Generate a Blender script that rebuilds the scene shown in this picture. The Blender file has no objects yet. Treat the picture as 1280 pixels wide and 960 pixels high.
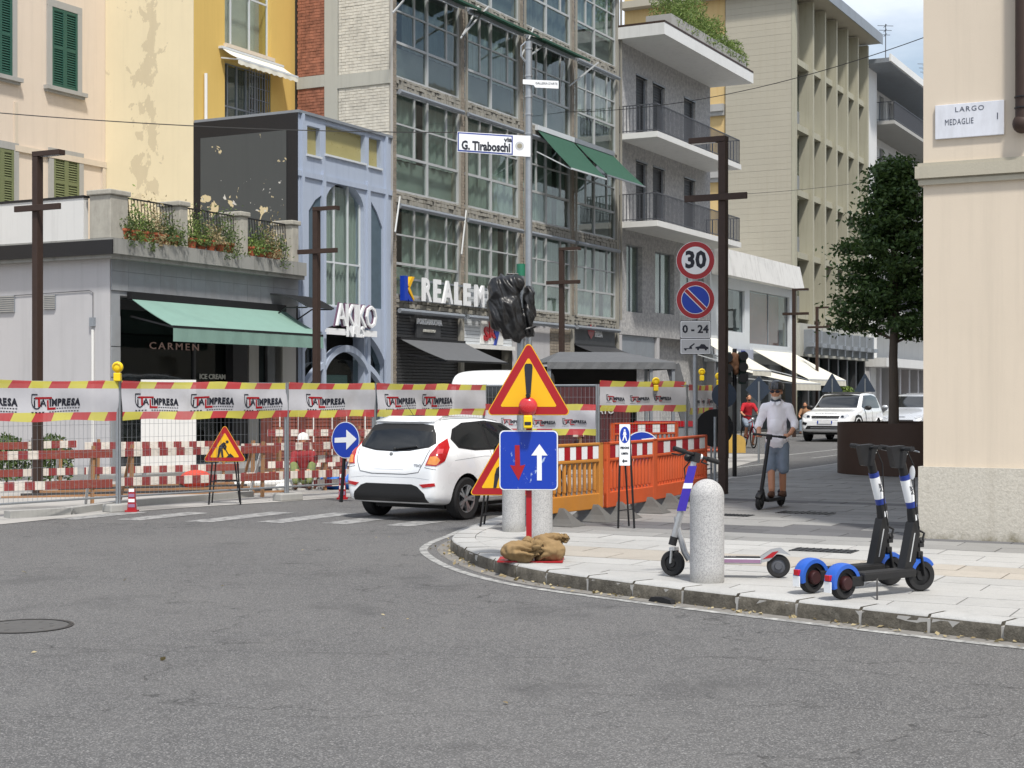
import bpy, bmesh, math, random
import numpy as np
from mathutils import Vector, Matrix, Euler
from mathutils.bvhtree import BVHTree
import mathutils.noise as mnoise
random.seed(7)
R = math.radians
SC = bpy.context.scene
COL = SC.collection
# ---------------------------------------------------------------- camera
H = 1.65                                     # eye height
cd = bpy.data.cameras.new('camera'); cam = bpy.data.objects.new('camera', cd); COL.objects.link(cam)
cam.location = (0, 0, H); cam.rotation_euler = (R(90), 0, 0)
cd.sensor_width = 36; cd.lens = 54; cd.shift_y = 15 / 1280; cd.clip_end = 2000
SC.camera = cam
# ---------------------------------------------------------------- sky, sun, exposure
SUN_EL, SUN_AZ = 60, 162                     # azimuth clockwise from +Y (sun behind the camera, a little left)
w = bpy.data.worlds.new('World'); SC.world = w; w.use_nodes = True
nt = w.node_tree; nt.nodes.clear()
def wn(t, **k):
    n = nt.nodes.new(t)
    for a, b in k.items(): setattr(n, a, b)
    return n
sky = wn('ShaderNodeTexSky', sky_type='NISHITA', sun_disc=False, sun_elevation=R(SUN_EL), sun_rotation=R(SUN_AZ), air_density=1.2, dust_density=2.0)
tc = wn('ShaderNodeTexCoord'); mp = wn('ShaderNodeMapping'); mp.inputs['Scale'].default_value = (1, 1, 2.6)
cn = wn('ShaderNodeTexNoise'); cn.inputs['Scale'].default_value = 2.6; cn.inputs['Detail'].default_value = 9; cn.inputs['Roughness'].default_value = .55
cr = wn('ShaderNodeValToRGB'); cr.color_ramp.elements[0].position = .36; cr.color_ramp.elements[1].position = .60
cn2 = wn('ShaderNodeTexNoise'); cn2.inputs['Scale'].default_value = 5; cn2.inputs['Detail'].default_value = 6
cc = wn('ShaderNodeMix', data_type='RGBA'); cc.inputs[6].default_value = (6.2, 6.7, 7.6, 1); cc.inputs[7].default_value = (10.0, 10.3, 10.8, 1)
mx = wn('ShaderNodeMix', data_type='RGBA'); bg = wn('ShaderNodeBackground'); wo = wn('ShaderNodeOutputWorld')
sc_ = wn('ShaderNodeMath', operation='MULTIPLY'); sc_.inputs[1].default_value = .88
L = nt.links.new
L(tc.outputs['Generated'], mp.inputs[0]); L(mp.outputs[0], cn.inputs['Vector']); L(mp.outputs[0], cn2.inputs['Vector'])
L(cn.outputs['Fac'], cr.inputs[0]); L(cr.outputs[0], sc_.inputs[0]); L(sc_.outputs[0], mx.inputs[0]); L(cn2.outputs['Fac'], cc.inputs[0])
L(sky.outputs[0], mx.inputs[6]); L(cc.outputs[2], mx.inputs[7]); L(mx.outputs[2], bg.inputs[0]); L(bg.outputs[0], wo.inputs[0])
bg.inputs[1].default_value = .108
sd = bpy.data.lights.new('sun', 'SUN'); sd.energy = 3.3; sd.angle = R(5); sd.color = (1, .955, .88)
so = bpy.data.objects.new('sun', sd); COL.objects.link(so)
so.rotation_euler = Vector((math.sin(R(SUN_AZ)) * math.cos(R(SUN_EL)), math.cos(R(SUN_AZ)) * math.cos(R(SUN_EL)), math.sin(R(SUN_EL)))).to_track_quat('Z', 'Y').to_euler()
SC.view_settings.view_transform = 'Standard'; SC.view_settings.look = 'None'
SC.view_settings.exposure = 0.38; SC.view_settings.gamma = 1
SC.cycles.max_bounces = 6; SC.cycles.transparent_max_bounces = 16
try: SC.cycles.use_denoising = True
except Exception: pass
# ---------------------------------------------------------------- frames: street frame (s along the facades, p out towards the road)
DX, DY, NX, NY = .4617, .887, .887, -.4617
OX, OY = -3.28, 42.0
TH = math.atan2(DY, DX)
def F(s, p, z=0.0): return Vector((OX + DX*s + NX*p, OY + DY*s + NY*p, z))
def S(u, p=0.0):                              # where the sight line through column u meets the plane p
    r = (u - 640) / 1920; x0 = OX + NX*p; y0 = OY + NY*p
    return (r*y0 - x0) / (DX - DY*r)
def PP(u, s):
    r = (u - 640) / 1920; x0 = OX + DX*s; y0 = OY + DY*s
    return (r*y0 - x0) / (NX - NY*r)
def ZV(v, s, p=0.0): return H + (495 - v) * (OY + DY*s + NY*p) / 1920
def G(u, v, z=0.0):
    y = 1920 * (H - z) / (v - 495); return Vector(((u - 640) / 1920 * y, y, z))
def P3(u, v, y): return Vector(((u - 640) / 1920 * y, y, H + (495 - v) / 1920 * y))
# ---------------------------------------------------------------- materials
MATS = {}
class NT:
    def __init__(s, name):
        m = bpy.data.materials.new(name); m.use_nodes = True; s.m = m; s.t = m.node_tree
        s.b = s.t.nodes['Principled BSDF']; s.o = s.t.nodes['Material Output']
        s.tc = s.t.nodes.new('ShaderNodeTexCoord'); MATS[name] = m
    def n(s, t, **k):
        x = s.t.nodes.new(t)
        for a, b in k.items(): setattr(x, a, b)
        return x
    def l(s, a, b): s.t.links.new(a, b)
    def vec(s, scale=(1, 1, 1), rot=(0, 0, 0), loc=(0, 0, 0), coord='Object'):
        m = s.n('ShaderNodeMapping'); m.inputs['Scale'].default_value = scale; m.inputs['Rotation'].default_value = rot; m.inputs['Location'].default_value = loc
        s.l(s.tc.outputs[coord], m.inputs[0]); return m.outputs[0]
    def noise(s, scale, detail=4, rough=.55, v=None, dist=0):
        x = s.n('ShaderNodeTexNoise'); x.inputs['Scale'].default_value = scale; x.inputs['Detail'].default_value = detail
        x.inputs['Roughness'].default_value = rough; x.inputs['Distortion'].default_value = dist
        s.l(v if v else s.tc.outputs['Object'], x.inputs['Vector']); return x.outputs['Fac']
    def ramp(s, f, stops):
        r = s.n('ShaderNodeValToRGB'); e = r.color_ramp.elements
        while len(e) < len(stops): e.new(.5)
        for i, (p, c) in enumerate(stops):
            e[i].position = p; e[i].color = (c, c, c, 1) if isinstance(c, (int, float)) else (*c[:3], 1)
        s.l(f, r.inputs[0]); return r.outputs[0]
    def mix(s, f, a, b, blend='MIX'):
        x = s.n('ShaderNodeMix', data_type='RGBA', blend_type=blend)
        for i, q in ((0, f), (6, a), (7, b)):
            if isinstance(q, (int, float)): x.inputs[i].default_value = q if i == 0 else (q, q, q, 1)
            elif isinstance(q, (tuple, list)): x.inputs[i].default_value = (*q[:3], 1)
            else: s.l(q, x.inputs[i])
        return x.outputs[2]
    def math(s, op, a, b=None, c=None):
        x = s.n('ShaderNodeMath', operation=op)
        for i, q in enumerate((a, b, c)):
            if q is None: continue
            if isinstance(q, (int, float)): x.inputs[i].default_value = q
            else: s.l(q, x.inputs[i])
        return x.outputs[0]
    def bump(s, h, strength=.3, dist=.01):
        x = s.n('ShaderNodeBump'); x.inputs['Strength'].default_value = strength; x.inputs['Distance'].default_value = dist
        s.l(h, x.inputs['Height']); s.l(x.outputs[0], s.b.inputs['Normal'])
    def sep(s, v=None):
        x = s.n('ShaderNodeSeparateXYZ'); s.l(v if v else s.tc.outputs['Object'], x.inputs[0]); return x.outputs
    def col(s, c):
        if isinstance(c, (tuple, list)): s.b.inputs['Base Color'].default_value = (*c[:3], 1)
        else: s.l(c, s.b.inputs['Base Color'])
    def rough(s, r):
        if isinstance(r, (int, float)): s.b.inputs['Roughness'].default_value = r
        else: s.l(r, s.b.inputs['Roughness'])
def hx(h):                                    # sRGB hex to linear
    h = h.lstrip('#'); o = []
    for i in (0, 2, 4):
        c = int(h[i:i+2], 16) / 255; o.append(c / 12.92 if c <= .04045 else ((c + .055) / 1.055) ** 2.4)
    return tuple(o)
def dk(c, f): return tuple(min(1, x * f) for x in c)
def rand_tint(n, c, amt):                     # each object a little lighter or darker
    oi = n.n('ShaderNodeObjectInfo'); r = n.math('MULTIPLY_ADD', oi.outputs['Random'], amt * 2, 1 - amt)
    x = n.n('ShaderNodeVectorMath', operation='SCALE')
    if isinstance(c, (tuple, list)): x.inputs[0].default_value = c[:3]
    else: n.l(c, x.inputs[0])
    n.l(r, x.inputs['Scale']); return x.outputs[0]
def mat(name, c, rough=.6, metal=0, vary=.12, scale=8, bump=0, bscale=60, tint=0, dirt=0, coat=0, detail=5, stretch=(1, 1, 1), bdist=.004):
    if name in MATS: return MATS[name]
    n = NT(name); v = n.vec(stretch)
    base = n.mix(n.noise(scale, detail, .6, v), dk(c, 1 - vary), dk(c, 1 + vary))
    if dirt:
        f = n.ramp(n.noise(scale * .35, 8, .7, n.vec((1, 1, .25))), [(.45, 0), (.75, 1)])
        base = n.mix(n.math('MULTIPLY', f, dirt), base, dk((.16, .14, .12), 1))
    if tint: base = rand_tint(n, base, tint)
    n.col(base); n.b.inputs['Metallic'].default_value = metal
    n.rough(n.math('MULTIPLY_ADD', n.noise(scale * 2.3, 3), .18, rough - .09) if rough > .1 else rough)
    if bump: n.bump(n.noise(bscale, 5, .6), bump, bdist)
    if coat: n.b.inputs['Coat Weight'].default_value = coat; n.b.inputs['Coat Roughness'].default_value = .04
    return n.m
def plain(name, c, rough=.5, metal=0):
    if name in MATS: return MATS[name]
    n = NT(name); n.col(c); n.rough(rough); n.b.inputs['Metallic'].default_value = metal; return n.m
def glass(name, tint=(.35, .4, .42), see=.75, rough=.03):
    if name in MATS: return MATS[name]
    n = NT(name); g = n.n('ShaderNodeBsdfGlossy'); g.inputs['Roughness'].default_value = rough; g.inputs['Color'].default_value = (1, 1, 1, 1)
    t = n.n('ShaderNodeBsdfTransparent'); t.inputs['Color'].default_value = (*tint, 1)
    ge = n.n('ShaderNodeNewGeometry'); dp = n.n('ShaderNodeVectorMath', operation='DOT_PRODUCT'); n.l(ge.outputs['Incoming'], dp.inputs[0]); n.l(ge.outputs['Normal'], dp.inputs[1])
    f = n.math('POWER', n.math('SUBTRACT', 1.0, n.math('ABSOLUTE', dp.outputs['Value'])), 5.0); f = n.math('MINIMUM', n.math('MULTIPLY_ADD', f, .9, 1 - see), 1.0)
    w_ = n.n('ShaderNodeBump'); w_.inputs['Strength'].default_value = .05; w_.inputs['Distance'].default_value = .05
    n.l(n.noise(1.4, 2, .5), w_.inputs['Height']); n.l(w_.outputs[0], g.inputs['Normal'])
    m = n.n('ShaderNodeMixShader'); n.l(f, m.inputs[0]); n.l(t.outputs[0], m.inputs[1]); n.l(g.outputs[0], m.inputs[2]); n.l(m.outputs[0], n.o.inputs[0])
    return n.m
# ---------------------------------------------------------------- mesh builder
class MB:
    def __init__(s): s.v = []; s.f = []; s.mi = []
    def add(s, vs, fs, m=0):
        k = len(s.v); s.v.extend([tuple(q) for q in vs]); s.f.extend([tuple(i + k for i in f) for f in fs]); s.mi.extend([m] * len(fs)); return s
    def box(s, x0, x1, y0, y1, z0, z1, m=0):
        return s.add([(x0, y0, z0), (x1, y0, z0), (x1, y1, z0), (x0, y1, z0), (x0, y0, z1), (x1, y0, z1), (x1, y1, z1), (x0, y1, z1)],
              [(0, 3, 2, 1), (4, 5, 6, 7), (0, 1, 5, 4), (1, 2, 6, 5), (2, 3, 7, 6), (3, 0, 4, 7)], m)
    def obox(s, c, size, M=None, m=0):
        a, b, d = size[0] / 2, size[1] / 2, size[2] / 2; c = Vector(c)
        M = M or Matrix.Identity(3)
        vs = [c + M @ Vector((x, y, z)) for x, y, z in ((-a, -b, -d), (a, -b, -d), (a, b, -d), (-a, b, -d), (-a, -b, d), (a, -b, d), (a, b, d), (-a, b, d))]
        return s.add(vs, [(0, 3, 2, 1), (4, 5, 6, 7), (0, 1, 5, 4), (1, 2, 6, 5), (2, 3, 7, 6), (3, 0, 4, 7)], m)
    def bar(s, a, b, w, d=None, m=0, up=(0, 0, 1)):    # rectangular bar from a to b
        a, b = Vector(a), Vector(b); d = d or w; z = (b - a); ln = z.length; z.normalize()
        x = z.cross(Vector(up))
        if x.length < 1e-4: x = Vector((1, 0, 0))
        x.normalize(); y = z.cross(x)
        return s.obox((a + b) / 2, (w, d, ln), Matrix((x, y, z)).transposed(), m)
    def quad(s, a, b, c, d, m=0): return s.add([a, b, c, d], [(0, 1, 2, 3)], m)
    def poly(s, pts, m=0): return s.add(pts, [tuple(range(len(pts)))], m)
    def ring(s, c, x, y, r, n, ph=0): return [c + x * (r * math.cos(2*math.pi*i/n + ph)) + y * (r * math.sin(2*math.pi*i/n + ph)) for i in range(n)]
    def tube(s, pts, r, n=8, m=0, cap=True, ph=0):
        pts = [Vector(q) for q in pts]; k = len(pts)
        rs = r if isinstance(r, (list, tuple)) else [r] * k
        vs = []; fs = []; px = None
        for i, q in enumerate(pts):
            t = (pts[min(i+1, k-1)] - pts[max(i-1, 0)]).normalized()
            if px is None:
                px = t.orthogonal().normalized()
                if abs(t.z) > .99: px = Vector((1, 0, 0))
            px = (px - t * px.dot(t)).normalized(); py = t.cross(px)
            vs += s.ring(q, px, py, rs[i], n, ph)
        for i in range(k-1):
            for j in range(n): fs.append((i*n + j, i*n + (j+1) % n, (i+1)*n + (j+1) % n, (i+1)*n + j))
        if cap: fs.append(tuple(range(n))[::-1]); fs.append(tuple(range((k-1)*n, k*n)))
        return s.add(vs, fs, m)
    def lathe(s, prof, n=24, c=(0, 0, 0), m=0, axis='z', closed=False):    # prof [(r, z)]
        vs = []; fs = []; k = len(prof); c = Vector(c)
        for r, z in prof:
            for j in range(n):
                a = 2*math.pi*j/n; q = (r*math.cos(a), r*math.sin(a), z)
                if axis == 'x': q = (q[2], q[0], q[1])
                elif axis == 'y': q = (q[1], q[2], q[0])
                vs.append(c + Vector(q))
        for i in range(k if closed else k-1):
            i2 = (i+1) % k
            for j in range(n): fs.append((i*n + j, i*n + (j+1) % n, i2*n + (j+1) % n, i2*n + j))
        if not closed:
            if prof[0][0] > 1e-6: fs.append(tuple(range(n))[::-1])
            if prof[-1][0] > 1e-6: fs.append(tuple(range((k-1)*n, k*n)))
        return s.add(vs, fs, m)
    def sphere(s, c, r, nu=16, nv=10, m=0, M=None):
        r = (r, r, r) if isinstance(r, (int, float)) else r; c = Vector(c); vs = []; fs = []
        M = M or Matrix.Identity(3)
        for i in range(nv + 1):
            t = math.pi * i / nv
            for j in range(nu):
                a = 2*math.pi*j/nu; vs.append(c + M @ Vector((r[0]*math.sin(t)*math.cos(a), r[1]*math.sin(t)*math.sin(a), r[2]*math.cos(t))))
        for i in range(nv):
            for j in range(nu): fs.append((i*nu + j, (i+1)*nu + j, (i+1)*nu + (j+1) % nu, i*nu + (j+1) % nu))
        return s.add(vs, fs, m)
    def prism(s, poly, d0, d1, plane='xz', m=0, ms=None):    # 2-D outline pushed from d0 to d1
        def q(a, b, d): return {'xz': (a, d, b), 'xy': (a, b, d), 'yz': (d, a, b)}[plane]
        n = len(poly); vs = [q(a, b, d0) for a, b in poly] + [q(a, b, d1) for a, b in poly]
        s.add(vs, [tuple(range(n))[::-1], tuple(range(n, 2*n))], m)
        return s.add(vs, [(i, (i+1) % n, n + (i+1) % n, n + i) for i in range(n)], m if ms is None else ms)
    def cone_limb(s, a, b, ra, rb, n=12, m=0):              # capsule with two radii
        a, b = Vector(a), Vector(b); t = (b - a); ln = t.length; t = t / ln if ln > 1e-6 else Vector((0, 0, 1))
        pts = []; rs = []
        for k in range(4): an = math.pi/2 * (1 - k/4); pts.append(a - t*ra*math.sin(an)); rs.append(max(1e-4, ra*math.cos(an)))
        pts.append(a); rs.append(ra); pts.append(b); rs.append(rb)
        for k in range(1, 5): an = math.pi/2 * k/4; pts.append(b + t*rb*math.sin(an)); rs.append(max(1e-4, rb*math.cos(an)))
        return s.tube(pts, rs, n, m)
    def wall(s, x0, x1, z0, z1, holes, yf, yb, m=0, mr=None, back=False):    # front face at y=yf with openings, reveals back to yb
        mr = m if mr is None else mr
        xs = sorted({x0, x1, *[h[0] for h in holes], *[h[1] for h in holes]}); zs = sorted({z0, z1, *[h[2] for h in holes], *[h[3] for h in holes]})
        xs = [x for x in xs if x0 <= x <= x1]; zs = [z for z in zs if z0 <= z <= z1]
        for i in range(len(xs)-1):
            for j in range(len(zs)-1):
                cx, cz = (xs[i]+xs[i+1])/2, (zs[j]+zs[j+1])/2
                if any(h[0] < cx < h[1] and h[2] < cz < h[3] for h in holes): continue
                s.quad((xs[i], yf, zs[j]), (xs[i+1], yf, zs[j]), (xs[i+1], yf, zs[j+1]), (xs[i], yf, zs[j+1]), m)
        for a, b, c, d in holes:
            s.quad((a, yf, c), (a, yb, c), (a, yb, d), (a, yf, d), mr); s.quad((b, yf, c), (b, yb, c), (b, yb, d), (b, yf, d), mr)
            s.quad((a, yf, d), (b, yf, d), (b, yb, d), (a, yb, d), mr); s.quad((a, yf, c), (b, yf, c), (b, yb, c), (a, yb, c), mr)
        return s
    def map(s, f): s.v = [tuple(f(*q)) for q in s.v]; return s
_TX = {}

def text_mesh(body, size=1, ext=0.0, bold=0.0, sx=1, align='CENTER', shear=0, spacing=1):
    k = (body, size, ext, bold, sx, align, shear, spacing)
    if k in _TX: return _TX[k]
    c = bpy.data.curves.new('t', 'FONT'); c.body = body; c.size = size; c.extrude = ext; c.offset = bold; c.align_x = align; c.align_y = 'CENTER'; c.resolution_u = 2
    c.shear = shear; c.space_character = spacing
    o = bpy.data.objects.new('t', c); COL.objects.link(o); dg = bpy.context.evaluated_depsgraph_get(); dg.update()
    me = bpy.data.meshes.new_from_object(o.evaluated_get(dg))
    vs = [(q.co.x * sx, q.co.y, q.co.z) for q in me.vertices]; fs = [tuple(p.vertices) for p in me.polygons]
    bpy.data.objects.remove(o); bpy.data.curves.remove(c); bpy.data.meshes.remove(me)
    _TX[k] = (vs, fs); return _TX[k]
def put_text(mb, body, size, fn, m=0, **k):     # fn maps text x, y, depth to the place
    vs, fs = text_mesh(body, size, **k); return mb.add([fn(*q) for q in vs], fs, m)
def obj(name, mb, mats, parent=None, label=None, cat=None, group=None, kind=None, loc=None, rot=None, smooth=0, bevel=0, recalc=True, merge=False, bseg=2):
    me = mb if isinstance(mb, bpy.types.Mesh) else None
    if me is None:
        me = bpy.data.meshes.new(name); me.from_pydata(mb.v, [], mb.f)
        mats = mats if isinstance(mats, (list, tuple)) else [mats]
        for q in mats: me.materials.append(MATS[q] if isinstance(q, str) else q)
        if len(mats) > 1: me.polygons.foreach_set('material_index', mb.mi)
        if recalc or merge:
            b = bmesh.new(); b.from_mesh(me)
            if merge: bmesh.ops.remove_doubles(b, verts=b.verts, dist=1e-4)
            bmesh.ops.recalc_face_normals(b, faces=b.faces); b.to_mesh(me); b.free()
        if smooth:
            me.polygons.foreach_set('use_smooth', [True] * len(me.polygons)); me.set_sharp_from_angle(angle=R(smooth))
        me.update()
    o = bpy.data.objects.new(name, me); COL.objects.link(o)
    if parent: o.parent = parent
    if loc is not None: o.location = loc
    if rot is not None: o.rotation_euler = rot if isinstance(rot, (tuple, list, Euler)) else (0, 0, rot)
    if bevel:
        md = o.modifiers.new('bevel', 'BEVEL'); md.width = bevel; md.segments = bseg; md.limit_method = 'ANGLE'; md.angle_limit = R(35)
    tag(o, label, cat, group, kind); return o
def tag(o, label=None, cat=None, group=None, kind=None):
    if label: o['label'] = label
    if cat: o['category'] = cat
    if group: o['group'] = group
    if kind: o['kind'] = kind
    return o
def thing(name, label, cat, loc=(0, 0, 0), rot=0, group=None, scale=1):
    o = bpy.data.objects.new(name, None); COL.objects.link(o); o.location = loc
    o.rotation_euler = rot if isinstance(rot, (tuple, list)) else (0, 0, rot); o.empty_display_size = .2; o.scale = (scale,) * 3
    return tag(o, label, cat, group)
def dup(root, loc, rot, label, group=None, skip=()):
    def cp(o, par):
        c = o.copy(); COL.objects.link(c); c.parent = par
        for ch in o.children:
            if ch.name.split('.')[0] not in skip: cp(ch, c)
        return c
    r = cp(root, None); r.location = loc
    if rot is not None: r.rotation_euler = rot if isinstance(rot, (tuple, list)) else (0, 0, rot)
    r['label'] = label
    if group: r['group'] = group
    return r
def remesh(mb, name, mats, voxel=.01, smooth_it=2, parent=None, disp=None, **k):    # blend overlapping pieces into one skin
    o = obj(name, mb, mats, None)
    md = o.modifiers.new('r', 'REMESH'); md.mode = 'VOXEL'; md.voxel_size = voxel; md.use_smooth_shade = True
    if smooth_it: sm = o.modifiers.new('s', 'SMOOTH'); sm.iterations = smooth_it; sm.factor = .5
    dg = bpy.context.evaluated_depsgraph_get(); dg.update(); me = bpy.data.meshes.new_from_object(o.evaluated_get(dg))
    ms = list(o.data.materials); bpy.data.objects.remove(o)
    me.materials.clear()
    for q in ms: me.materials.append(q)
    me.name = name
    if disp:
        co = [v.co.copy() for v in me.vertices]; nn = [v.normal.copy() for v in me.vertices]
        for i, v in enumerate(me.vertices): v.co = co[i] + nn[i] * disp(co[i])
        me.update()
    me.polygons.foreach_set('use_smooth', [True] * len(me.polygons))
    return obj(name, me, None, parent, **k)
# builder in the street frame: geometry given as (s, p, z), object stands at F(s0, p0)
class BL:
    def __init__(s, name, label, cat, s0, p0=0.0, group=None):
        s.s0, s.p0 = s0, p0; s.root = thing(name, label, cat, F(s0, p0), TH, group)
    def o(s, name, mb, mats, parent=None, off=None, **k):
        mb.map(lambda a, b, c: (a - s.s0, s.p0 - b, c)); return obj(name, mb, mats, parent or s.root, **k)
# ================================================================ materials
mat('steel', (.42, .43, .44), .38, .9, .1, 20)
mat('galv', (.33, .35, .37), .5, .75, .15, 14)
mat('black_metal', (.018, .018, .02), .45, .3, .2, 20)
mat('dark_plastic', (.009, .009, .010), .5, 0, .2, 30)
mat('rubber', (.012, .012, .013), .8, 0, .2, 40, bump=.3, bscale=200)
mat('white_paint', (.72, .72, .7), .5, 0, .04, 3, dirt=.12)
mat('corten', hx('#3a2a22'), .62, .15, .22, 10, bump=.12, bscale=90)
mat('planter_steel', hx('#453329'), .6, .2, .1, 2.5, bump=.08, bscale=60)
plain('black', (.006, .006, .007), .7); plain('ink', (.012, .014, .025), .6)
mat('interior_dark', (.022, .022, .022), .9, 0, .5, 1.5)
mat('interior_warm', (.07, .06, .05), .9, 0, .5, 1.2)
glass('pane_glass', (.86, .90, .88), .94); glass('shop_glass', (.7, .75, .75), .97)
def build_materials():
    # asphalt: aggregate, patches, fine cracks
    n = NT('asphalt'); ob = n.tc.outputs['Object']
    big = n.noise(.22, 6, .6); mid = n.noise(2.2, 6, .65); fine = n.noise(65, 3, .75)
    vo = n.n('ShaderNodeTexVoronoi'); vo.inputs['Scale'].default_value = 140; n.l(ob, vo.inputs['Vector'])
    sp = n.sep(vo.outputs['Color'])[0]
    base = n.mix(n.ramp(big, [(.38, 0), (.62, 1)]), (.072, .072, .074), (.122, .120, .118))
    base = n.mix(n.ramp(mid, [(.3, 0), (.7, .55)]), base, (.10, .098, .097))
    base = n.mix(n.math('MULTIPLY', n.ramp(sp, [(.68, 0), (.95, 1)]), .8), base, (.33, .325, .32))
    base = n.mix(n.math('MULTIPLY', n.ramp(sp, [(.03, 1), (.26, 0)]), .6), base, (.030, .030, .031))
    base = n.mix(n.math('MULTIPLY', n.ramp(fine, [(.38, 1), (.6, 0)]), .35), base, (.04, .04, .04))
    ms = n.ramp(n.noise(7, 7, .75), [(.38, 0), (.62, 1)])
    base = n.mix(n.math('MULTIPLY', ms, .28), base, (.15, .148, .145))
    wd = n.n('ShaderNodeVectorMath', operation='ADD'); nn = n.n('ShaderNodeTexNoise'); nn.inputs['Scale'].default_value = 2.5; nn.inputs['Detail'].default_value = 7; n.l(ob, nn.inputs['Vector'])
    sc = n.n('ShaderNodeVectorMath', operation='SCALE'); sc.inputs['Scale'].default_value = .9; n.l(nn.outputs['Color'], sc.inputs[0]); n.l(ob, wd.inputs[0]); n.l(sc.outputs[0], wd.inputs[1])
    v2 = n.n('ShaderNodeTexVoronoi', feature='DISTANCE_TO_EDGE'); v2.inputs['Scale'].default_value = .55; n.l(wd.outputs[0], v2.inputs['Vector'])
    crk = n.ramp(v2.outputs['Distance'], [(.0, 1), (.013, 0)])
    msk = n.ramp(n.noise(.5, 4, .6, n.vec((1, 1, 1), loc=(3, 5, 0))), [(.43, 0), (.52, 1)])
    base = n.mix(n.ramp(n.noise(.9, 5, .6, n.vec((1, 1, 1), loc=(7, 2, 0))), [(.56, 0), (.70, .45)]), base, (.045, .045, .046)); base = n.mix(n.ramp(n.noise(2.4, 6, .7, n.vec((1, .35, 1), rot=(0, 0, .35))), [(.55, 0), (.72, .35)]), base, (.16, .157, .152))
    crk = n.math('MULTIPLY', crk, n.math('MULTIPLY', msk, n.ramp(n.noise(5, 4), [(.38, .0), (.62, .6)])))
    base = n.mix(crk, base, (.012, .012, .012))
    # long construction joints and tar seams across the carriageway
    sp3 = n.sep(); wob = n.noise(1.1, 5, .6)
    for (a, b, c, wdt) in ((.10, 1, 9.75, .022), (-.05, 1, 7.95, .012), (.28, 1, 12.9, .014)):
        f = n.math('MULTIPLY_ADD', sp3[0], a, sp3[1]); f = n.math('MULTIPLY_ADD', wob, .8, f); f = n.math('ABSOLUTE', n.math('SUBTRACT', f, c + .4))
        seam = n.ramp(f, [(0, .6), (wdt, 0)]); seam = n.math('MULTIPLY', seam, n.ramp(n.noise(.9, 4), [(.4, .1), (.58, 1)])); base = n.mix(seam, base, (.018, .018, .018))
    n.col(base); n.rough(n.math('MULTIPLY_ADD', fine, .25, .7))
    h = n.math('ADD', n.math('MULTIPLY', sp, .5), n.math('MULTIPLY', fine, .8)); h = n.math('SUBTRACT', h, n.math('MULTIPLY', crk, 3)); n.bump(h, .8, .006)
    # granite slabs
    for nm, c, am in (('slab_light', (.43, .428, .415), .06), ('slab_grey', (.27, .268, .26), .14), ('slab_dark', (.12, .12, .125), .12), ('slab_tan', (.42, .385, .335), .08), ('kerb_granite', (.15, .135, .108), .25)):
        n = NT(nm); v = n.n('ShaderNodeTexVoronoi'); v.inputs['Scale'].default_value = 150; n.l(n.tc.outputs['Object'], v.inputs['Vector'])
        sp = n.sep(v.outputs['Color'])[0]
        b = n.mix(n.noise(1.3, 7, .7), dk(c, .78), dk(c, 1.14)); b = n.mix(n.math('MULTIPLY', sp, .3), b, dk(c, .45))
        st = n.ramp(n.noise(3.5, 8, .75), [(.52, 0), (.75, .5)]); b = n.mix(st, b, dk(c, .55))
        if nm == 'kerb_granite': b = n.mix(n.ramp(n.noise(7, 8, .8), [(.40, 0), (.60, .85)]), b, (.055, .048, .036)); b = n.mix(n.ramp(n.noise(4, 8, .8), [(.52, 0), (.66, .6)]), b, (.24, .225, .19))
        n.col(rand_tint(n, b, am)); n.rough(.8); n.bump(n.noise(28 if nm == 'kerb_granite' else 45, 6, .75), 1.0 if nm == 'kerb_granite' else .25, .02 if nm == 'kerb_granite' else .003)
    n = NT('bollard_granite'); v = n.n('ShaderNodeTexVoronoi'); v.inputs['Scale'].default_value = 150; n.l(n.tc.outputs['Object'], v.inputs['Vector'])
    sp = n.sep(v.outputs['Color'])[0]; b = n.mix(n.ramp(sp, [(.55, 0), (.9, 1)]), (.46, .455, .45), (.31, .31, .312)); b = n.mix(n.ramp(sp, [(.02, .55), (.16, 0)]), b, (.12, .12, .125))
    z = n.sep()[2]; f = n.ramp(z, [(0, .55), (.12, 0)]); b = n.mix(f, b, (.2, .19, .165)); b = n.mix(n.ramp(n.noise(4, 6, .7), [(.5, 0), (.8, .3)]), b, (.3, .29, .27))
    n.col(b); n.rough(.75); n.bump(n.noise(120, 3), .3, .003)
    # painted line, worn
    n = NT('road_paint'); f = n.ramp(n.noise(9, 9, .8), [(.36, 1), (.62, 0)]); n.col(n.mix(f, (.10, .10, .10), (.50, .50, .48))); n.rough(.7)
    n = NT('road_paint_faded'); f = n.ramp(n.noise(7, 9, .8), [(.44, 1), (.6, 0)]); n.col(n.mix(f, (.095, .095, .097), (.33, .33, .325))); n.rough(.7)
    n = NT('site_dust'); b = n.mix(n.noise(1.2, 8, .7), (.27, .255, .235), (.46, .45, .43)); b = n.mix(n.ramp(n.noise(.5, 5), [(.5, 0), (.62, .6)]), b, (.17, .16, .15)); n.col(b); n.rough(.9); n.bump(n.noise(30, 6, .7), .5, .01)
    # stuccos with streaks
    def stucco(nm, c, c2=None, streak=.25, patch=None, rough=.85, bump=.15, bs=50):
        n = NT(nm); b = n.mix(n.noise(.55, 7, .65), dk(c, .90), dk(c, 1.07)); b = n.mix(n.math('MULTIPLY', n.noise(6, 6, .7), .25), b, dk(c, .82))
        s = n.ramp(n.noise(1.5, 7, .7, n.vec((3.2, 3.2, .16))), [(.50, 0), (.78, 1)]); b = n.mix(n.math('MULTIPLY', s, streak), b, c2 or dk(c, .5))
        if patch: b = patch(n, b)
        n.col(b); n.rough(rough); n.bump(n.noise(bs, 5, .65), bump, .006); return n
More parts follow.
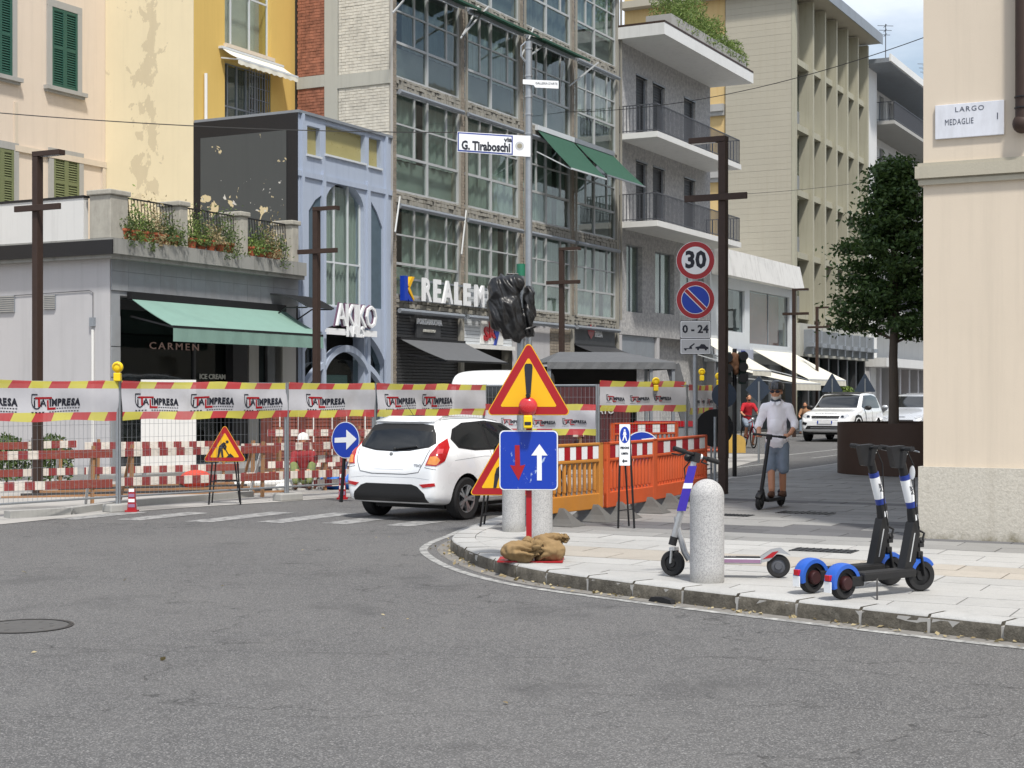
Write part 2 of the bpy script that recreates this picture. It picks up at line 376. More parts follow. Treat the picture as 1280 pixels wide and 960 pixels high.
    stucco('pink_stucco', hx('#d9cab9')); stucco('cream_stucco', hx('#d0c3b1'), streak=.22)
    stucco('yellow_stucco', hx('#d3b264'), streak=.15); stucco('grey_stucco', hx('#b9b8ba'), streak=.25)
    stucco('white_stucco', hx('#d2d2d0'), streak=.35); stucco('blue_paint', hx('#a9b4c6'), c2=hx('#74839b'), streak=.4, rough=.55, bump=.05)
    stucco('old_concrete', hx('#98958c'), c2=hx('#3f3c36'), streak=.85, bump=.5, bs=14)
    stucco('light_concrete', hx('#aeaea6'), streak=.4); stucco('beige_concrete', hx('#aba595'), c2=hx('#958c76'), streak=.25); stucco('ledge_stone', hx('#93938f'), c2=hx('#4d4d49'), streak=.7, bump=.4); stucco('cornice_stone', hx('#ada797'), c2=hx('#7b7566'), streak=.35, bump=.4)
    stucco('fin_concrete', hx('#a6a391'), c2=hx('#6c6850'), streak=.4); stucco('grey_render', hx('#c0bfbd'), c2=hx('#72737a'), streak=.25, bump=.6, bs=18, patch=lambda n, b: n.mix(n.ramp(n.noise(6, 9, .85), [(.42, 0), (.56, .6)]), b, hx('#77787e')))
    def foot(n, b):
        z = n.sep()[2]; g_ = n.math('MULTIPLY', n.noise(2.6, 7, .7), n.ramp(z, [(.12, 1.25), (.55, .35)])); return n.mix(n.ramp(g_, [(.50, 0), (.72, .85)]), n.mix(n.ramp(n.noise(38, 5, .8), [(.42, 0), (.6, .35)]), b, hx('#8f897c')), hx('#6a6249'))
    stucco('stone_base', hx('#c4bfb4'), c2=hx('#8d8474'), streak=.35, bump=1.0, bs=30, patch=foot); stucco('stone_trim', hx('#a4a39f'), streak=.35, bump=.3)
    stucco('ochre_stucco', hx('#cbb07c'), c2=hx('#b98f4e'), streak=.6); stucco('marble_fascia', hx('#cfcfcd'), c2=hx('#8e8d8b'), streak=.7)
    def peel(n, b):
        sx = n.sep(); ms = n.noise(1.9, 8, .64, n.vec((1, 1, .75)), .3)
        # the plaster has fallen off mostly in one tall band of this wall
        band = n.ramp(n.math('ABSOLUTE', n.math('SUBTRACT', sx[1], 1.6)), [(.15, .16), (.95, 0)])
        f = n.ramp(n.math('ADD', n.math('ADD', ms, n.math('MULTIPLY', n.noise(9, 5, .7), .10)), band), [(.715, 0), (.725, 1)])
        c2 = n.ramp(n.noise(3.2, 8, .75), [(.695, 0), (.705, .7)]); b = n.mix(c2, b, hx('#c3b493')); return n.mix(n.math('MULTIPLY', f, .5), b, hx('#b5a88e'))
    stucco('peeling_stucco', hx('#e4d7b6'), streak=.12, patch=peel)
    def chips(n, b):
        ms = n.noise(1.9, 4, .5, n.vec((1, 1, 1), loc=(4.1, 2.3, 1.2)), .6); sx = n.sep()
        lo = n.ramp(n.math('ABSOLUTE', n.math('SUBTRACT', sx[2], 6.65)), [(.25, .1), (.9, 0)])
        f = n.ramp(n.math('ADD', ms, lo), [(.690, 0), (.697, 1)]); b = n.mix(f, b, hx('#cdbd97'))
        f2 = n.ramp(n.math('ADD', n.noise(7, 3, .5), lo), [(.79, 0), (.80, 1)]); return n.mix(f2, b, hx('#c9c6bf'))
    stucco('dark_panel', hx('#494c4c'), c2=hx('#3a3d3e'), streak=.3, patch=chips)
    # bricks and tiles: colour per piece
    for nm, c, am in (('white_brick', hx('#c9c5ba'), .12), ('red_brick', hx('#93604c'), .28), ('pallet_brick', hx('#84493d'), .25), ('clinker_tile', hx('#8d8478'), .2)):
        n = NT(nm); v = n.n('ShaderNodeTexNoise'); v.inputs['Scale'].default_value = 5.5; v.inputs['Detail'].default_value = 2; n.l(n.tc.outputs['Object'], v.inputs['Vector'])
        b = n.mix(n.ramp(v.outputs['Fac'], [(.3, 0), (.7, 1)]), dk(c, 1-am), dk(c, 1+am)); b = n.mix(n.ramp(n.noise(.8, 6), [(.5, 0), (.75, .4)]), b, dk(c, .6)); n.col(b); n.rough(.85); n.bump(n.noise(60, 4), .4, .004)
    mat('mortar', (.40, .39, .37), .9)
    # curtains and cloth
    mat('curtain', (.50, .50, .46), .9, 0, .12, 3); mat('curtain_green', (.30, .36, .335), .9, 0, .25, 2); mat('curtain_dark', (.13, .15, .15), .9, 0, .3, 2)
    mat('awning_green', hx('#79998f'), .8, 0, .08, 3, dirt=.08); mat('awning_deep', hx('#27503f'), .8, 0, .1, 3)
    mat('awning_grey', hx('#5b5d60'), .8, 0, .1, 3); mat('awning_white', hx('#dcd9cc'), .85, 0, .05, 2, dirt=.15)
    mat('plastic_bag', (.010, .010, .011), .36, 0, .1, 10, bump=.2, bscale=22, bdist=.02)
    # sandbag weave
    mat('sack', hx('#8a724f'), .95, 0, .2, 14, bump=.8, bscale=120)
    mat('shutter_green', hx('#245246'), .55, 0, .1, 6); mat('shutter_olive', hx('#6c7350'), .6, 0, .1, 6)
    mat('roller_dark', (.05, .052, .056), .5, .2, .1, 4); mat('frame_grey', hx('#8d939a'), .5, .3, .12, 5, dirt=.3); mat('frame_alu', hx('#b2b5b6'), .5, .1, .1, 5, dirt=.25)
    mat('frame_white', hx('#c9ced2'), .5, 0, .06, 5, dirt=.1); mat('rail_grey', hx('#54565c'), .5, .2, .1, 6)
    mat('wood_stake', hx('#9a7350'), .85, 0, .3, 20, stretch=(1, 1, .1)); mat('orange_plastic', hx('#c65427'), .55, 0, .12, 3, dirt=.15, bump=.1)
    mat('amber_plastic', hx('#b87a2e'), .6, 0, .14, 3, dirt=.2, bump=.1); mat('foot_rubber', hx('#5c5b59'), .9, 0, .2, 12, bump=.4, bscale=50)
    mat('sign_blue', hx('#0d38a6'), .4, 0, .05, 4); mat('sign_red', hx('#a01620'), .35, 0, .08, 5); mat('sign_white', hx('#e8eaec'), .35, 0, .03, 5); mat('sign_yellow', hx('#e6b015'), .35, 0, .05, 5)
    n = NT('sign_blue_worn'); f = n.ramp(n.noise(9, 9, .7, n.vec((1, 1, .7)), .8), [(.62, 0), (.64, 1)]); n.col(n.mix(f, hx('#0d38a6'), hx('#9fb0cc'))); n.rough(.4)
    mat('sign_back', (.1, .105, .11), .6, .3); mat('lamp_yellow', hx('#eccb1d'), .35, 0, .05, 8); mat('lamp_red', hx('#c02a30'), .25, 0, .1, 20, coat=.5)
    mat('car_white', hx('#f3f5f7'), .28, 0, .02, 1, coat=1); mat('car_silver', hx('#c8ccd2'), .3, .3, .02, 1, coat=1)
    glass('car_glass', (.07, .08, .085), .86, .02)
    mat('tail_red', hx('#b3121a'), .15, 0, .25, 25, coat=1); mat('tail_amber', hx('#e7913a'), .2, 0, .2, 25, coat=1); mat('lens_clear', hx('#c9ccd0'), .12, .3, .2, 30, coat=1)
    mat('alloy', hx('#aeb1b5'), .3, .85, .05, 10)
    mat('skin', hx('#c08a6b'), .55, 0, .1, 12); mat('shirt_white', hx('#f2f0f5'), .9, 0, .08, 9, bump=.25, bscale=24, bdist=.02); mat('denim', hx('#7f8c9b'), .9, 0, .15, 14, bump=.3, bscale=60)
    mat('shirt_red', hx('#b3202c'), .9, 0, .12, 9); mat('shoe', hx('#5a3d2c'), .8); mat('helmet', (.02, .02, .022), .3, 0, .05, 5, coat=.6); mat('hair_grey', hx('#c2bcb4'), .9); mat('hair_dark', (.025, .02, .017), .8)
    mat('hi_vis', hx('#727c4c'), .9, 0, .3, 12); mat('tarp_blue', hx('#2f74d0'), .45, 0, .12, 3, bump=.5, bscale=9, bdist=.04); mat('terracotta', hx('#a35a3c'), .8, 0, .15, 10)
    mat('scooter_black', (.008, .008, .009), .58, .0, .1, 12); mat('scooter_blue', hx('#2458b4'), .4, 0, .05, 10); mat('scooter_silver', hx('#b5b7ba'), .35, .6, .06, 10)
    mat('purple', hx('#3a2aa0'), .4, 0, .08, 6); mat('pink_strip', hx('#8f6f8c'), .5); mat('navy', hx('#243a8c'), .4)
    mat('orange_net', hx('#c04433'), .8, 0, .25, 30, bump=.6, bscale=40); mat('van_white', hx('#e6e8ea'), .4, 0, .03, 1, coat=.5)
    mat('bark', hx('#5b5148'), .9, 0, .3, 14, stretch=(1, 1, .2), bump=.8, bscale=50)
    for nm, a, b in (('leaf_dark', (.026, .062, .018), (.095, .165, .042)), ('leaf_light', (.10, .17, .035), (.24, .32, .08)), ('leaf_mid', (.05, .095, .028), (.15, .20, .06)), ('leaf_dry', (.22, .16, .07), (.50, .42, .25))):
        n = NT(nm); g = n.n('ShaderNodeNewGeometry'); r = g.outputs['Random Per Island']; c = n.mix(r, a, b); n.col(c); n.rough(.55)
        tr = n.n('ShaderNodeBsdfTranslucent'); n.l(n.mix(.5, c, (.3, .4, .05), 'MULTIPLY'), tr.inputs[0]); m = n.n('ShaderNodeMixShader'); m.inputs[0].default_value = .25
        n.l(n.b.outputs[0], m.inputs[1]); n.l(tr.outputs[0], m.inputs[2]); n.l(m.outputs[0], n.o.inputs[0])
    # banner print: striped hems (red / yellow) on grey mesh cloth, object x along, z up (banner height 0..1 in z/0.56)
    n = NT('banner_cloth'); x, y, z = n.sep()
    sh = n.math('FRACT', n.math('DIVIDE', n.math('SUBTRACT', x, n.math('MULTIPLY', z, .6)), .62)); st = n.math('GREATER_THAN', sh, .52)
    edge = n.math('GREATER_THAN', n.math('ABSOLUTE', n.math('SUBTRACT', z, .28)), .165)
    c = n.mix(st, hx('#cdc556'), hx('#ba3f42')); white = n.mix(n.noise(3, 6), hx('#b5b5bb'), hx('#cfcfd4')); b = n.mix(edge, white, c)
    b = n.mix(n.ramp(n.noise(1.3, 6, .7), [(.5, 0), (.8, .35)]), b, hx('#8e8b84')); n.col(b); n.rough(.7)
    t = n.n('ShaderNodeBsdfTransparent'); m = n.n('ShaderNodeMixShader'); m.inputs[0].default_value = .10; n.l(n.b.outputs[0], m.inputs[1]); n.l(t.outputs[0], m.inputs[2]); n.l(m.outputs[0], n.o.inputs[0])
    # red and white painted board, weathered
    n = NT('barrier_board'); x, y, z = n.sep(); oi = n.n('ShaderNodeObjectInfo')
    f = n.math('FRACT', n.math('ADD', n.math('DIVIDE', x, .30), oi.outputs['Random'])); f = n.math('GREATER_THAN', f, .5)
    w_ = n.noise(.55, 2, .5, n.vec((1, .1, .1)), 0); solid = n.ramp(n.math('ADD', w_, n.math('MULTIPLY', oi.outputs['Random'], .08)), [(.60, 0), (.605, 1)])
    red = n.mix(n.noise(5, 6), hx('#6f2b2d'), hx('#973a3c')); wh = n.mix(n.noise(9, 6), hx('#c7bdb0'), hx('#e3ddd6')); b = n.mix(f, red, wh); b = n.mix(solid, b, n.mix(n.noise(6, 6), hx('#71322d'), hx('#96473c')))
    wr = n.ramp(n.noise(14, 9, .8, n.vec((.6, 1, 2))), [(.52, 0), (.62, .75)]); b = n.mix(n.math('MULTIPLY', wr, n.math('MULTIPLY_ADD', oi.outputs['Random'], .7, .25)), b, hx('#8c7765')); n.col(b); n.rough(.8)
build_materials()
def leaves(n_, fn, size, seed=1, aspect=.55, up=.35):    # cloud of small leaf quads; fn gives a point
    rng = random.Random(seed); mb = MB()
    for _ in range(n_):
        c = fn(rng)
        if c is None: continue
        c = Vector(c); a = Vector((rng.gauss(0, 1), rng.gauss(0, 1), rng.gauss(0, 1) * .6 + up)).normalized(); x = a.orthogonal().normalized()
        x.rotate(Matrix.Rotation(rng.random() * 6.28, 3, a)); y = a.cross(x); q = size * rng.uniform(.6, 1.3)
        mb.add([c - x*q*.5, c - y*q*aspect*.5 + a*q*.08, c + x*q*.5, c + y*q*aspect*.5 + a*q*.08], [(0, 1, 2, 3)])
    return mb
# ================================================================ ground
g = MB(); g.quad((-400, -60, 0), (400, -60, 0), (400, 700, 0), (-400, 700, 0)); road = obj('road', g, 'asphalt', kind='structure')
def crom(pts, k=6):
    P = [Vector(q) for q in pts]; out = []
    for i in range(len(P)-1):
        a, b, c, d = P[max(i-1, 0)], P[i], P[i+1], P[min(i+2, len(P)-1)]
        for j in range(k):
            t = j/k; out.append(.5 * ((2*b) + (c-a)*t + (2*a-5*b+4*c-d)*t*t + (3*b-a-3*c+d)*t*t*t))
    out.append(P[-1]); return out
KT = .13
KP = [(4.12, 29), (1.9, 24.6), (.42, 21.4), (-.2, 19.4), (-.47, 18.0), (-.62, 17.2), (-.66, 16.5), (-.56, 15.8), (-.36, 14.95), (-.08, 14.15), (.28, 13.45), (.74, 12.88), (1.34, 12.2), (1.94, 11.6), (2.86, 10.72), (3.6, 10.08), (5.2, 8.9)]
e0 = Vector((4.12, 29)) ; far = F(70, 12.57).xy; KL = [far, F(30, 12.57).xy, F(4, 12.57).xy] + [q.xy for q in crom([(a, b, 0) for a, b in KP])] + [Vector((9, 6.6)), Vector((26, -2.4))]
def hull(pts):
    pts = sorted({(round(q[0], 4), round(q[1], 4)) for q in pts})
    def half(ps):
        o = []
        for q in ps:
            while len(o) > 1 and (o[-1][0]-o[-2][0])*(q[1]-o[-2][1]) - (o[-1][1]-o[-2][1])*(q[0]-o[-2][0]) <= 0: o.pop()
            o.append(q)
        return o
    a = half(pts); b = half(pts[::-1]); return a[:-1] + b[:-1]
PAVE = hull([tuple(q) for q in KL] + [tuple(F(70, 60).xy), (70, -2.4)])
def clip(poly, cv, inset=0.0):
    out = [Vector(q) for q in poly]
    for i in range(len(cv)):
        a, b = Vector(cv[i]), Vector(cv[(i+1) % len(cv)]); d = (b-a).normalized(); n = Vector((-d.y, d.x)); new = []
        for j in range(len(out)):
            p, q = out[j], out[(j+1) % len(out)]; dp, dq = (p-a).dot(n) - inset, (q-a).dot(n) - inset
            if dp >= 0: new.append(p)
            if dp * dq < 0: new.append(p + (q-p) * (dp / (dp-dq)))
        out = new
        if len(out) < 3: return []
    return out
base = MB(); base.prism([tuple(q) for q in clip([tuple(q) for q in PAVE], PAVE, .012)], -.05, KT - .03, 'xy'); pave = obj('pavement', base, 'mortar', kind='structure')
def FI(x, y): a, b = x - OX, y - OY; return a*DX + b*DY, a*NX + b*NY
# paving slabs in running bond, cut to the kerb
cells = []
for i in range(-90, 60):
    for j in range(-4, 60):
        near = i*.45 < -20.2
        s0 = i*.45; p0 = 11.9 + j*.9 + (.45 if i % 2 else 0)
        c = F(s0 + .22, p0 + .45); 
        if c.y < 4 or c.y > 46 or abs(c.x/c.y) > .40 or (p0 > 18.7 and s0 > -19.0): continue
        g_ = .006; poly = [F(s0+g_, p0+g_).xy, F(s0+.45-g_, p0+g_).xy, F(s0+.45-g_, p0+.9-g_).xy, F(s0+g_, p0+.9-g_).xy]
        q = clip(poly, PAVE, .27)
        if len(q) < 3: continue
        cells.append((c.length, s0, p0, q))
cells.sort(key=lambda t: t[0]); rest = MB(); rnd = random.Random(5)
for k, (dist, s0, p0, q) in enumerate(cells):
    if s0 < -20.3: m = 'slab_tan' if (-22.6 < s0 < -21.8 and p0 > 15.0) else 'slab_light'
    else: m = 'slab_grey'
    if -19.6 < s0 < -18.6 and p0 > 12.4 or (-14.5 < s0 < -14.0): m = 'slab_dark'
    if abs((s0 + 19.2) - (p0 - 16) * 1.0) < .5 and s0 > -19: m = 'slab_dark'
    z = KT - .004 + rnd.uniform(-.002, .002)
    if k < 300:
        mb = MB(); mb.prism([tuple(a) for a in q], KT - .035, z, 'xy')
        obj('paving_slab', mb, m, pave)
    else: rest.prism([tuple(a) for a in q], KT - .035, z, 'xy', m=['slab_light', 'slab_grey', 'slab_dark', 'slab_tan'].index(m))
obj('paving_slabs', rest, ['slab_light', 'slab_grey', 'slab_dark', 'slab_tan'], pave, kind='stuff')
# grates set in the slabs
for (u, v, a, b) in ((1030, 688, .62, .32), (1007, 641, .7, .4), (918, 644, .45, .3)):
    c = G(u, v, KT); mb = MB(); mb.box(-a/2, a/2, -b/2, b/2, -.01, .003)
    for i in range(9): x = -a/2 + a*(i+.5)/9; mb.box(x-.008, x+.008, -b/2+.02, b/2-.02, .003, .008)
    obj('drain_grate', mb, 'black_metal', pave, loc=c, rot=TH - math.pi/2)
# kerb stones, one by one, following the curve
line = [Vector((q.x, q.y)) for q in KL]; acc = []; 
def resample(line, step):
    out = [line[0]]; d = 0
    for a, b in zip(line, line[1:]):
        L_ = (b-a).length; 
        while d + L_ >= step:
            a = a + (b-a) * ((step-d)/L_); out.append(a); L_ = (b-a).length; d = 0
        d += L_
    return out
i0 = next(i for i, q in enumerate(line) if q.y < 30); fine = resample(line[i0:], .09)
def inward(k, pts):
    t = (pts[min(k+1, len(pts)-1)] - pts[max(k-1, 0)]).normalized(); return Vector((-t.y, t.x))
nst = 0; k = 0
while k + 6 < len(fine):
    seg = fine[k:k+7]; k += 6
    if seg[0].y < 5: break
    mb = MB(); outer = []; inner = []
    for j in range(7):
        kk = k - 6 + j; n = inward(kk, fine); t = (fine[min(kk+1, len(fine)-1)] - fine[max(kk-1, 0)]).normalized()
        q = seg[j] + (t*.013 if j == 0 else -t*.013 if j == 6 else Vector((0, 0))); outer.append(q); inner.append(q + n*.262)
    r_ = random.Random(k); vs = []; prof = []
    for j in range(7):
        o, i_ = outer[j], inner[j]; n = (i_-o).normalized(); w1, w2 = r_.uniform(-.006, .006), r_.uniform(-.010, .010)
        vs += [(*(o + n*(.0 + w2*.6)), -.02), (*(o + n*(.004 + w2)), .07), (*(o + n*(.012 + w1)), KT-.018), (*(o + n*(.03 + w1)), KT + r_.uniform(-.002, .002)), (*i_, KT - .001), (*i_, -.02)]
    fs = []
    for j in range(6):
        for c in range(5): a = j*6 + c; fs.append((a, a+1, a+7, a+6))
    fs += [tuple(range(6)), tuple(range(36, 42))[::-1]]
    mb.add(vs, fs); mb.mi = [1 if (i < 30 and i % 5 >= 2) else 0 for i in range(len(fs))]; obj('kerb_stone', mb, ['kerb_granite', 'slab_light'], pave, smooth=50); nst += 1
# white edge line round the corner, dust and grit in the gutter
def strip(mb, pts, o0, o1, z, m=0):
    for a in range(len(pts)-1):
        n1, n2 = -inward(a, pts), -inward(a+1, pts)
        mb.quad((*(pts[a]+n1*o0), z), (*(pts[a]+n1*o1), z), (*(pts[a+1]+n2*o1), z), (*(pts[a+1]+n2*o0), z), m)
near_ = [q for q in fine if q.y < 20]
mb = MB()
for a in range(len(near_)-1):
    def off(k): q = near_[k]; return (.15 + .10*math.sin(max(0, min(1, (q.y-12)/4))*1.57)) 
    n1, n2 = -inward(a, near_), -inward(a+1, near_); o1, o2 = off(a), off(a+1)
    mb.quad((*(near_[a]+n1*o1), .004), (*(near_[a]+n1*(o1+.085)), .004), (*(near_[a+1]+n2*(o2+.085)), .004), (*(near_[a+1]+n2*o2), .004))
obj('edge_line', mb, 'road_paint', kind='structure')
mat('gutter_dust', (.19, .18, .165), .95, 0, .35, 12, bump=.4, bscale=90)
mb = MB(); strip(mb, near_, -.0, .145, .003); obj('gutter', mb, 'gutter_dust', kind='structure')
rng = random.Random(3)
def lf(r):
    q = near_[int(r.random()**1.3 * (len(near_)-1))]; i = near_.index(q); n = -inward(i, near_)
    c = q + n*abs(r.gauss(.03, .06)); return (c.x, c.y, .012)
obj('fallen_leaves', leaves(620, lf, .045, 4, .7, 2.5), 'leaf_dry', kind='stuff')
def lf2(r): v = r.uniform(660, 930); u = r.uniform(20, 1250); q = G(u, v, .01); return q if not (u > 560 and v < 830) else None
obj('litter', leaves(26, lf2, .05, 9, .6, 3), 'leaf_dry', kind='stuff')
# zebra bars, worn nearly away
for (u, v, ln) in ((128, 644, 1.5), (206, 645, 1.5), (302, 646, 1.9), (386, 647, 1.8), (452, 650, 1.3), (520, 654, .9)):
    c = G(u, v, .004); d = Vector((DX, DY, 0)); n = Vector((NX, NY, 0)); mb = MB()
    mb.quad(-d*ln/2 - n*.2, -d*ln/2 + n*.2, d*ln/2 + n*.2, d*ln/2 - n*.2); obj('zebra_bar', mb, 'road_paint_faded', kind='structure', loc=c)
mb = MB(); a = [F(s, 9.3).xy for s in (-6, 70)]; mb.quad(F(-6, 9.24, .004), F(-6, 9.38, .004), F(75, 9.38, .004), F(75, 9.24, .004)); obj('lane_line', mb, 'road_paint', kind='structure')
mb = MB()
for s in range(-2, 60, 6): mb.quad(F(s, 10.5, .004), F(s, 10.62, .004), F(s+3, 10.62, .004), F(s+3, 10.5, .004))
obj('bay_marks', mb, 'road_paint', kind='structure')
# manhole
c = G(30, 783); t = thing('manhole_cover', 'round dark iron manhole cover in the asphalt at the left', 'manhole cover', c)
mb = MB(); mb.lathe([(.345, -.01), (.345, .006), (.315, .006), (.315, -.01)], 40, closed=True); obj('frame_ring', mb, 'black_metal', t)
mb = MB(); mb.lathe([(.0, .0035), (.307, .0035), (.307, -.01)], 40)
for k in range(10): a = k*.628; mb.box(.2*math.cos(a)-.012, .2*math.cos(a)+.012, .2*math.sin(a)-.012, .2*math.sin(a)+.012, .0035, .0055)
mat('cover_iron', (.10, .098, .095), .7, .3, .3, 12); obj('lid', mb, 'cover_iron', t)
# site surface behind the fence, facade pavement
mb = MB(); P_ = [G(-160, 668).xy, G(0, 656).xy, G(147, 641).xy, G(262, 633).xy, G(360, 627).xy, G(470, 619).xy, Vector((-.6, 28.2)), Vector((1.5, 27.2)), Vector((3.2, 29.2)), F(6, 9.0).xy, F(6, .05).xy, F(-14, .05).xy, F(-16, -6).xy]
mb.poly([(q.x, q.y, .006) for q in P_]); obj('site_ground', mb, 'site_dust', kind='structure')
mb = MB(); mb.prism([tuple(F(a, b).xy) for a, b in ((-11.2, 0), (-11.2, 2.2), (75, 2.2), (75, 0))], -.05, .12, 'xy'); mb.prism([tuple(F(a, b).xy) for a, b in ((-11.2, 2.2), (-11.2, -14), (-13, -14), (-13, 2.2))], -.05, .12, 'xy'); obj('facade_pavement', mb, 'slab_grey', kind='structure')
mb = MB(); q = [G(-20, 655), G(60, 650), G(130, 640), G(215, 633), G(300, 626)]
for a, b in zip(q, q[1:]): mb.bar((a.x, a.y+.9, .05), (b.x, b.y+.9, .05), .18, .1)
obj('old_kerb', mb, 'stone_trim', kind='structure')
c = G(826, 754, .0); mb = MB(); mb.prism([(-.13, .0), (.13, .0), (.11, .03), (.02, .045), (-.10, .035)], -.012, .04); obj('drain_opening', mb, 'black', pave, loc=(c.x, c.y, .006), rot=R(-50))
# ================================================================ buildings along the street
def railing(mb, pts, z0, z1, step=.12, r=.009, rail=.02, belly=0, n=4, m=0):
    for a, b in zip(pts, pts[1:]):
        a, b = Vector(a), Vector(b); ln = (b-a).length; k = max(1, int(ln/step))
        for i in range(k+1):
            q = a + (b-a)*(i/k); mb.bar((q.x, q.y, z0), (q.x, q.y, z1), r*2, r*2, m)
        mb.bar((a.x, a.y, z1), (b.x, b.y, z1), rail*2, rail*1.4, m); mb.bar((a.x, a.y, z0+.04), (b.x, b.y, z0+.04), rail*1.6, rail*1.2, m)
# ---- pink house behind the terrace, on the far left
B = BL('pink_house', 'pale pink stuccoed house with green louvred shutters, far left behind the terrace', 'house', -4.44, -6.2)
hp = -6.2; W = []
def zz(v, s): return ZV(v, s, hp)
def hwin(u0, u1, v0, v1, m, k):       # louvred shutters in a stone surround
    s0, s1 = S(u0, hp), S(u1, hp); sm = (s0+s1)/2; z1 = zz(v0, sm); z0 = zz(v1, sm)
    W.append((s0, s1, z0, z1)); mb = MB(); e = .16
    mb.box(s0, s0+e, hp, hp+.05, z0, z1); mb.box(s1-e, s1, hp, hp+.05, z0, z1); mb.box(s0, s1, hp, hp+.052, z1-.02, z1+.16)
    w = B.o('window', mb, 'stone_trim')
    if k: mb = MB(); mb.box(s0-.1, s1+.1, hp, hp+.16, z0-.1, z0); mb.box(s0-.06, s1+.06, hp, hp+.1, z0-.16, z0-.1); B.o('sill', mb, 'stone_trim', w)
    mid = s0 + (s1-s0)*.5
    for a, b in ((s0+e, mid), (mid, s1-e)):
        mb = MB(); f = .07; y0, y1 = hp+.0, hp+.045
        mb.box(a, a+f, y0, y1, z0+.02, z1-.02); mb.box(b-f, b, y0, y1, z0+.02, z1-.02)
        for zc in (z0+.06, (z0+z1)/2, z1-.06): mb.box(a+f, b-f, y0, y1-.004, zc-.045, zc+.045)
        nz = int((z1-z0)/.065)
        for i in range(nz):
            zc = z0+.06 + (z1-z0-.12)*(i+.5)/nz; mb.add([(a+f, y1-.008, zc-.028), (b-f, y1-.008, zc-.028), (b-f, y0+.004, zc+.022), (a+f, y0+.004, zc+.022), (a+f, y1-.014, zc-.034), (b-f, y1-.014, zc-.034)], [(0, 1, 2, 3), (0, 4, 5, 1)])
        mb.box(a, b, hp-.02, hp-.01, z0, z1)
        B.o('shutter', mb, m, w)
hwin(58, 101, 12, 112, 'shutter_green', 1); hwin(-24, 20, -12, 93, 'shutter_green', 1); hwin(60, 103, 196, 262, 'shutter_olive', 0); hwin(-20, 22, 184, 262, 'shutter_olive', 0)
mb = MB(); mb.wall(-16, -4.44, 0, 16, W, hp, hp-.1); mb.box(-16, -4.44, hp-6, hp-.12, 0, 16); B.o('wall', mb, 'pink_stucco')
mb = MB(); sa, sb = S(19, hp), S(131, hp)
mb.box(sa-.05, sa+.05, hp, hp+.05, zz(183, sa), zz(128, sa)); mb.box(sa-.05, sb, hp, hp+.06, zz(188, sa)-.02, zz(188, sa)+.13); mb.box(sb-.12, sb-.01, hp, hp+.05, 4, zz(188, sa)+.0); B.o('moulding', mb, 'cream_stucco')
# ---- yellow house with a peeling side wall
B = BL('yellow_house', 'ochre yellow house with a cream side wall of peeling plaster, behind the blue shopfront', 'house', -4.44, -3.23)
yp = -3.23; yz = lambda v, s: ZV(v, s, yp)
s0, s1 = S(281, yp), S(339, yp); H1 = (s0, s1, yz(64, (s0+s1)/2), 14.5); H2 = (s0, s1, 8.0, yz(84, (s0+s1)/2))
mb = MB(); mb.wall(-4.44, S(373, yp), 0, 15, [H1, H2], yp, yp-.45); mb.box(-4.43, S(373, yp), -6.19, yp-.46, 0, 15); B.o('wall', mb, 'yellow_stucco')
mb = MB(); mb.box(-4.46, -4.435, -6.19, yp-.003, 0, 15.02); B.o('side_wall', mb, 'peeling_stucco')
def fwin(h, cols, rows, m='frame_white', inset=.3, f=.045, B=None, p=0, backm='curtain', fx=None, fz=None, glassm='pane_glass', pane_name='pane', d=.05, wname='window'):
    a, b, c, e = h; xs = fx or [i/cols for i in range(cols+1)]; zs = fz or [i/rows for i in range(rows+1)]; y = p - inset; mb = MB()
    X = [a+(b-a)*t for t in xs]; Z = [c+(e-c)*t for t in zs]
    for i, x in enumerate(X): g = f*(1.25 if i in (0, len(X)-1) else 1); mb.box(max(a, x-g/2), min(b, x+g/2), y-d, y, c, e)
    for i, z in enumerate(Z): g = f*(1.25 if i in (0, len(Z)-1) else 1); mb.box(a, b, y-d+.004, y-.004, max(c, z-g/2), min(e, z+g/2))
    w = B.o(wname, mb, m)
    for i in range(len(X)-1):
        for j in range(len(Z)-1):
            mb = MB(); mb.box(X[i]+f/2-.004, X[i+1]-f/2+.004, y-d*.7, y-d*.7+.006, Z[j]+f/2-.004, Z[j+1]-f/2+.004); B.o(pane_name, mb, glassm, w)
    return w
w = fwin(H1, 0, 0, B=B, p=yp, inset=.12, fx=[0, .2, .6, 1], fz=[0, .42, .7, 1]); mb = MB()
mb.box(s0, s1, yp-.44, yp-.42, H1[2], H1[3]); B.o('curtain', mb, 'curtain', w)
mb = MB(); mb.box(s0-.05, s1+.05, yp, yp+.1, H1[2]-.1, H1[2]); B.o('sill', mb, 'cream_stucco', w)
w = fwin(H2, 0, 0, B=B, p=yp, inset=.2, fx=[0, .18, .38, .58, .78, 1], fz=[0, .25, .55, 1], m='frame_grey'); mb = MB(); mb.box(s0, s1, yp-.44, yp-.42, H2[2], H2[3]); B.o('curtain', mb, 'curtain_dark', w)
mb = MB()
for i in range(9): x = s0+(s1-s0)*(.55+.45*i/8); mb.box(x-.009, x+.009, yp-.06, yp-.04, H2[2], H2[3])
for i in range(8): z = H2[2]+(H2[3]-H2[2])*(i+.5)/8; mb.box(s0+(s1-s0)*.55, s1, yp-.075, yp-.06, z-.008, z+.008)
B.o('window_grille', mb, 'frame_grey', w)
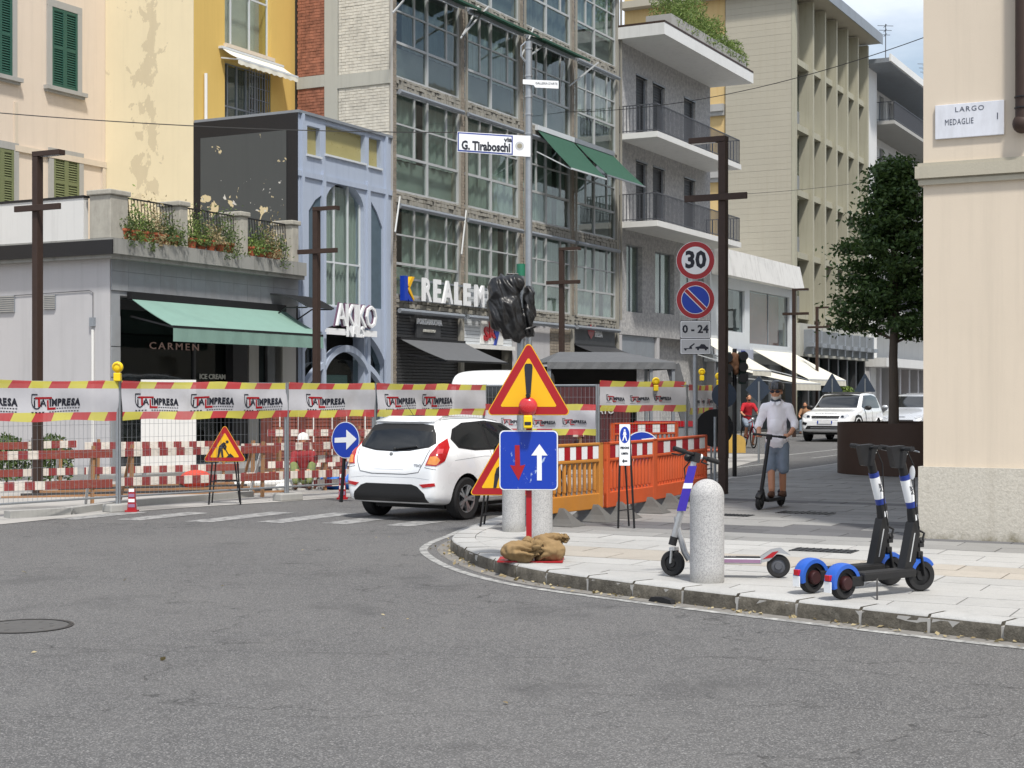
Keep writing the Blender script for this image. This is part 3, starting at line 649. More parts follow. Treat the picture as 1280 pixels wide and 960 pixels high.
def awning(name, label, sA, sB, z0, proj, drop, m, p=0, valance=.0, cassette=.07, grp=None, scallop=0, cat='awning', arm='rail_grey', side=False, ribs=0, mv=None):
    W_ = BL(name, label, cat, sA, p, grp); mb = MB(); n = 14
    for i in range(n):
        t0, t1 = i/n, (i+1)/n; f = lambda t: (p+.05+proj*t, z0 - drop*t - .03*math.sin(math.pi*t))
        (pa, za), (pb, zb) = f(t0), f(t1)
        mb.add([(sA, pa, za), (sB, pa, za), (sB, pb, zb), (sA, pb, zb)], [(0, 1, 2, 3)]); mb.add([(sA, pa, za-.012), (sB, pa, za-.012), (sB, pb, zb-.012), (sA, pb, zb-.012)], [(0, 1, 2, 3)])
    W_.o('canopy', mb, m, smooth=30, recalc=False)
    pe, ze = p+.05+proj, z0-drop
    mb = MB(); mb.box(sA-.03, sB+.03, p, p+.12, z0-.04, z0+cassette); W_.o('cassette', mb, arm)
    mb = MB(); mb.bar((sA, pe, ze-.02), (sB, pe, ze-.02), .05, .05); W_.o('front_bar', mb, arm)
    if valance:
        mb = MB(); k = max(8, int((sB-sA)/.12))
        for i in range(k):
            a, b = sA+(sB-sA)*i/k, sA+(sB-sA)*(i+1)/k; ya = .012*math.sin(i*1.3); yb = .012*math.sin((i+1)*1.3); e = valance*(1 + (.25*(i % 2) if scallop else 0)); e2 = valance*(1+(.25*((i+1) % 2) if scallop else 0))
            mb.quad((a, pe+.02+ya*0, ze-.03), (b, pe+.02, ze-.03), (b, pe+.02+yb, ze-.03-e2), (a, pe+.02+ya, ze-.03-e))
        W_.o('valance', mb, mv or m, recalc=False)
    for s_ in (sA+.06, sB-.06): mb = MB(); mb.bar((s_, p+.03, z0-.12-drop*.45), (s_, pe-.03, ze-.03), .035, .035); W_.o('arm', mb, arm)
    return W_
awning('small_awning', 'small scalloped white awning over the barred window of the yellow house', S(274, yp), S(350, yp), yz(67, S(300, yp)), .55, .34, 'awning_white', yp, valance=.12, scallop=1, cassette=.02, arm='frame_white')
t = BL('vent_pipe', 'white vent pipe running up the yellow wall', 'pipe', S(255, yp), yp); mb = MB(); s_ = S(255, yp); mb.tube([(s_, yp+.06, 8.0), (s_, yp+.06, yz(92, s_))], .045, 10); t.o('tube', mb, 'white_paint', smooth=40); mb = MB(); mb.tube([(s_, yp+.06, 8.6), (s_, yp+.06, 8.66)], .058, 10); t.o('clip', mb, 'steel')
# ---- tall glazed building
B = BL('glazed_office_block', 'tall weathered office block with grey metal windows and a white brick side wall', 'office building', 0, 0)
LV = [4.35, 7.22, 10.35, 13.45, 16.6, 19.8]; BW = 15.3/4; SP = [i*BW for i in range(5)]
mb = MB()   # side wall: concrete frame
mb.box(.0, 15.3, -9, -.9, 0, 20); mb.box(-.01, .0, -3.1, -.01, 0, 20); B.o('core_wall', mb, 'interior_dark')
mb = MB(); mb.box(-.10, -.012, -2.16, -1.73, 3, 20)
for z in LV[1:]: mb.box(-.101, -.012, -1.728, -.02, z-.15, z+.22); mb.box(-.099, -.012, -3.1, -2.162, z-.05, z+.28)
B.o('concrete_frame', mb, 'light_concrete')
def bricks(mb, a0, a1, z0, z1, put, bl=.26, bh=.072, g=.012, depth=.02, rr=None):
    rr = rr or random.Random(2); nz = int((z1-z0)/bh)
    for i in range(nz):
        z = z0 + i*bh; x = a0 - (bl/2 if i % 2 else 0)
        while x < a1:
            xa, xb = max(a0, x), min(a1, x+bl-g); x += bl
            if xb - xa < .03: continue
            put(mb, xa, xb, z, z+bh-g, depth+rr.uniform(-.005, .005))
def putside(mb, a, b, z0, z1, d): mb.add([(-.05-d, -a, z0), (-.05-d, -b, z0), (-.05-d, -b, z1), (-.05-d, -a, z1), (-.05, -a, z0), (-.05, -b, z0), (-.05, -b, z1), (-.05, -a, z1)], [(0, 1, 2, 3), (3, 2, 6, 7), (0, 4, 5, 1), (0, 3, 7, 4), (1, 5, 6, 2)])
mb = MB(); mb2 = MB(); prev = 6.5
for z in LV[1:]:
    bricks(mb, .06, 1.70, prev, z-.16, putside, bh=.085); bricks(mb2, 2.18, 3.1, prev + .07, z-.06, putside, bh=.085); prev = z+.23
mb.box(-.05, -.012, -1.72, -.02, 6, 20); B.o('white_brickwork', mb, 'white_brick', recalc=False, kind='stuff'); mb2.box(-.05, -.012, -3.1, -2.17, 6, 20); B.o('red_brickwork', mb2, 'red_brick', recalc=False, kind='stuff')
# clinker strip at the corner, ground to eaves
mb = MB(); mb.box(-.05, .12, -.2, .06, 0, 20); B.o('corner_strip', mb, 'mortar')
def putfront(mb, a, b, z0, z1, d): mb.add([(a, .06+d, z0), (b, .06+d, z0), (b, .06+d, z1), (a, .06+d, z1), (a, .06, z0), (b, .06, z0), (b, .06, z1), (a, .06, z1)], [(0, 1, 2, 3), (3, 2, 6, 7), (0, 4, 5, 1), (0, 3, 7, 4), (1, 5, 6, 2)])
mb = MB(); bricks(mb, -.05, .12, .1, 16.6, putfront, bl=.085, bh=.07, depth=.012)
for s_ in SP[1:4]: bricks(mb, s_-.11, s_+.11, 4.4, 16.6, putfront, bl=.11, bh=.09, depth=.012)
B.o('clinker_tiles', mb, 'clinker_tile', recalc=False, kind='stuff')
for s_ in SP[1:]:
    mb = MB(); mb.box(s_-.11, s_+.11, -.85, .06, 0, 20); mb.bar((s_+.16, .11, 4.4), (s_+.16, .11, 19.8), .06, .06); B.o('pier', mb, 'old_concrete')
rr = random.Random(11)
for li, z in enumerate(LV[:5]):
    mb = MB()
    for k in range(4):       # rough weathered sill band with roller above the row below
        a, b = SP[k]+.12, SP[k+1]-.115; n = 26
        for i in range(n):
            x0, x1 = a+(b-a)*i/n, a+(b-a)*(i+1)/n
            for (q0, q1) in ((z-.27, z-.14), (z-.135, z-.03), (z-.025, z+.05)): mb.box(x0, x1-.004, -.3, .02+rr.uniform(0, .055), q0+rr.uniform(0, .02), q1)
    B.o('sill_band', mb, 'old_concrete')
    if li < 5:
        mb = MB()
        for k in range(4): mb.tube([(SP[k]+.13, .16, z-.36), (SP[k+1]-.13, .16, z-.36)], .07, 8)
        B.o('blind_roller', mb, 'frame_grey', smooth=40)
    ztop = LV[li+1] - .32 if li < 5 else 20
    for k in range(4):
        a, b = SP[k]+.115, SP[k+1]-.112; h = (b-a); c, e = z+.06, ztop; zl = c + (e-c)*.36; zm = c + (e-c)*.68
        if li == 0 and False: pass
        mb = MB(); y1 = -.02; y0 = -.09; f = .055
        for t_ in (0, .5, 1): x = a+h*t_; mb.box(max(a, x-f*.7), min(b, x+f*.7), y0, y1+.02, c, e)
        for t_ in (.31, .81): x = a+h*t_; mb.box(x-f*.55, x+f*.55, y0, y1, zl, e)
        for zc, g_ in ((c+.03, .03), (zl, .035), (zm, .022), (e-.03, .03)): mb.box(a, b, y0+.004, y1+.004, zc-g_, zc+g_)
        wdw = B.o('window', mb, 'frame_alu')
        def pn(x0, x1, q0, q1, tilt=0):
            mb = MB(); mb.box(-(x1-x0)/2, (x1-x0)/2, -.004, .004, -(q1-q0)/2, (q1-q0)/2)
            o = obj('pane', mb, 'pane_glass', wdw); o.location = ((x0+x1)/2, .055 - .0, (q0+q1)/2); o.rotation_euler = (rr.gauss(0, .006), 0, rr.gauss(0, .008)); return o
        for t0, t1 in ((0, .5), (.5, 1)): pn(a+h*t0+.03, a+h*t1-.03, c+.05, zl-.03)
        for t0, t1 in ((0, .31), (.31, .5), (.5, .81), (.81, 1)):
            pn(a+h*t0+.028, a+h*t1-.028, zl+.03, zm-.02); pn(a+h*t0+.028, a+h*t1-.028, zm+.02, e-.05)
        # lower spandrel backs and curtains
        kind = rr.random(); cm = ['curtain_green', 'curtain_dark', 'curtain'][0 if li < 2 else (1 if (li+k) % 3 else 0)] if not (k == 3 and li == 2) else 'curtain'
        mb = MB(); nx = 60; x0_, x1_ = a+.02, b-.02; zb = c if rr.random() < .4 else zl-.05
        gap = rr.choice([None, (.42, .52), (.7, .85), (.1, .2)])
        for i in range(nx):
            t0, t1 = i/nx, (i+1)/nx
            if gap and gap[0] < t0 < gap[1]: continue
            ya = -.22-.03*math.sin(t0*60+rr.random()*.4); yb = -.22-.03*math.sin(t1*60); mb.quad((x0_+(x1_-x0_)*t0, ya, zb), (x0_+(x1_-x0_)*t1, yb, zb), (x0_+(x1_-x0_)*t1, yb, e), (x0_+(x1_-x0_)*t0, ya, e))
        B.o('curtain', mb, cm, wdw, recalc=False, smooth=60)
        if zb > c: mb = MB(); mb.box(a, b, -.30, -.26, c, zl-.06); B.o('spandrel_panel', mb, 'curtain_dark' if li >= 2 or (k % 2) else 'curtain_green', wdw)
# slender blind stays leaning on the facade
for (u0, v0, u1, v1, pr) in ((500, 246, 494, 290, .35), (583, 262, 577, 318, .35), (598, 8, 576, 48, .7), (611, 8, 578, 44, .7), (505, 0, 491, 16, .7), (667, 35, 652, 70, .7), (690, 50, 664, 68, .7), (711, 108, 748, 78, .6)):
    mb = MB(); a = S(u0, .1); b = S(u1, pr); mb.bar((a, .1, ZV(v0, a, .1)), (b, pr, ZV(v1, b, pr)), .04, .04); B.o('blind_stay', mb, 'frame_alu')
# dark green blinds still out on the fourth floor
mb = MB(); z = 13.25
for k in (0, 1, 2): mb.quad((SP[k]+.15, .12, z-.12), (SP[k+1]-.15, .12, z-.12), (SP[k+1]-.15, .75, z-.30), (SP[k]+.15, .75, z-.30)); mb.box(SP[k]+.15, SP[k+1]-.15, .72, .78, z-.34, z-.28)
B.o('blind', mb, 'awning_deep')
# ground floor fronts
def zf(v, u, p=0): return ZV(v, S(u, p), p)
g0 = 4.05
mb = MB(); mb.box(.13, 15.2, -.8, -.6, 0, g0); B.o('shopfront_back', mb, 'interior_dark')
a, b = S(496), S(577)
mb = MB()
for i in range(44): z = .12 + i*.088; mb.box(a, b, -.1, -.03, z, z+.074)
B.o('roller_shutter', mb, 'roller_dark')
mb = MB(); s0_, s1_ = S(519), S(549); mb.box(s0_, s1_, -.02, .05, zf(423, 534), zf(393, 534)); sp_ = B.o('shop_sign_panel', mb, 'roller_dark')
def fs_text(B, body, s, z, size, p, m, name='lettering', parent=None, ext=.02, **k):
    mb = MB(); put_text(mb, body, size, lambda x, y, d: (s + x, p + .02 + d, z + y), ext=ext, **k); return B.o(name, mb, m, parent)
fs_text(B, 'PORTANUOVA', (s0_+s1_)/2, zf(403, 534), .22, .05, 'sign_white', parent=sp_, bold=.006, sx=.92); fs_text(B, 'BARBERSHOP', (s0_+s1_)/2, zf(414, 534), .11, .05, 'curtain', parent=sp_, sx=1.0)
mb = MB(); a2, b2 = S(578), S(640)
for i in range(16): z = zf(431, 590) + i*.105; mb.box(a2, b2, -.04, .0, z, z+.095)
B.o('sign_fascia', mb, 'frame_white')
mb = MB(); mb.box(a2, b2, 0, .12, zf(434, 600)-.05, zf(431, 600)); B.o('fascia_ledge', mb, 'white_paint')
sk = S(612); mb = MB(); mb.box(S(600), S(628), .0, .03, zf(431, 612)+.02, zf(400, 612)); B.o('sign_board', mb, 'white_paint')
fs_text(B, 's', sk-.30, zf(415, 612), .85, .03, 'sign_red', bold=.02); fs_text(B, 'k', sk+.05, zf(412, 612), .8, .03, 'sign_red', bold=.02); fs_text(B, 'y', sk+.36, zf(415, 612), .85, .03, 'navy', bold=.02)
mb = MB(); mb.wall(S(641), S(712), 0, 4.0, [(S(676), S(684), .12, 2.6)], -.02, -.5)
for i in range(30): pass
B.o('shop_wall', mb, 'grey_stucco')
mb = MB(); bricks(mb, S(688), S(713), .2, 4.0, lambda mb, a, b, z0, z1, d: mb.box(a, b, -.02, -.02+d, z0, z1), bl=.2, bh=.1); B.o('tile_panel', mb, 'clinker_tile', recalc=False, kind='stuff')
mb = MB(); a3, b3 = S(716), S(767); mb.box(a3, b3, -.1, .05, zf(431, 740), zf(406, 740)); bp = B.o('shop_sign_panel', mb, 'roller_dark')
mb = MB(); c3 = S(737); mb.add([(c3-.28, .06, zf(412, 737)), (c3+.28, .06, zf(412, 737)), (c3+.3, .06, zf(407, 737)), (c3+.12, .06, zf(410, 737)), (c3, .06, zf(405, 737)), (c3-.15, .06, zf(410, 737)), (c3-.3, .06, zf(407, 737)), (c3+.26, .06, zf(417, 737)), (c3, .06, zf(424, 737)), (c3-.26, .06, zf(417, 737))], [(0, 1, 7, 8, 9), (0, 1, 2, 3), (0, 3, 4), (0, 4, 5), (0, 5, 6)]); B.o('red_emblem', mb, 'sign_red', bp)
fs_text(B, 'RISTO', S(746), zf(413, 746), .2, .05, 'sign_white', parent=bp, bold=.006); fs_text(B, 'PIZZA', S(746), zf(419, 746), .22, .05, 'sign_white', parent=bp, bold=.006)
# insurance sign on the front
E = BL('insurance_sign', 'big white REALE MU letters with a blue and orange K mark above the shopfronts', 'sign', S(505), .1)
def ztx(v, u): return ZV(v, S(u, .15), .15)
x = S(525, .15); zb, zt_ = ztx(378, 525), ztx(353, 525)
for ch, uc in (('R', 530), ('E', 543.5), ('A', 556.5), ('L', 569.5), ('E', 581), ('M', 596.5), ('U', 613), ('T', 627)):
    u_ = uc; sc_x = S(u_, .15); hgt = .88; mb = MB()
    put_text(mb, ch, hgt, lambda x, y, d: (sc_x + x, .22 + d, 4.60 + y), ext=.035, bold=.028, sx=.86); E.o('letter', mb, 'sign_white')
mb = MB(); kx = S(507, .15)
mb.box(kx-.24, kx-.05, .12, .26, 4.27, 4.95); E.o('mark_stem', mb, 'sign_blue')
mb = MB(); mb.prism([(kx-.04, 4.70), (kx+.18, 4.95), (kx+.32, 4.95), (kx+.08, 4.64)], .12, .25); mb.prism([(kx-.04, 4.6), (kx+.28, 4.29), (kx+.30, 4.35), (kx+.06, 4.66)], .12, .25); E.o('mark_arm', mb, 'sign_yellow')
mb = MB(); mb.prism([(kx-.04, 4.5), (kx+.25, 4.27), (kx+.05, 4.27), (kx-.04, 4.34)], .12, .25); E.o('mark_foot', mb, 'sign_blue')
mb = MB(); mb.box(S(497), S(640), .07, .1, 4.30, 4.36); mb.box(S(497), S(640), .07, .1, 4.86, 4.92); E.o('rail', mb, 'frame_grey')
awning('barber_awning', 'charcoal awning over the dark roller shutter beside the blue shopfront', S(497), S(577), zf(423, 500), 1.5, .62, 'awning_grey', 0, cassette=.03, arm='black_metal')
aw = awning('green_awning', 'left of the two dark green awnings high on the glazed block', S(669, .05), S(714, .05), 10.28, 1.25, 1.35, 'awning_deep', .05, cassette=.12, grp='green awnings on the glazed block', arm='frame_white')
awning('green_awning', 'right of the two dark green awnings high on the glazed block', S(716, .05), S(764, .05), 10.28, 1.25, 1.2, 'awning_deep', .05, cassette=.12, grp='green awnings on the glazed block', arm='frame_grey')
awning('black_awning', 'small black awning under the sign with the red emblem', S(716), S(766), zf(432, 740), 1.0, .35, 'roller_dark', 0, cassette=.03, arm='black_metal')
# ---- blue shopfront
B = BL('blue_shopfront', 'pale blue two storey shopfront with arched windows and a black panelled side wall', 'building', -4.42, 0)
def zb_(v, u): return ZV(v, S(u), 0)
zt = 8.68; LB = -4.42
mb = MB(); holes = []
for (u0, u1, v0, v1) in ((384, 400, 157, 194), (407, 456, 159, 200), (461, 476, 173, 207)):
    holes.append((S(u0), S(u1), zb_((v1 + v0)/2 + 19, (u0+u1)/2), zb_((v0+v1)/2-17, (u0+u1)/2)))
cx = S(432); 
def arch(cx, w, z0, zs, rise, n=16):      # outline: bottom, sides to the springing, arc
    pts = [(cx-w/2, z0), (cx+w/2, z0), (cx+w/2, zs)]
    for i in range(1, n): a = math.pi*i/n; pts.append((cx + w/2*math.cos(a), zs + rise*math.sin(a)))
    pts.append((cx-w/2, zs)); return pts
sa, sb = S(407), S(455); Wc = sb-sa; zc0 = 3.95; zsp = zb_(258, 432)
# facade plate cut by booleans of real openings
mb.box(LB, -.06, -.35, 0, 0, zt); wall_o = B.o('wall', mb, 'blue_paint')
cut = MB(); cx0 = (sa+sb)/2
def big_arc_z(s_, base, top): t = (s_-(LB+2.2))/2.0; return base + (top-base)*math.sqrt(max(0, 1-t*t))
cut.prism(arch(cx0, Wc, zc0, 6.55, .62), -.5, .1)
sl0, sl1 = S(386), S(402); sr0, sr1 = S(464), S(478)
cut.prism([(sl0, 4.0), (sl1, 4.0), (sl1, 6.75), ((sl0+sl1)/2, 6.6), (sl0, 6.3)], -.5, .1); cut.prism([(sr0, 4.0), (sr1, 4.0), (sr1, 6.2), ((sr0+sr1)/2, 6.6), (sr0, 6.85)], -.5, .1)
for h in holes: cut.box(h[0], h[1], -.5, .1, h[2], h[3])
# lower: wide flat arch split by posts
def seg(a, b, z0, f, n=10): return [(a, z0), (b, z0)] + [(b + (a-b)*i/n, f(b + (a-b)*i/n)) for i in range(n+1)]
big = lambda s_: 1.9 + 1.62*math.sqrt(max(0, 1-((s_-cx0)/2.12)**2)); ins = lambda s_: 1.85 + .95*math.sqrt(max(0, 1-((s_-cx0)/(Wc*.62))**2))
sll, srr = LB+.28, -.32
cut.prism(seg(sll, sa-.12, .12, big), -.5, .1); cut.prism(seg(sb+.12, srr, .12, big), -.5, .1); cut.prism(seg(sa, sb, .12, big), -.5, .1)
co = B.o('cutter', cut, 'black')
md = wall_o.modifiers.new('b', 'BOOLEAN'); md.object = co; md.operation = 'DIFFERENCE'; md.solver = 'EXACT'
dg = bpy.context.evaluated_depsgraph_get(); dg.update(); me = bpy.data.meshes.new_from_object(wall_o.evaluated_get(dg)); wall_o.modifiers.clear(); wall_o.data = me; bpy.data.objects.remove(co)
mb = MB(); mb.box(LB+.02, -.07, -3.2, -.9, 0, zt-.1); B.o('core', mb, 'interior_dark')
mb = MB(); mb.box(LB+.02, -.07, -.9, -.351, 3.6, 3.75); mb.box(LB+.02, -.07, -.9, -.351, 7.2, 7.3); B.o('floor_slab', mb, 'interior_warm')
mb = MB(); mb.box(LB-.02, -.05, -3.22, .06, zt, zt+.07); B.o('roof_edge', mb, 'frame_grey')
mb = MB()
for u in (377, 403.5, 459, 481.5): s_ = S(u); w_ = .06 if u in (403.5, 459) else .05; mb.box(s_-w_, s_+w_, .0, .07, .1, 7.35 if u in (403.5, 459) else zt)
for k in range(3): s_ = LB + .07 + k*.07; mb.box(s_-.014, s_+.014, 0, .03, .1, 7.2)
mb.box(LB, -.06, 0, .05, 7.12, 7.26); B.o('pilasters', mb, 'blue_paint')
mb = MB(); m2 = MB(); n = 24     # raised inner arch and shopfront arch bands
for (f, t_, a, b, d) in ((ins, .17, sa-.1, sb+.1, .08), (lambda s_: big(s_)-.95, .16, sb+.1, srr, .06), (lambda s_: big(s_)-.95, .16, sll, sa-.1, .06)):
    for i in range(n):
        x0, x1 = a+(b-a)*i/n, a+(b-a)*(i+1)/n; mb.add([(x0, d, f(x0)), (x1, d, f(x1)), (x1, d, f(x1)+t_), (x0, d, f(x0)+t_), (x0, -.1, f(x0)), (x1, -.1, f(x1)), (x1, -.1, f(x1)+t_), (x0, -.1, f(x0)+t_)], [(0, 1, 2, 3), (3, 2, 6, 7), (0, 4, 5, 1)])
B.o('arch_band', mb, 'blue_paint', recalc=False)
# upper arched window
mb = MB(); f = .045; y0, y1 = -.16, -.10
for t_ in (0.02, .30, .66, .98): x = sa + Wc*t_; hz = 6.55+.62*math.sqrt(max(0, 1-((x-cx0)/(Wc/2))**2)); mb.box(x-f/2, x+f/2, y0, y1, zc0, hz)
for z in (zc0+.03, 5.1): mb.box(sa, sb, y0+.004, y1-.004, z-f/2, z+f/2)
wd = B.o('arched_window', mb, 'frame_white')
for t0, t1 in ((.03, .29), (.31, .65), (.67, .97)):
    for z0, z1 in ((zc0+.05, 5.07), (5.13, 6.9)):
        x0, x1 = sa+Wc*t0, sa+Wc*t1; mb = MB(); g2 = lambda x: min(z1, 6.5+.62*math.sqrt(max(0, 1-((x-cx0)/(Wc/2))**2)))
        mb.prism([(x0, z0), (x1, z0), (x1, g2(x1)), ((x0+x1)/2, g2((x0+x1)/2)), (x0, g2(x0))], -.135, -.13); B.o('pane', mb, 'pane_glass', wd)
mb = MB()
for i in range(60):
    t0, t1 = i/60, (i+1)/60; mb.quad((sa+Wc*t0, -.26-.03*math.sin(i*1.1), zc0), (sa+Wc*t1, -.26-.03*math.sin((i+1)*1.1), zc0), (sa+Wc*t1, -.26-.03*math.sin((i+1)*1.1), 7.1), (sa+Wc*t0, -.26-.03*math.sin(i*1.1), 7.1))
mat('curtain_pale', (.36, .41, .40), .9, 0, .1, 3); B.o('curtain', mb, 'curtain_pale', wd, recalc=False, smooth=60)
mat('panel_slate', hx('#4e5f6b'), .35, 0, .25, 6)
for a, b in ((sl0, sl1), (sr0, sr1)): mb = MB(); mb.box(a-.02, b+.02, -.07, -.04, 3.95, 7.0); B.o('slate_panel', mb, 'panel_slate')
mat('film_yellow', hx('#a39a68'), .3, 0, .12, 3)
for h in holes:
    mb = MB(); mb.box(h[0], h[1], -.16, -.13, h[2], h[3]); w_ = B.o('upper_window', mb, 'film_yellow')
    mb = MB(); mb.box(h[0]-.04, h[1]+.04, 0, .05, h[2]-.05, h[2]); B.o('sill', mb, 'frame_white', w_)
# shop window below
mb = MB(); mb.box(sa, sb, -.2, -.19, .12, 2.6); sw = B.o('shop_window', mb, 'shop_glass')
mat('shop_blind', hx('#86a8a4'), .8, 0, .15, 2, stretch=(1, 1, 6)); mb = MB(); mb.box(sa+.05, sb-.3, -.34, -.33, .12, 2.2); B.o('window_blind', mb, 'shop_blind', sw)
for a, b in ((sll, sa-.12), (sb+.12, srr)): mb = MB(); mb.box(a, b, -.2, -.19, .12, 3.2); B.o('shop_window', mb, 'shop_glass')
# side wall
mb = MB(); mb.box(LB-.04, LB, -3.22, .02, 0, zt); sd_ = B.o('side_wall', mb, 'black_metal')
mb = MB(); mb.box(LB-.06, LB-.04, -2.98, -.3, 0, zt-.42); B.o('side_panel', mb, 'dark_panel', sd_)
A = BL('nail_salon_sign', 'white AKIKO NAILS letters on a bar across the blue shopfront', 'sign', cx0, .2)
mb = MB(); put_text(mb, 'AKIKO', .84, lambda x, y, d: (cx0 + .10 + x, .3 + d, zb_(397, 437)+y), ext=.03, bold=.0, sx=.80, spacing=.9); A.o('letters', mb, 'sign_white')
mb = MB(); put_text(mb, 'AKIKO', .84, lambda x, y, d: (cx0 + .10 + x, .24 + d, zb_(397, 437)+y), ext=.02, bold=.025, sx=.80, spacing=.9); A.o('letter_backs', mb, 'mark_mauve' if 'mark_mauve' in MATS else mat('mark_mauve', hx('#6d5268'), .6))  # bolder mauve copy of the letters, set behind the white ones
zn = zb_(416, 437); mb = MB(); mb.box(cx0-1.15, cx0-.38, .2, .28, zn-.09, zn+.07); mb.box(cx0+.32, cx0+1.1, .2, .28, zn-.09, zn+.07); mb.box(cx0-1.15, cx0+1.1, .16, .2, zn-.03, zn+.03); A.o('bar', mb, 'sign_white')
mb = MB(); put_text(mb, 'NAILS', .40, lambda x, y, d: (cx0 - .03 + x, .34 + d, zn+y), ext=.03, bold=.008, sx=.75); A.o('small_letters', mb, 'sign_white')
# ---- low shop with terrace
LS = -11.1; B = BL('terrace_shop', 'single storey grey shop with a flower terrace on its flat roof, dark CARMEN window below', 'building', LS, 0)
zr = 4.95; mb = MB(); wS0, wS1 = S(150), S(352); wt = ZV(370, S(160), 0)
mb.wall(LS, LB-.03, 0, zr-.35, [(wS0, wS1, .12, wt)], 0, -1.6); mb.box(LS, LB-.03, -6.1, -1.62, 0, zr-.36); B.o('wall', mb, 'stone_grey_panel' if 'stone_grey_panel' in MATS else mat('stone_grey_panel', hx('#8f9397'), .8, 0, .12, 5, dirt=.35, bump=.2))
mb = MB(); rr = random.Random(4)    # facing slabs
for i in range(13):
    a = LS + .01 + i*.513; b = a + .508
    if b > LB: b = LB-.04
    for (z0, z1) in ((wt+.1, wt+.50), (wt+.505, wt+.9), (wt+.905, zr-.36)):
        if z1 > z0: B.o('facing_slab', MB().box(a, b, 0, .03+rr.uniform(0, .003), z0, z1), 'stone_grey_panel')
for z0 in (.12, .75, 1.4, 2.05, 2.7): B.o('facing_slab', MB().box(LS+.01, wS0-.02, 0, .032, z0, z0+.63), 'stone_grey_panel')
mb = MB(); mb.box(LS-.02, LS, -6.1, -.002, 0, zr-.37); B.o('side_wall', mb, 'grey_stucco')
mb = MB(); mb.box(LS-.28, LB-.03, -6.1, .30, zr-.34, zr-.02); mb.box(LS-.24, LB-.03, -6.1, .24, zr-.43, zr-.34); B.o('ledge', mb, 'ledge_stone')
mb = MB(); mb.box(LS-.31, LS-.28, -6.1, .33, zr-.36, zr-.06); B.o('fascia', mb, 'black_metal')
mb = MB(); mb.box(LS-.26, LS-.12, -6.0, -.5, zr-.02, ZV(247, LS, 0)); B.o('parapet', mb, 'white_stucco')
mb = MB(); mb.box(LS-.28, LS-.10, -6.0, -.48, ZV(247, LS, 0), ZV(247, LS, 0)+.05); B.o('coping', mb, 'black_metal')
mat('lichen_stone', hx('#a9a69c'), .9, 0, .2, 7, dirt=.5, bump=.5, bscale=22)
PL = [S(130), S(221), S(297), S(361)]
for i, s_ in enumerate(PL):
    w2 = .27 if i == 0 else .14; s_ = max(s_, LS+.05) if i == 0 else s_
    mb = MB(); mb.box(s_-w2, s_+w2, -.38, .2, zr-.02, zr+.89); mb.box(s_-w2-.05, s_+w2+.05, -.42, .24, zr+.89, zr+1.0); B.o('pillar', mb, 'lichen_stone', bevel=.02)
for i in range(3):
    a, b = PL[i]+.2, PL[i+1]-.2; mb = MB(); k = int((b-a)/.1)
    for j in range(k+1):
        x = a+(b-a)*j/k; pts = [(x, .02 + .06*math.sin(t_*math.pi)*(1 if t_ < .6 else .5), zr + .05 + .85*t_) for t_ in (0, .15, .3, .45, .6, .8, 1)]; mb.tube(pts, .009, 4)
    mb.box(a, b, .0, .04, zr+.88, zr+.91); mb.box(a, b, .0, .04, zr+.06, zr+.085); B.o('iron_railing', mb, 'black_metal')
# shop window inside
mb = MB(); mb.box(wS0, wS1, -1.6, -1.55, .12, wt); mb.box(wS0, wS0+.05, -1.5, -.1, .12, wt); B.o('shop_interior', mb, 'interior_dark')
xs = [wS0+.02, S(168), S(262), S(307), S(326), wS1-.02]
mb = MB()
for x in xs: mb.box(x-.035, x+.035, -.5, -.42, .12, wt-.1)
mb.box(wS0, wS1, -.51, -.41, wt-.25, wt-.05); mb.box(wS0, wS1, -.51, -.41, .12, .3); wn_ = B.o('window', mb, 'roller_dark')
for a, b in zip(xs, xs[1:]): B.o('pane', MB().box(a+.035, b-.035, -.47, -.462, .3, wt-.25), 'shop_glass', wn_)
mb = MB(); mb.box(S(300), S(318), -.42, -.2, .12, wt-.2); B.o('post', mb, 'black_metal'); mb = MB(); mb.box(S(322), S(334), -.38, -.25, .12, wt-.3); mb.box(S(352), S(368), -.2, .035, .12, 3.0); B.o('door_post', mb, 'stone_trim')
mb = MB(); put_text(mb, 'CARMEN', .22, lambda x, y, d: (S(236) + x, -.40+d, ZV(433, S(232), 0)+y), ext=.006, bold=0, sx=1.6, spacing=1.35); B.o('lettering', mb, mat('neon_pale', hx('#a58a80'), .5))
mb = MB(); put_text(mb, 'ICE CREAM', .16, lambda x, y, d: (S(283) + x, -.40+d, ZV(471, S(283), 0)+y), ext=.005, bold=.004, sx=1.2); B.o('small_lettering', mb, 'curtain')
mb = MB()
for i in range(26): x = S(175)+(S(255)-S(175))*rr.random(); z = rr.choice([.9, 1.3, 1.7]); mb.box(x, x+rr.uniform(.05, .2), -1.3, -1.1, z, z+rr.uniform(.1, .3))
mb.box(S(175), S(300), -1.4, -1.0, .12, .9); B.o('shop_stock', mb, 'interior_warm')
mb = MB()
for z in (.87, 1.27, 1.67): mb.box(S(175), S(300), -1.35, -1.05, z, z+.02)
B.o('shelves', mb, 'mat_teal' if 'mat_teal' in MATS else mat('mat_teal', hx('#3f8a78'), .5))
awning('shop_awning', 'faded sea green awning over the dark CARMEN shop window', S(160, .05), S(352, .05), ZV(372, S(160), .05), 1.15, .62, 'awning_green', .05, valance=.30, arm='black_metal', cassette=.12)
t = BL('vent_grille', 'grey vent grille left of the brown lamp post on the pale wall', 'vent', LS, PP(8, LS)); 
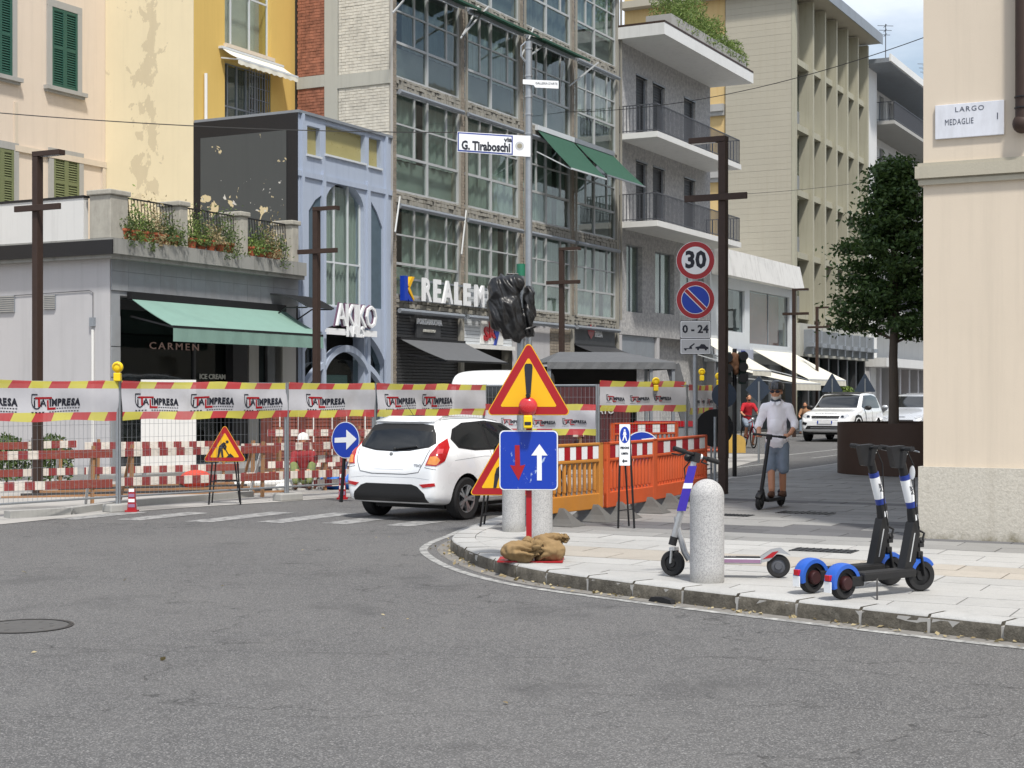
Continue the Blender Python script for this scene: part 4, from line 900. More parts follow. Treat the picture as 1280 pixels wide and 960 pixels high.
def side_vent(t, u0, u1, v0, v1):
    pa, pb = PP(u0, LS-.02), PP(u1, LS-.02); y = OY + DY*LS + NY*pa; z0, z1 = H+(495-v1)*y/1920, H+(495-v0)*y/1920; mb = MB()
    mb.box(LS-.05, LS-.02, pa, pb, z0, z1); t.o('frame', mb, 'frame_grey'); mb = MB()
    for i in range(8): z = z0+(z1-z0)*(i+.5)/8; mb.box(LS-.07, LS-.05, pa, pb, z-.012, z+.01)
    t.o('louvres', mb, 'stone_trim')
side_vent(t, 0, 19, 370, 391); t = BL('vent_grille', 'grey vent grille right of the brown lamp post on the pale wall', 'vent', LS, PP(60, LS)); side_vent(t, 56, 70, 369, 387)
t = BL('downpipe', 'thin white conduit with a junction box on the pale shop side wall', 'pipe', LS, PP(117, LS)); pc = PP(117, LS-.02); y = OY+DY*LS+NY*pc; zq = lambda v: H+(495-v)*y/1920
mb = MB(); mb.tube([(LS-.05, pc, .1), (LS-.05, pc, zq(412))], .03, 8); t.o('tube', mb, 'white_paint', smooth=40); mb = MB(); mb.box(LS-.09, LS-.02, pc-.06, pc+.06, zq(408), zq(397)); t.o('junction_box', mb, 'frame_grey')
mb = MB(); p1 = PP(108, LS); p0_ = PP(0, LS); mb.tube([(LS-.04, pc, zq(397)), (LS-.04, pc, zq(366)), (LS-.04, pc-.1, zq(363)), (LS-.04, p0_, zq(366))], .008, 5); t.o('cable', mb, 'rail_grey')
# ---- grey house with balconies
B = BL('balcony_house', 'grey rendered apartment house with white slab balconies and iron railings', 'apartment building', 15.35, 0)
GS0, GS1 = 15.4, 25.05; ws = []; ZL = [7.75, 10.95, 14.55]
def gz(v, u): return ZV(v, S(u), 0)
for (ua, ub) in ((795, 809), (816, 831), (855, 869)):
    for zl in ZL[:2]: ws.append((S(ua), S(ub), zl+.25 if ua < 850 else zl+.25, zl+2.65))
gw = [(S(783), S(803), gz(390, 790), gz(306, 790)), (S(819), S(843), gz(392, 830), gz(316, 830)), (S(850), S(880), gz(396, 865), gz(322, 865))]
mb = MB(); mb.wall(GS0, GS1, 4.15, 14.6, ws+gw, 0, -.3); mb.box(GS0, GS1, -9, -.32, 0, 14.6); B.o('wall', mb, 'grey_render')
for h in ws:
    mb = MB(); mb.box(h[0], h[1], -.2, -.17, h[2], h[3]); 
    nz = 22
    for i in range(nz): z = h[2]+(h[3]-h[2])*i/nz; mb.box(h[0], h[1], -.17, -.15, z, z+.07)
    wo_ = B.o('window', mb, 'roller_dark'); mb = MB(); e = .05; mb.box(h[0], h[0]+e, -.14, -.08, h[2], h[3]); mb.box(h[1]-e, h[1], -.14, -.08, h[2], h[3]); mb.box(h[0]-.02, h[1]+.02, -.1, .03, h[3], h[3]+.06); B.o('frame', mb, 'frame_grey', wo_)
for h in gw: fwin(h, 2, 1, B=B, p=0, inset=.18, m='frame_grey'); mb = MB(); mb.box(h[0], h[1], -.30, -.28, h[2], h[3]); B.o('curtain', mb, 'curtain_green')
bp_ = 1.5
for zl in ZL[:2]:
    mb = MB(); mb.box(GS0+.1, 24.6, .002, bp_, zl, zl+.2); bb = B.o('balcony', mb, 'white_stucco'); B.o('fascia', MB().box(GS0+.09, 24.61, bp_, bp_+.012, zl-.003, zl+.205).box(GS0+.088, GS0+.1, .01, bp_, zl-.003, zl+.205), 'white_paint', bb); mb = MB()
    railing(mb, [(GS0+.15, .02, 0), (GS0+.15, bp_-.05, 0), (24.55, bp_-.05, 0), (24.55, .02, 0)], zl+.24, zl+1.2, .13, .012, .022); B.o('railing', mb, 'rail_grey', bb)
mb = MB(); mb.box(GS0-.1, 25.1, -9, bp_+.35, ZL[2], ZL[2]+.42); B.o('roof_slab', mb, 'white_stucco')
B.o('roof_fascia', MB().box(GS0-.1, 25.11, bp_+.35, bp_+.362, ZL[2]-.003, ZL[2]+.42), 'white_paint'); mb = MB(); mb.box(GS0-.1, 25.1, -1, bp_+.37, ZL[2]+.42, ZL[2]+.5); B.o('roof_edge', mb, 'corten')
mb = MB(); mb.box(GS0+1.2, 25.0, .6, bp_+.1, ZL[2]+.5, ZL[2]+1.05); B.o('planter_wall', mb, 'stone_trim')
fr = MB(); fr.box(GS0, GS1, -.3, .04, 3.9, 4.18); B.o('shop_lintel', fr, 'grey_render')
mb = MB(); mb.box(GS0, GS1, -.8, -.7, .1, 3.9); B.o('shop_back', mb, 'interior_dark')
mb = MB(); mb.box(GS0+.1, S(821)-.1, -.1, -.05, 2.9, 3.9); B.o('roller_shutter', mb, 'frame_grey')
for u in (775, 822, 893): mb = MB(); mb.box(S(u)-.12, S(u)+.12, -.3, .03, .1, 3.9); B.o('shop_post', mb, 'grey_stucco')
def rp(r): s_ = r.uniform(16.8, 25.2); p = r.uniform(.6, bp_+.15); top = ZL[2] + 1.1 + max(.3, 2.2-.26*(s_-17.5))*(.65+.35*math.sin(s_*2.9+.7)); return Vector(F(s_, p, r.uniform(ZL[2]+.75, top)))
t = thing('roof_plants', 'light green bamboo like hedge growing in the planter on the grey house roof', 'plants', F(21, 1, ZL[2]+.5)); o = obj('foliage', leaves(14000, rp, .15, 12, .25, .2), 'leaf_light', t, recalc=False, kind='stuff'); o.location = -F(21, 1, ZL[2]+.5); o.matrix_parent_inverse = Matrix()
# ---- low bar with marble fascia
B = BL('low_bar', 'low shop with a streaked white marble fascia and glazed first floor', 'building', 25.1, 0)
BS0, BS1 = 25.1, 36.75; mb = MB(); h = [(S(905), S(931), 3.55+.9, 6.3), (S(937), S(987), 4.0, 6.4)]
mb.wall(BS0, BS1, 3.4, 6.9, h, 0, -.6); mb.box(BS0, BS1, -7, -.62, 0, 7.5); B.o('wall', mb, 'frame_white')
mb = MB(); mb.add([(BS0, .05, 6.75), (BS1, .05, 6.75), (BS1, .05, 7.9), (BS0, .05, 7.9), (BS0, .55, 6.75), (BS1, .55, 6.75), (BS1, .3, 7.9), (BS0, .3, 7.9)], [(4, 5, 6, 7), (0, 4, 7, 3), (1, 5, 6, 2), (3, 2, 6, 7), (0, 1, 5, 4)]); B.o('fascia', mb, 'marble_fascia')
for q in h: fwin(q, 1 if q is h[0] else 2, 1, B=B, p=0, inset=.1, m='frame_grey', glassm='shop_glass')
mb = MB(); mb.box(h[1][0], h[1][1], -.58, -.55, 4.0, 6.4); B.o('room_wall', mb, mat('room_red', hx('#b0614b'), .8, 0, .4, 1.5)); mb = MB(); mb.box(h[0][0], h[0][1], -.58, -.55, 4, 6.4); B.o('room_wall', mb, 'curtain_dark')
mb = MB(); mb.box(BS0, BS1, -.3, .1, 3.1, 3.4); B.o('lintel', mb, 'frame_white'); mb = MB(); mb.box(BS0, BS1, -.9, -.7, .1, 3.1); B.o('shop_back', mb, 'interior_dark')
mb = MB(); mb.box(S(909), S(935), .1, .25, 3.05, 3.7); sg = B.o('sign_panel', mb, mat('panel_pale', hx('#9aa0b0'), .6)); fs_text(B, 'BAR', S(922), 3.52, .3, .25, 'navy', parent=sg); fs_text(B, 'STRADA 400', S(922), 3.23, .28, .25, 'navy', parent=sg, sx=.8)
for u in (898, 935, 960, 990): mb = MB(); mb.box(S(u)-.1, S(u)+.1, -.3, .05, .1, 3.1); B.o('shop_post', mb, 'frame_grey')
for k, (a, b) in enumerate(((S(938, .1), S(989, .1)),)):
    awning('cafe_awning', 'cream awning under the glazed room, rightmost of the white awnings', a, b, 3.75, 2.6, 1.35, 'awning_white', .1, valance=.25, arm='frame_white')
awning('cafe_awning', 'white awning in the middle, behind the man in the white shirt', S(902, .1), S(936, .1), 2.95, 3.2, .75, 'awning_white', .1, valance=.28, arm='frame_white')
awning('cafe_awning', 'steep white awning edge partly hidden by the tall brown lamp post', S(868, .1), S(893, .1), 4.1, 2.4, 1.4, 'awning_white', .1, valance=.2, arm='frame_white')
# ---- tall beige building with concrete fins
B = BL('finned_tower_block', 'tall beige building with vertical concrete fins and a flat overhanging cornice', 'office building', 36.8, 0)
FS0, FS1 = 36.8, 49.9; mb = MB(); mb.box(FS0+.001, FS1, -3.5, -.9, 0, 21.4); B.o('core', mb, 'interior_dark')
mb = MB(); mb.box(FS0, FS0+.25, -3.5, -.02, 0, 21.4); B.o('side_wall', mb, 'beige_concrete')
mb = MB(); rr = random.Random(8)     # fine horizontal courses on the blank wall
for i in range(53):
    z = 5.5 + i*.3; mb.box(FS0-.02+rr.uniform(-.003, .003), FS0, -3.5, -.12, z, z+.294)
B.o('wall_courses', mb, 'beige_concrete', kind='stuff')
mb = MB(); mb.box(FS0-.04, FS0+.3, -.11, .06, 0, 21.4); B.o('corner_post', mb, 'fin_concrete')
FZ = [5.75, 8.7, 11.75, 14.95, 18.15]
sps = [FS0 + .3 + (FS1-FS0-.3)*i/6 for i in range(7)]
for i, s_ in enumerate(sps[1:]):
    mb = MB(); mb.box(s_-.12, s_+.12, -.9, .25, 5.2, 21.3); B.o('fin', mb, 'fin_concrete')
for i in range(6):
    a, b = sps[i]+.12, sps[i+1]-.121
    for z in FZ:
        e = z+2.75 if z < 18 else 21.2
        mb = MB(); mb.box(a, b, -.35, .05, z-.3, z); B.o('spandrel', mb, 'fin_concrete')
        mb = MB(); mb.box(a, b, -.48, -.44, z, z+.9 if z < 18 else e); w_ = B.o('window', mb, 'frame_grey' if z < 18 else 'beige_concrete')
        if z < 18: B.o('pane', MB().box(a, b, -.46, -.455, z+.9, e), 'shop_glass', w_)
mb = MB(); mb.box(FS0-.5, FS1+.3, -9, .95, 21.4, 21.75); B.o('cornice', mb, 'beige_concrete'); mb = MB(); mb.box(FS0-.5, FS1+.3, .95, 1.0, 21.35, 21.9); B.o('cornice_edge', mb, 'frame_grey')
# shop base
mb = MB(); mb.box(FS0, FS1, -.3, .3, 3.6, 5.2); B.o('fascia', mb, 'light_concrete')
for i in range(9): s_ = FS0+.7+i*1.45; mb = MB(); mb.box(s_-.12, s_+.12, .3, .75, 3.7, 4.9); mb.box(s_-.4, s_+.4, .5, .9, 4.05, 4.25); B.o('lamp_bracket', mb, 'frame_grey')
for i in range(7):
    a, b = FS0+.4+i*1.8, FS0+.4+(i+1)*1.8-.25; mb = MB(); mb.box(b, b+.25, -.3, .1, .1, 3.6); B.o('shop_post', mb, 'roller_dark')
    mb = MB(); mb.box(a, b, -.2, -.19, .1, 3.5); w_ = B.o('shop_window', mb, 'shop_glass'); mb = MB(); mb.box(a, b, -.4, -.38, 1.6, 3.5); B.o('window_blind', mb, 'shop_blind', w_)
    mb = MB()
    for k in range(7): z = .9+k*.13; mb.box(a+.1, a+.25, -.17, -.15, z, z+.08)
    B.o('poster_strip', mb, mat('poster_orange', hx('#d88a52'), .6), w_)
# ochre wall and roofs behind
B = BL('ochre_house', 'narrow ochre house wall with stone bands between the grey house and the tower block', 'house', 36.9, -3.6)
mb = MB(); mb.box(36.9, 48, -9, -3.56, 0, 22); B.o('wall', mb, 'ochre_stucco')
mb = MB()
for z in (6.2, 9.2, 12.5, 15.8, 19.2): mb.box(36.6, 36.9, -9.2, -3.57, z, z+.35); mb.box(36.7, 36.9, -9.2, -3.575, z-.2, z)
B.o('stone_bands', mb, 'stone_trim')
# ---- light block with long balconies
B = BL('light_balcony_block', 'pale grey apartment block with long grey balconies and an overhanging roof', 'apartment building', 50, 0)
QS0, QS1 = 50.2, 72.0; mb = MB(); ws = []
for z in (6.6, 10.2, 14.4, 17.6):
    for i in range(8): s_ = QS0+3.4+i*2.3; ws.append((s_, s_+1.1, z, z+2.5))
mb.wall(QS0+2.6, QS1, 0, 20.3, ws, -1.2, -1.5); mb.box(QS0+2.6, QS1, -9, -1.52, 0, 20.3); mb.box(QS0, QS0+2.6, -9, 0, 0, 20.3); B.o('wall', mb, 'white_stucco')
for h in ws:
    mb = MB()
    for i in range(12): z = h[2]+(h[3]-h[2])*i/12; mb.box(h[0], h[1], -1.42, -1.4, z, z+.19)
    B.o('roller_blind', mb, 'frame_grey')
for z in (6.4, 10.0, 14.2, 17.4):
    mb = MB(); mb.box(QS0+2.7, QS1, -1.19, 1.0, z-.05, z+.15); bb = B.o('balcony', mb, 'stone_trim'); mb = MB()
    railing(mb, [(QS0+2.75, -1.1, 0), (QS0+2.75, .95, 0), (QS1, .95, 0)], z+.2, z+1.25, .16, .015, .025); mb.box(QS0+2.8, QS1, .9, .92, z+.2, z+1.2); B.o('railing', mb, 'rail_grey', bb)
mb = MB(); mb.box(QS0-.2, QS1+.5, -9, 1.4, 20.3, 20.55); B.o('roof', mb, 'frame_grey'); mb = MB(); mb.box(QS0-.2, QS1+.5, 1.4, 1.5, 20.35, 20.75); B.o('gutter', mb, 'white_paint')
mb = MB(); mb.box(QS0, QS1, -1.15, 1.2, 3.3, 3.8); B.o('canopy', mb, 'white_stucco')
for i in range(9): s_ = QS0+.3+i*2.4; mb = MB(); mb.box(s_-.2, s_+.2, -1.1, .2, .1, 3.3); B.o('shop_post', mb, 'grey_stucco')
for i in range(8): s_ = QS0+.5+i*2.4; mb = MB(); mb.box(s_, s_+2.0, -1.05, -1.0, .1, 3.3); B.o('shop_front', mb, 'roller_dark' if i % 3 else mat('door_red', hx('#6b2b2b'), .6))
B = BL('end_house', 'distant pale building closing the row beyond the balcony block', 'building', 73, 0); mb = MB(); mb.box(73, 110, -9, 0, 0, 17); B.o('wall', mb, 'cream_stucco'); mb = MB(); mb.box(72.8, 110, -9, .8, 17, 17.4); B.o('roof', mb, 'frame_grey')
# ---- aerials
for (u, v0, v1, s_, p, lab) in ((1107, 30, 72, 58, -3, 'tall television aerial on the pale block roof, left of two'), (1156, 78, 112, 70, -2, 'thin television aerial on the pale block roof beside the cream wall')):
    c = F(s_, p); q = P3(u, v1, F(s_, p).y); t = thing('roof_aerial', lab, 'aerial', (q.x, q.y, 20.5)); h = H+(495-v0)*q.y/1920-20.5; mb = MB(); mb.tube([(0, 0, 0), (0, 0, h)], .03, 6); obj('mast', mb, 'rail_grey', t)
    for k in range(3): mb = MB(); z = h-.1-k*.28; mb.bar((-.5+.1*k, 0, z), (.5-.1*k, .1, z), .03, .03); mb.bar((0, -.3, z), (0, .5, z), .025, .025); obj('crossbar', mb, 'rail_grey', t)
# ---- cream building at the right corner
A0 = Vector((4.42, 16.5)); RS, RP = FI(*A0); B = BL('cream_corner_building', 'cream building at the right edge with a rough stone base and a moulded string course', 'building', RS, RP)
mb = MB(); hs = []
for i in range(14):
    for z in (1.2, 5.6, 8.9, 12.3): hs.append((RS+3+i*4.2, RS+4.3+i*4.2, z, z+2.1))
mb.wall(RS, RS+62, 0, 13, [], RP, RP); mb.v = [(x, y, z) for x, y, z in mb.v]
m2 = MB(); m2.wall(RS, RS+62, .1, 18, hs, RP, RP+.3); m2.box(RS, RS+.001, RP, RP+14, .1, 18); m2.box(RS+.4, RS+62, RP+.32, RP+14, .1, 18)
B.o('wall', m2, 'cream_stucco')
for h in hs[:18]: B.o('window', MB().box(h[0], h[1], RP+.2, RP+.22, h[2], h[3]), 'shutter_olive')
yv = 16.5; zc = lambda v: H+(495-v)*yv/1920
mb = MB(); mb.box(RS-.045, RS, RP-.045, RP+14, .1, zc(583)); mb.box(RS, RS+62, RP-.045, RP, .1, zc(583)); B.o('stone_base', mb, 'stone_base')
mb = MB()
z0 = zc(232)
for a, b, e in ((z0, z0+.05, .045), (z0+.05, z0+.07, .03), (z0+.07, z0+.20, .075), (z0+.20, z0+.235, .05)): mb.box(RS-e, RS, RP-e, RP+14, a, b); mb.box(RS, RS+62, RP-e, RP, a, b)
B.o('string_course', mb, 'cornice_stone')
def pr(u): return PP(u, RS-.03)
t = BL('street_plaque', 'weathered white marble street name plaque with LARGO lettering, on the cream wall', 'sign', RS, pr(1170)); pa, pb = pr(1169), pr(1255)
mb = MB(); mb.box(RS-.035, RS-.001, pa, pb, zc(176), zc(134)); plq = t.o('slab', mb, mat('plaque_marble', hx('#d3d6de'), .5, 0, .12, 5, dirt=.4), bevel=.004)
def pq(body, pc, z, size, **k): mb = MB(); put_text(mb, body, size, lambda x, y, d: (RS-.037-d, pc + x, z + y), ext=.001, **k); t.o('lettering', mb, 'mark_grey' if 'mark_grey' in MATS else mat('mark_grey', hx('#4a4f5c'), .7))
pq('LARGO', pr(1212), zc(141.5), .075, sx=1.1, spacing=1.2); pq('MEDAGLIE', pr(1199), zc(156.5), .088, sx=.68, spacing=1.1); pq('I', pr(1247), zc(153.5), .1)
t = BL('rain_pipe', 'dark brown downpipe ending in a boot at the top right', 'downpipe', RS, pr(1278)); pc = pr(1281); mb = MB(); mb.tube([(RS-.1, pc, zc(165)), (RS-.1, pc, 13)], .085, 16); t.o('pipe', mb, 'corten', smooth=40)
mb = MB(); mb.sphere((RS-.1, pc-.01, zc(166)), (.10, .105, .105)); t.o('boot', mb, 'corten', smooth=60)
for v in (148, 135): mb = MB(); mb.tube([(RS-.1, pc, zc(v)), (RS-.1, pc, zc(v)+.012)], .095, 16); t.o('clip', mb, 'black_metal')
mat('cable', (.03, .03, .03), .6)
# overhead cables
for (a, b, sag, lab) in ((P3(-60, 136, 30), P3(640, 165, 33), .15, 'thin overhead cable crossing in front of the left buildings'), (P3(700, 140, 52), P3(1160, 45, 40), .5, 'thin overhead cable crossing towards the cream corner'), (P3(740, 245, 60), P3(1155, 215, 75), .4, 'thin overhead cable low in front of the finned block')):
    mb = MB(); mb.tube([a.lerp(b, i/20) - Vector((0, 0, sag*4*(i/20)*(1-i/20))) for i in range(21)], .012, 4); obj('overhead_cable', mb, 'cable', label=lab, cat='cable', smooth=60)
t = BL('door_canopy', 'small curved dark canopy over the doorway beside the blue shopfront', 'canopy', S(342), .03); a, b = S(336), S(371)-.05; mb = MB(); z0 = 4.12
for i in range(24): t0, t1 = i/24, (i+1)/24; f = lambda q: (.04+1.1*q, z0+.0-.34*q*q); (y0, q0), (y1, q1) = f(t0), f(t1); mb.box(a, b, y0, y1, min(q0, q1)-.02, max(q0, q1)+.0)
t.o('roof', mb, 'roller_dark')
for x in (a+.03, b-.03): mb = MB(); mb.tube([(x, .04, z0-.6), (x, .5, z0-.35), (x, 1.1, z0-.36)], .018, 6); t.o('bracket', mb, 'black_metal')
# flower pots and trailing plants on the terrace
rr = random.Random(21)
for i, s_ in enumerate([PL[0]+.45+k*.32 for k in range(6)] + [PL[1]+.35+k*.33 for k in range(5)] + [PL[2]+.35+k*.33 for k in range(4)]):
    c = F(s_, .14, zr-.02); t = thing('flower_pot', '', 'flower pot', c, 0, 'flower pots along the terrace railing')
    bay, nth = (0, i) if i < 6 else (1, i-6) if i < 11 else (2, i-11); t['label'] = '%s terracotta pot from the left in the %s railing bay of the shop terrace' % (['first', 'second', 'third', 'fourth', 'fifth', 'sixth'][nth], ['left', 'middle', 'right'][bay])
    mb = MB(); mb.lathe([(.08, 0), (.115, .19), (.13, .19), (.13, .24), (.11, .24), (.1, .2)], 12); obj('pot', mb, 'terracotta', t, smooth=40)
    hh = rr.uniform(.25, .7); dr = rr.uniform(.0, .5); sd_ = i
    def fp(r): 
        if r.random() < .3: q = r.random(); return (r.gauss(0, .13)+NX*(.06+.1*q), NY*(.06+.1*q)+r.gauss(0, .05)-.02, .2-dr*q)
        return (r.gauss(0, .14), r.gauss(0, .1), .22+abs(r.gauss(0, hh*.5)))
    obj('plant', leaves(480, fp, .085, sd_, .35, .3), ['leaf_mid', 'leaf_light', 'leaf_mid', 'leaf_dry', 'leaf_mid'][i % 5], t, recalc=False, kind='stuff')
# ================================================================ street furniture
def wrld(o): return o
# granite bollards
def bollard(label, x, y, r=.14, h=.84):
    t = thing('stone_bollard', label, 'bollard', (x, y, KT), 0, 'round topped granite bollards'); pr_ = [(0, -.02), (r, -.02), (r*1.0, h-r*1.02)]
    for i in range(1, 9): a = math.pi/2*i/8; pr_.append((max(r*math.cos(a), 0), h-r*1.02 + r*1.02*math.sin(a)))
    mb = MB(); mb.lathe(pr_, 40); obj('shaft', mb, 'bollard_granite', t, smooth=50); return t
bollard('pale round topped granite bollard in front of the silver scooter', 1.6, 12.6)
bollard('granite bollard right behind the blue square sign and its sandbags', .29, 16.1, .135)
bollard('granite bollard partly behind the left edge of the blue square sign', 0.02, 17.3, .13)
# brown lamp posts with two arms
def lamp_post(label, loc, base_z, flip, h=5.6, top=.55, low=(-.42, .6), rot=None):
    t = thing('lamp_post', label, 'lamp post', (loc[0], loc[1], base_z), TH - math.pi/2 if rot is None else rot, 'brown steel lamp posts'); f = -1 if flip else 1   # local x points along n
    mb = MB(); mb.box(-.06, .06, -.07, .07, -.02, h-.004); obj('post', mb, 'corten', t, bevel=.006)
    mb = MB(); mb.box(min(f*-.06, f*top), max(f*-.06, f*top), -.075, .075, h, h+.085); obj('top_arm', mb, 'corten', t, bevel=.004)
    mb = MB(); mb.box(min(f*.12, f*(top-.03)), max(f*.12, f*(top-.03)), -.05, .05, h-.004, h-.0005); obj('light_strip', mb, 'lens_clear', t)
    a, b = sorted((f*low[0], f*low[1])); zl = h - .92
    mb = MB(); mb.box(a, b, -.12, -.072, zl, zl+.10); obj('cross_arm', mb, 'corten', t, bevel=.004)
    mb = MB(); mb.box(-.065, .065, -.075, .075, .55, .95); obj('service_door', mb, 'corten', t)
    return t
q = G(904, 617, KT); lamp_post('tall brown lamp post beside the 30 sign pole, the nearest one', q, KT, True, 5.48)
lamp_post('brown lamp post in front of the pale side wall at the far left', (-8.0, 25.9), .0, False, 5.68)
lamp_post('brown lamp post in front of the blue shopfront', (-4.2, 33.0), .12, False, 5.5)
lamp_post('brown lamp post in front of the glazed office block', (1.36, 42.0), .12, False, 5.5)
lamp_post('brown lamp post beside the cream cafe awning', (10.65, 58.0), .12, False, 5.5)
lamp_post('slim far lamp post in front of the finned block, beside the tree', (14.2, 71.5), .12, False, 5.6)
# ---- flat sign plates, drawn in x-z, facing -y
def rr_poly(w, h, r, n=5, cx=0, cz=0):
    out = []
    for (x, z, a0) in ((w/2-r, h/2-r, 0), (-w/2+r, h/2-r, 90), (-w/2+r, -h/2+r, 180), (w/2-r, -h/2+r, 270)):
        for i in range(n+1): a = R(a0 + 90*i/n); out.append((cx + x + r*math.cos(a), cz + z + r*math.sin(a)))
    return out
def tri_poly(w, r, cz=0, n=5):       # triangle with rounded corners, width w
    h = w*.866; V = [(-w/2, -h/3), (w/2, -h/3), (0, 2*h/3)]; out = []
    for i in range(3):
        p = Vector(V[i]); a = (Vector(V[i-1])-p).normalized(); b = (Vector(V[(i+1) % 3])-p).normalized(); bis = (a+b).normalized(); c = p + bis*(r/math.sin(R(30)))
        a0 = math.atan2(*(p + a*(r/math.tan(R(30))) - c).yx); a1 = math.atan2(*(p + b*(r/math.tan(R(30))) - c).yx); d = (a1-a0+math.pi) % (2*math.pi) - math.pi
        for k in range(n+1): q = a0 + d*k/n; out.append((c.x + r*math.cos(q), c.y + r*math.sin(q) + cz))
    return out
def circ(r, n=40, cx=0, cz=0, e=1): return [(cx + r*e*math.cos(2*math.pi*i/n), cz + r*math.sin(2*math.pi*i/n)) for i in range(n)]
def plate(t, poly, y, th, m, name='plate', parent=None, z=0, x=0, bevel=0):
    mb = MB(); mb.prism([(a + x, b + z) for a, b in poly], y-th, y, 'xz'); return obj(name, mb, m, parent or t, bevel=bevel)
DIG = dict(body=[(-.30, -.34), (-.20, -.34), (-.12, -.10), (-.06, -.34), (.03, -.34), (-.02, .0), (.0, .18), (.1, .06), (.15, .08), (.04, .26), (-.08, .32), (-.16, .24), (-.24, .04), (-.30, .0), (-.22, .28), (-.12, .36), (-.28, .30), (-.36, .02), (-.24, -.05)])
def men_at_work(t, w, y, z, parent):   # silhouette of a man digging
    s = w*.62; mb = MB()
    def P(pts): mb.prism([(a*s, b*s + z) for a, b in pts], y-.003, y)
    P([(-.20, .12), (-.04, .26), (.04, .22), (.02, .12), (-.06, .04), (-.13, -.02), (-.24, -.02)])          # back
    P([(-.24, -.01), (-.13, -.01), (-.17, -.16), (-.20, -.30), (-.27, -.30), (-.25, -.14)]); P([(-.15, .0), (-.07, -.02), (-.06, -.14), (-.04, -.30), (-.11, -.30), (-.13, -.15)])
    P([(.02, .20), (.07, .10), (.05, -.02), (.0, -.01), (.01, .09), (-.03, .15)]); P([(-.04, .12), (.03, -.01), (.0, -.04), (-.08, .07)])
    P([(-.06, .10), (-.03, .12), (.16, -.20), (.13, -.22)]); P([(.06, -.30), (.34, -.30), (.27, -.22), (.20, -.16), (.13, -.23)]); P(circ(.055, 12, .09, .27))
    return obj('worker_symbol', mb, 'ink', parent)
def warn_triangle(t, w, y, z, parent=None, worn=''):
    a = plate(t, tri_poly(w, .035), y, .018, 'sign_back', 'triangle_plate', parent, z)
    plate(t, tri_poly(w*.995, .034), y-.018, .002, 'sign_yellow', 'reflective_edge', a, z); plate(t, tri_poly(w*.965, .030), y-.020, .002, 'sign_red', 'red_border', a, z); plate(t, tri_poly(w*.66, .012), y-.022, .002, 'sign_yellow', 'yellow_field', a, z); return a
# main temporary sign
c = G(668, 700, KT); t = thing('roadworks_sign', 'exclamation mark warning triangle above a worn blue square arrow sign on a red post', 'road sign', (c.x-.05, c.y, KT), R(-4))
mb = MB(); mb.bar((0, 0, -.0), (0, 0, 1.62), .05, .05); obj('post', mb, 'sign_red', t)
mb = MB(); mb.box(-.28, .32, -.22, .18, 0, .012); obj('base_plate', mb, 'sign_red', t)
yy = c.y; zc_ = lambda v: H+(495-v)*yy/1920-KT
z1 = zc_(575); a = plate(t, rr_poly(.545, .555, .045), -.05, .012, 'sign_back', 'square_plate', z=z1); plate(t, rr_poly(.54, .55, .044), -.062, .002, 'sign_white', 'white_edge', a, z1); plate(t, rr_poly(.52, .53, .038), -.064, .002, 'sign_blue_worn', 'blue_field', a, z1)
mb = MB(); k = .075
mb.prism([(-.105-.022, z1+.14), (-.105+.022, z1+.14), (-.10+.022, z1-.05), (-.10+.07, z1-.04), (-.092, z1-.185), (-.10-.072, z1-.045), (-.10-.025, z1-.05)], -.069, -.066); obj('red_arrow', mb, 'sign_red', a)
mb = MB(); mb.prism([(.10-.022, z1-.185), (.10+.022, z1-.185), (.10+.022, z1+.045), (.10+.075, z1+.045), (.10-.0, z1+.15), (.10-.075, z1+.045), (.10-.022, z1+.045)], -.069, -.066); obj('white_arrow', mb, 'sign_white', a)
z2 = zc_(515)+.75*.866/3-.015; tr = warn_triangle(t, .80, -.05, z2)
mb = MB(); mb.prism([(-.022, z2+.245), (0-.034, z2+.235), (-.038, z2+.21), (-.018, z2-.07), (-.012, z2-.08), (.012, z2-.08), (.018, z2-.07), (.038, z2+.21), (.034, z2+.235), (.022, z2+.245)], -.078, -.075); mb.prism(circ(.026, 16, 0, z2-.13), -.078, -.075); obj('exclamation_mark', mb, 'ink', tr)
L_ = thing('warning_lamp', 'red round warning lamp with yellow box between the triangle and the square sign', 'warning lamp', (c.x-.05+ .0, c.y, KT), R(-4))
zl = zc_(508); mb = MB(); mb.lathe([(0, -.05), (.05, -.05), (.082, -.03), (.088, 0), (.082, .03), (.05, .05), (0, .055)], 24, (0, -.14, zl), axis='y'); obj('lens', mb, 'lamp_red', L_, smooth=50)
mb = MB(); mb.lathe([(0, -.045), (.02, -.045), (.022, -.02), (.022, .02), (.0, .03)], 12, (0, -.14, zl+.10), axis='y'); obj('lens_hook', mb, 'black_metal', L_, smooth=40)
mb = MB(); mb.box(-.04, .04, -.18, -.10, zl-.20, zl-.08); obj('battery_box', mb, 'lamp_yellow', L_, bevel=.01)
mb = MB(); mb.box(-.03, .03, -.183, -.18, zl-.17, zl-.14); obj('box_print', mb, 'ink', L_)
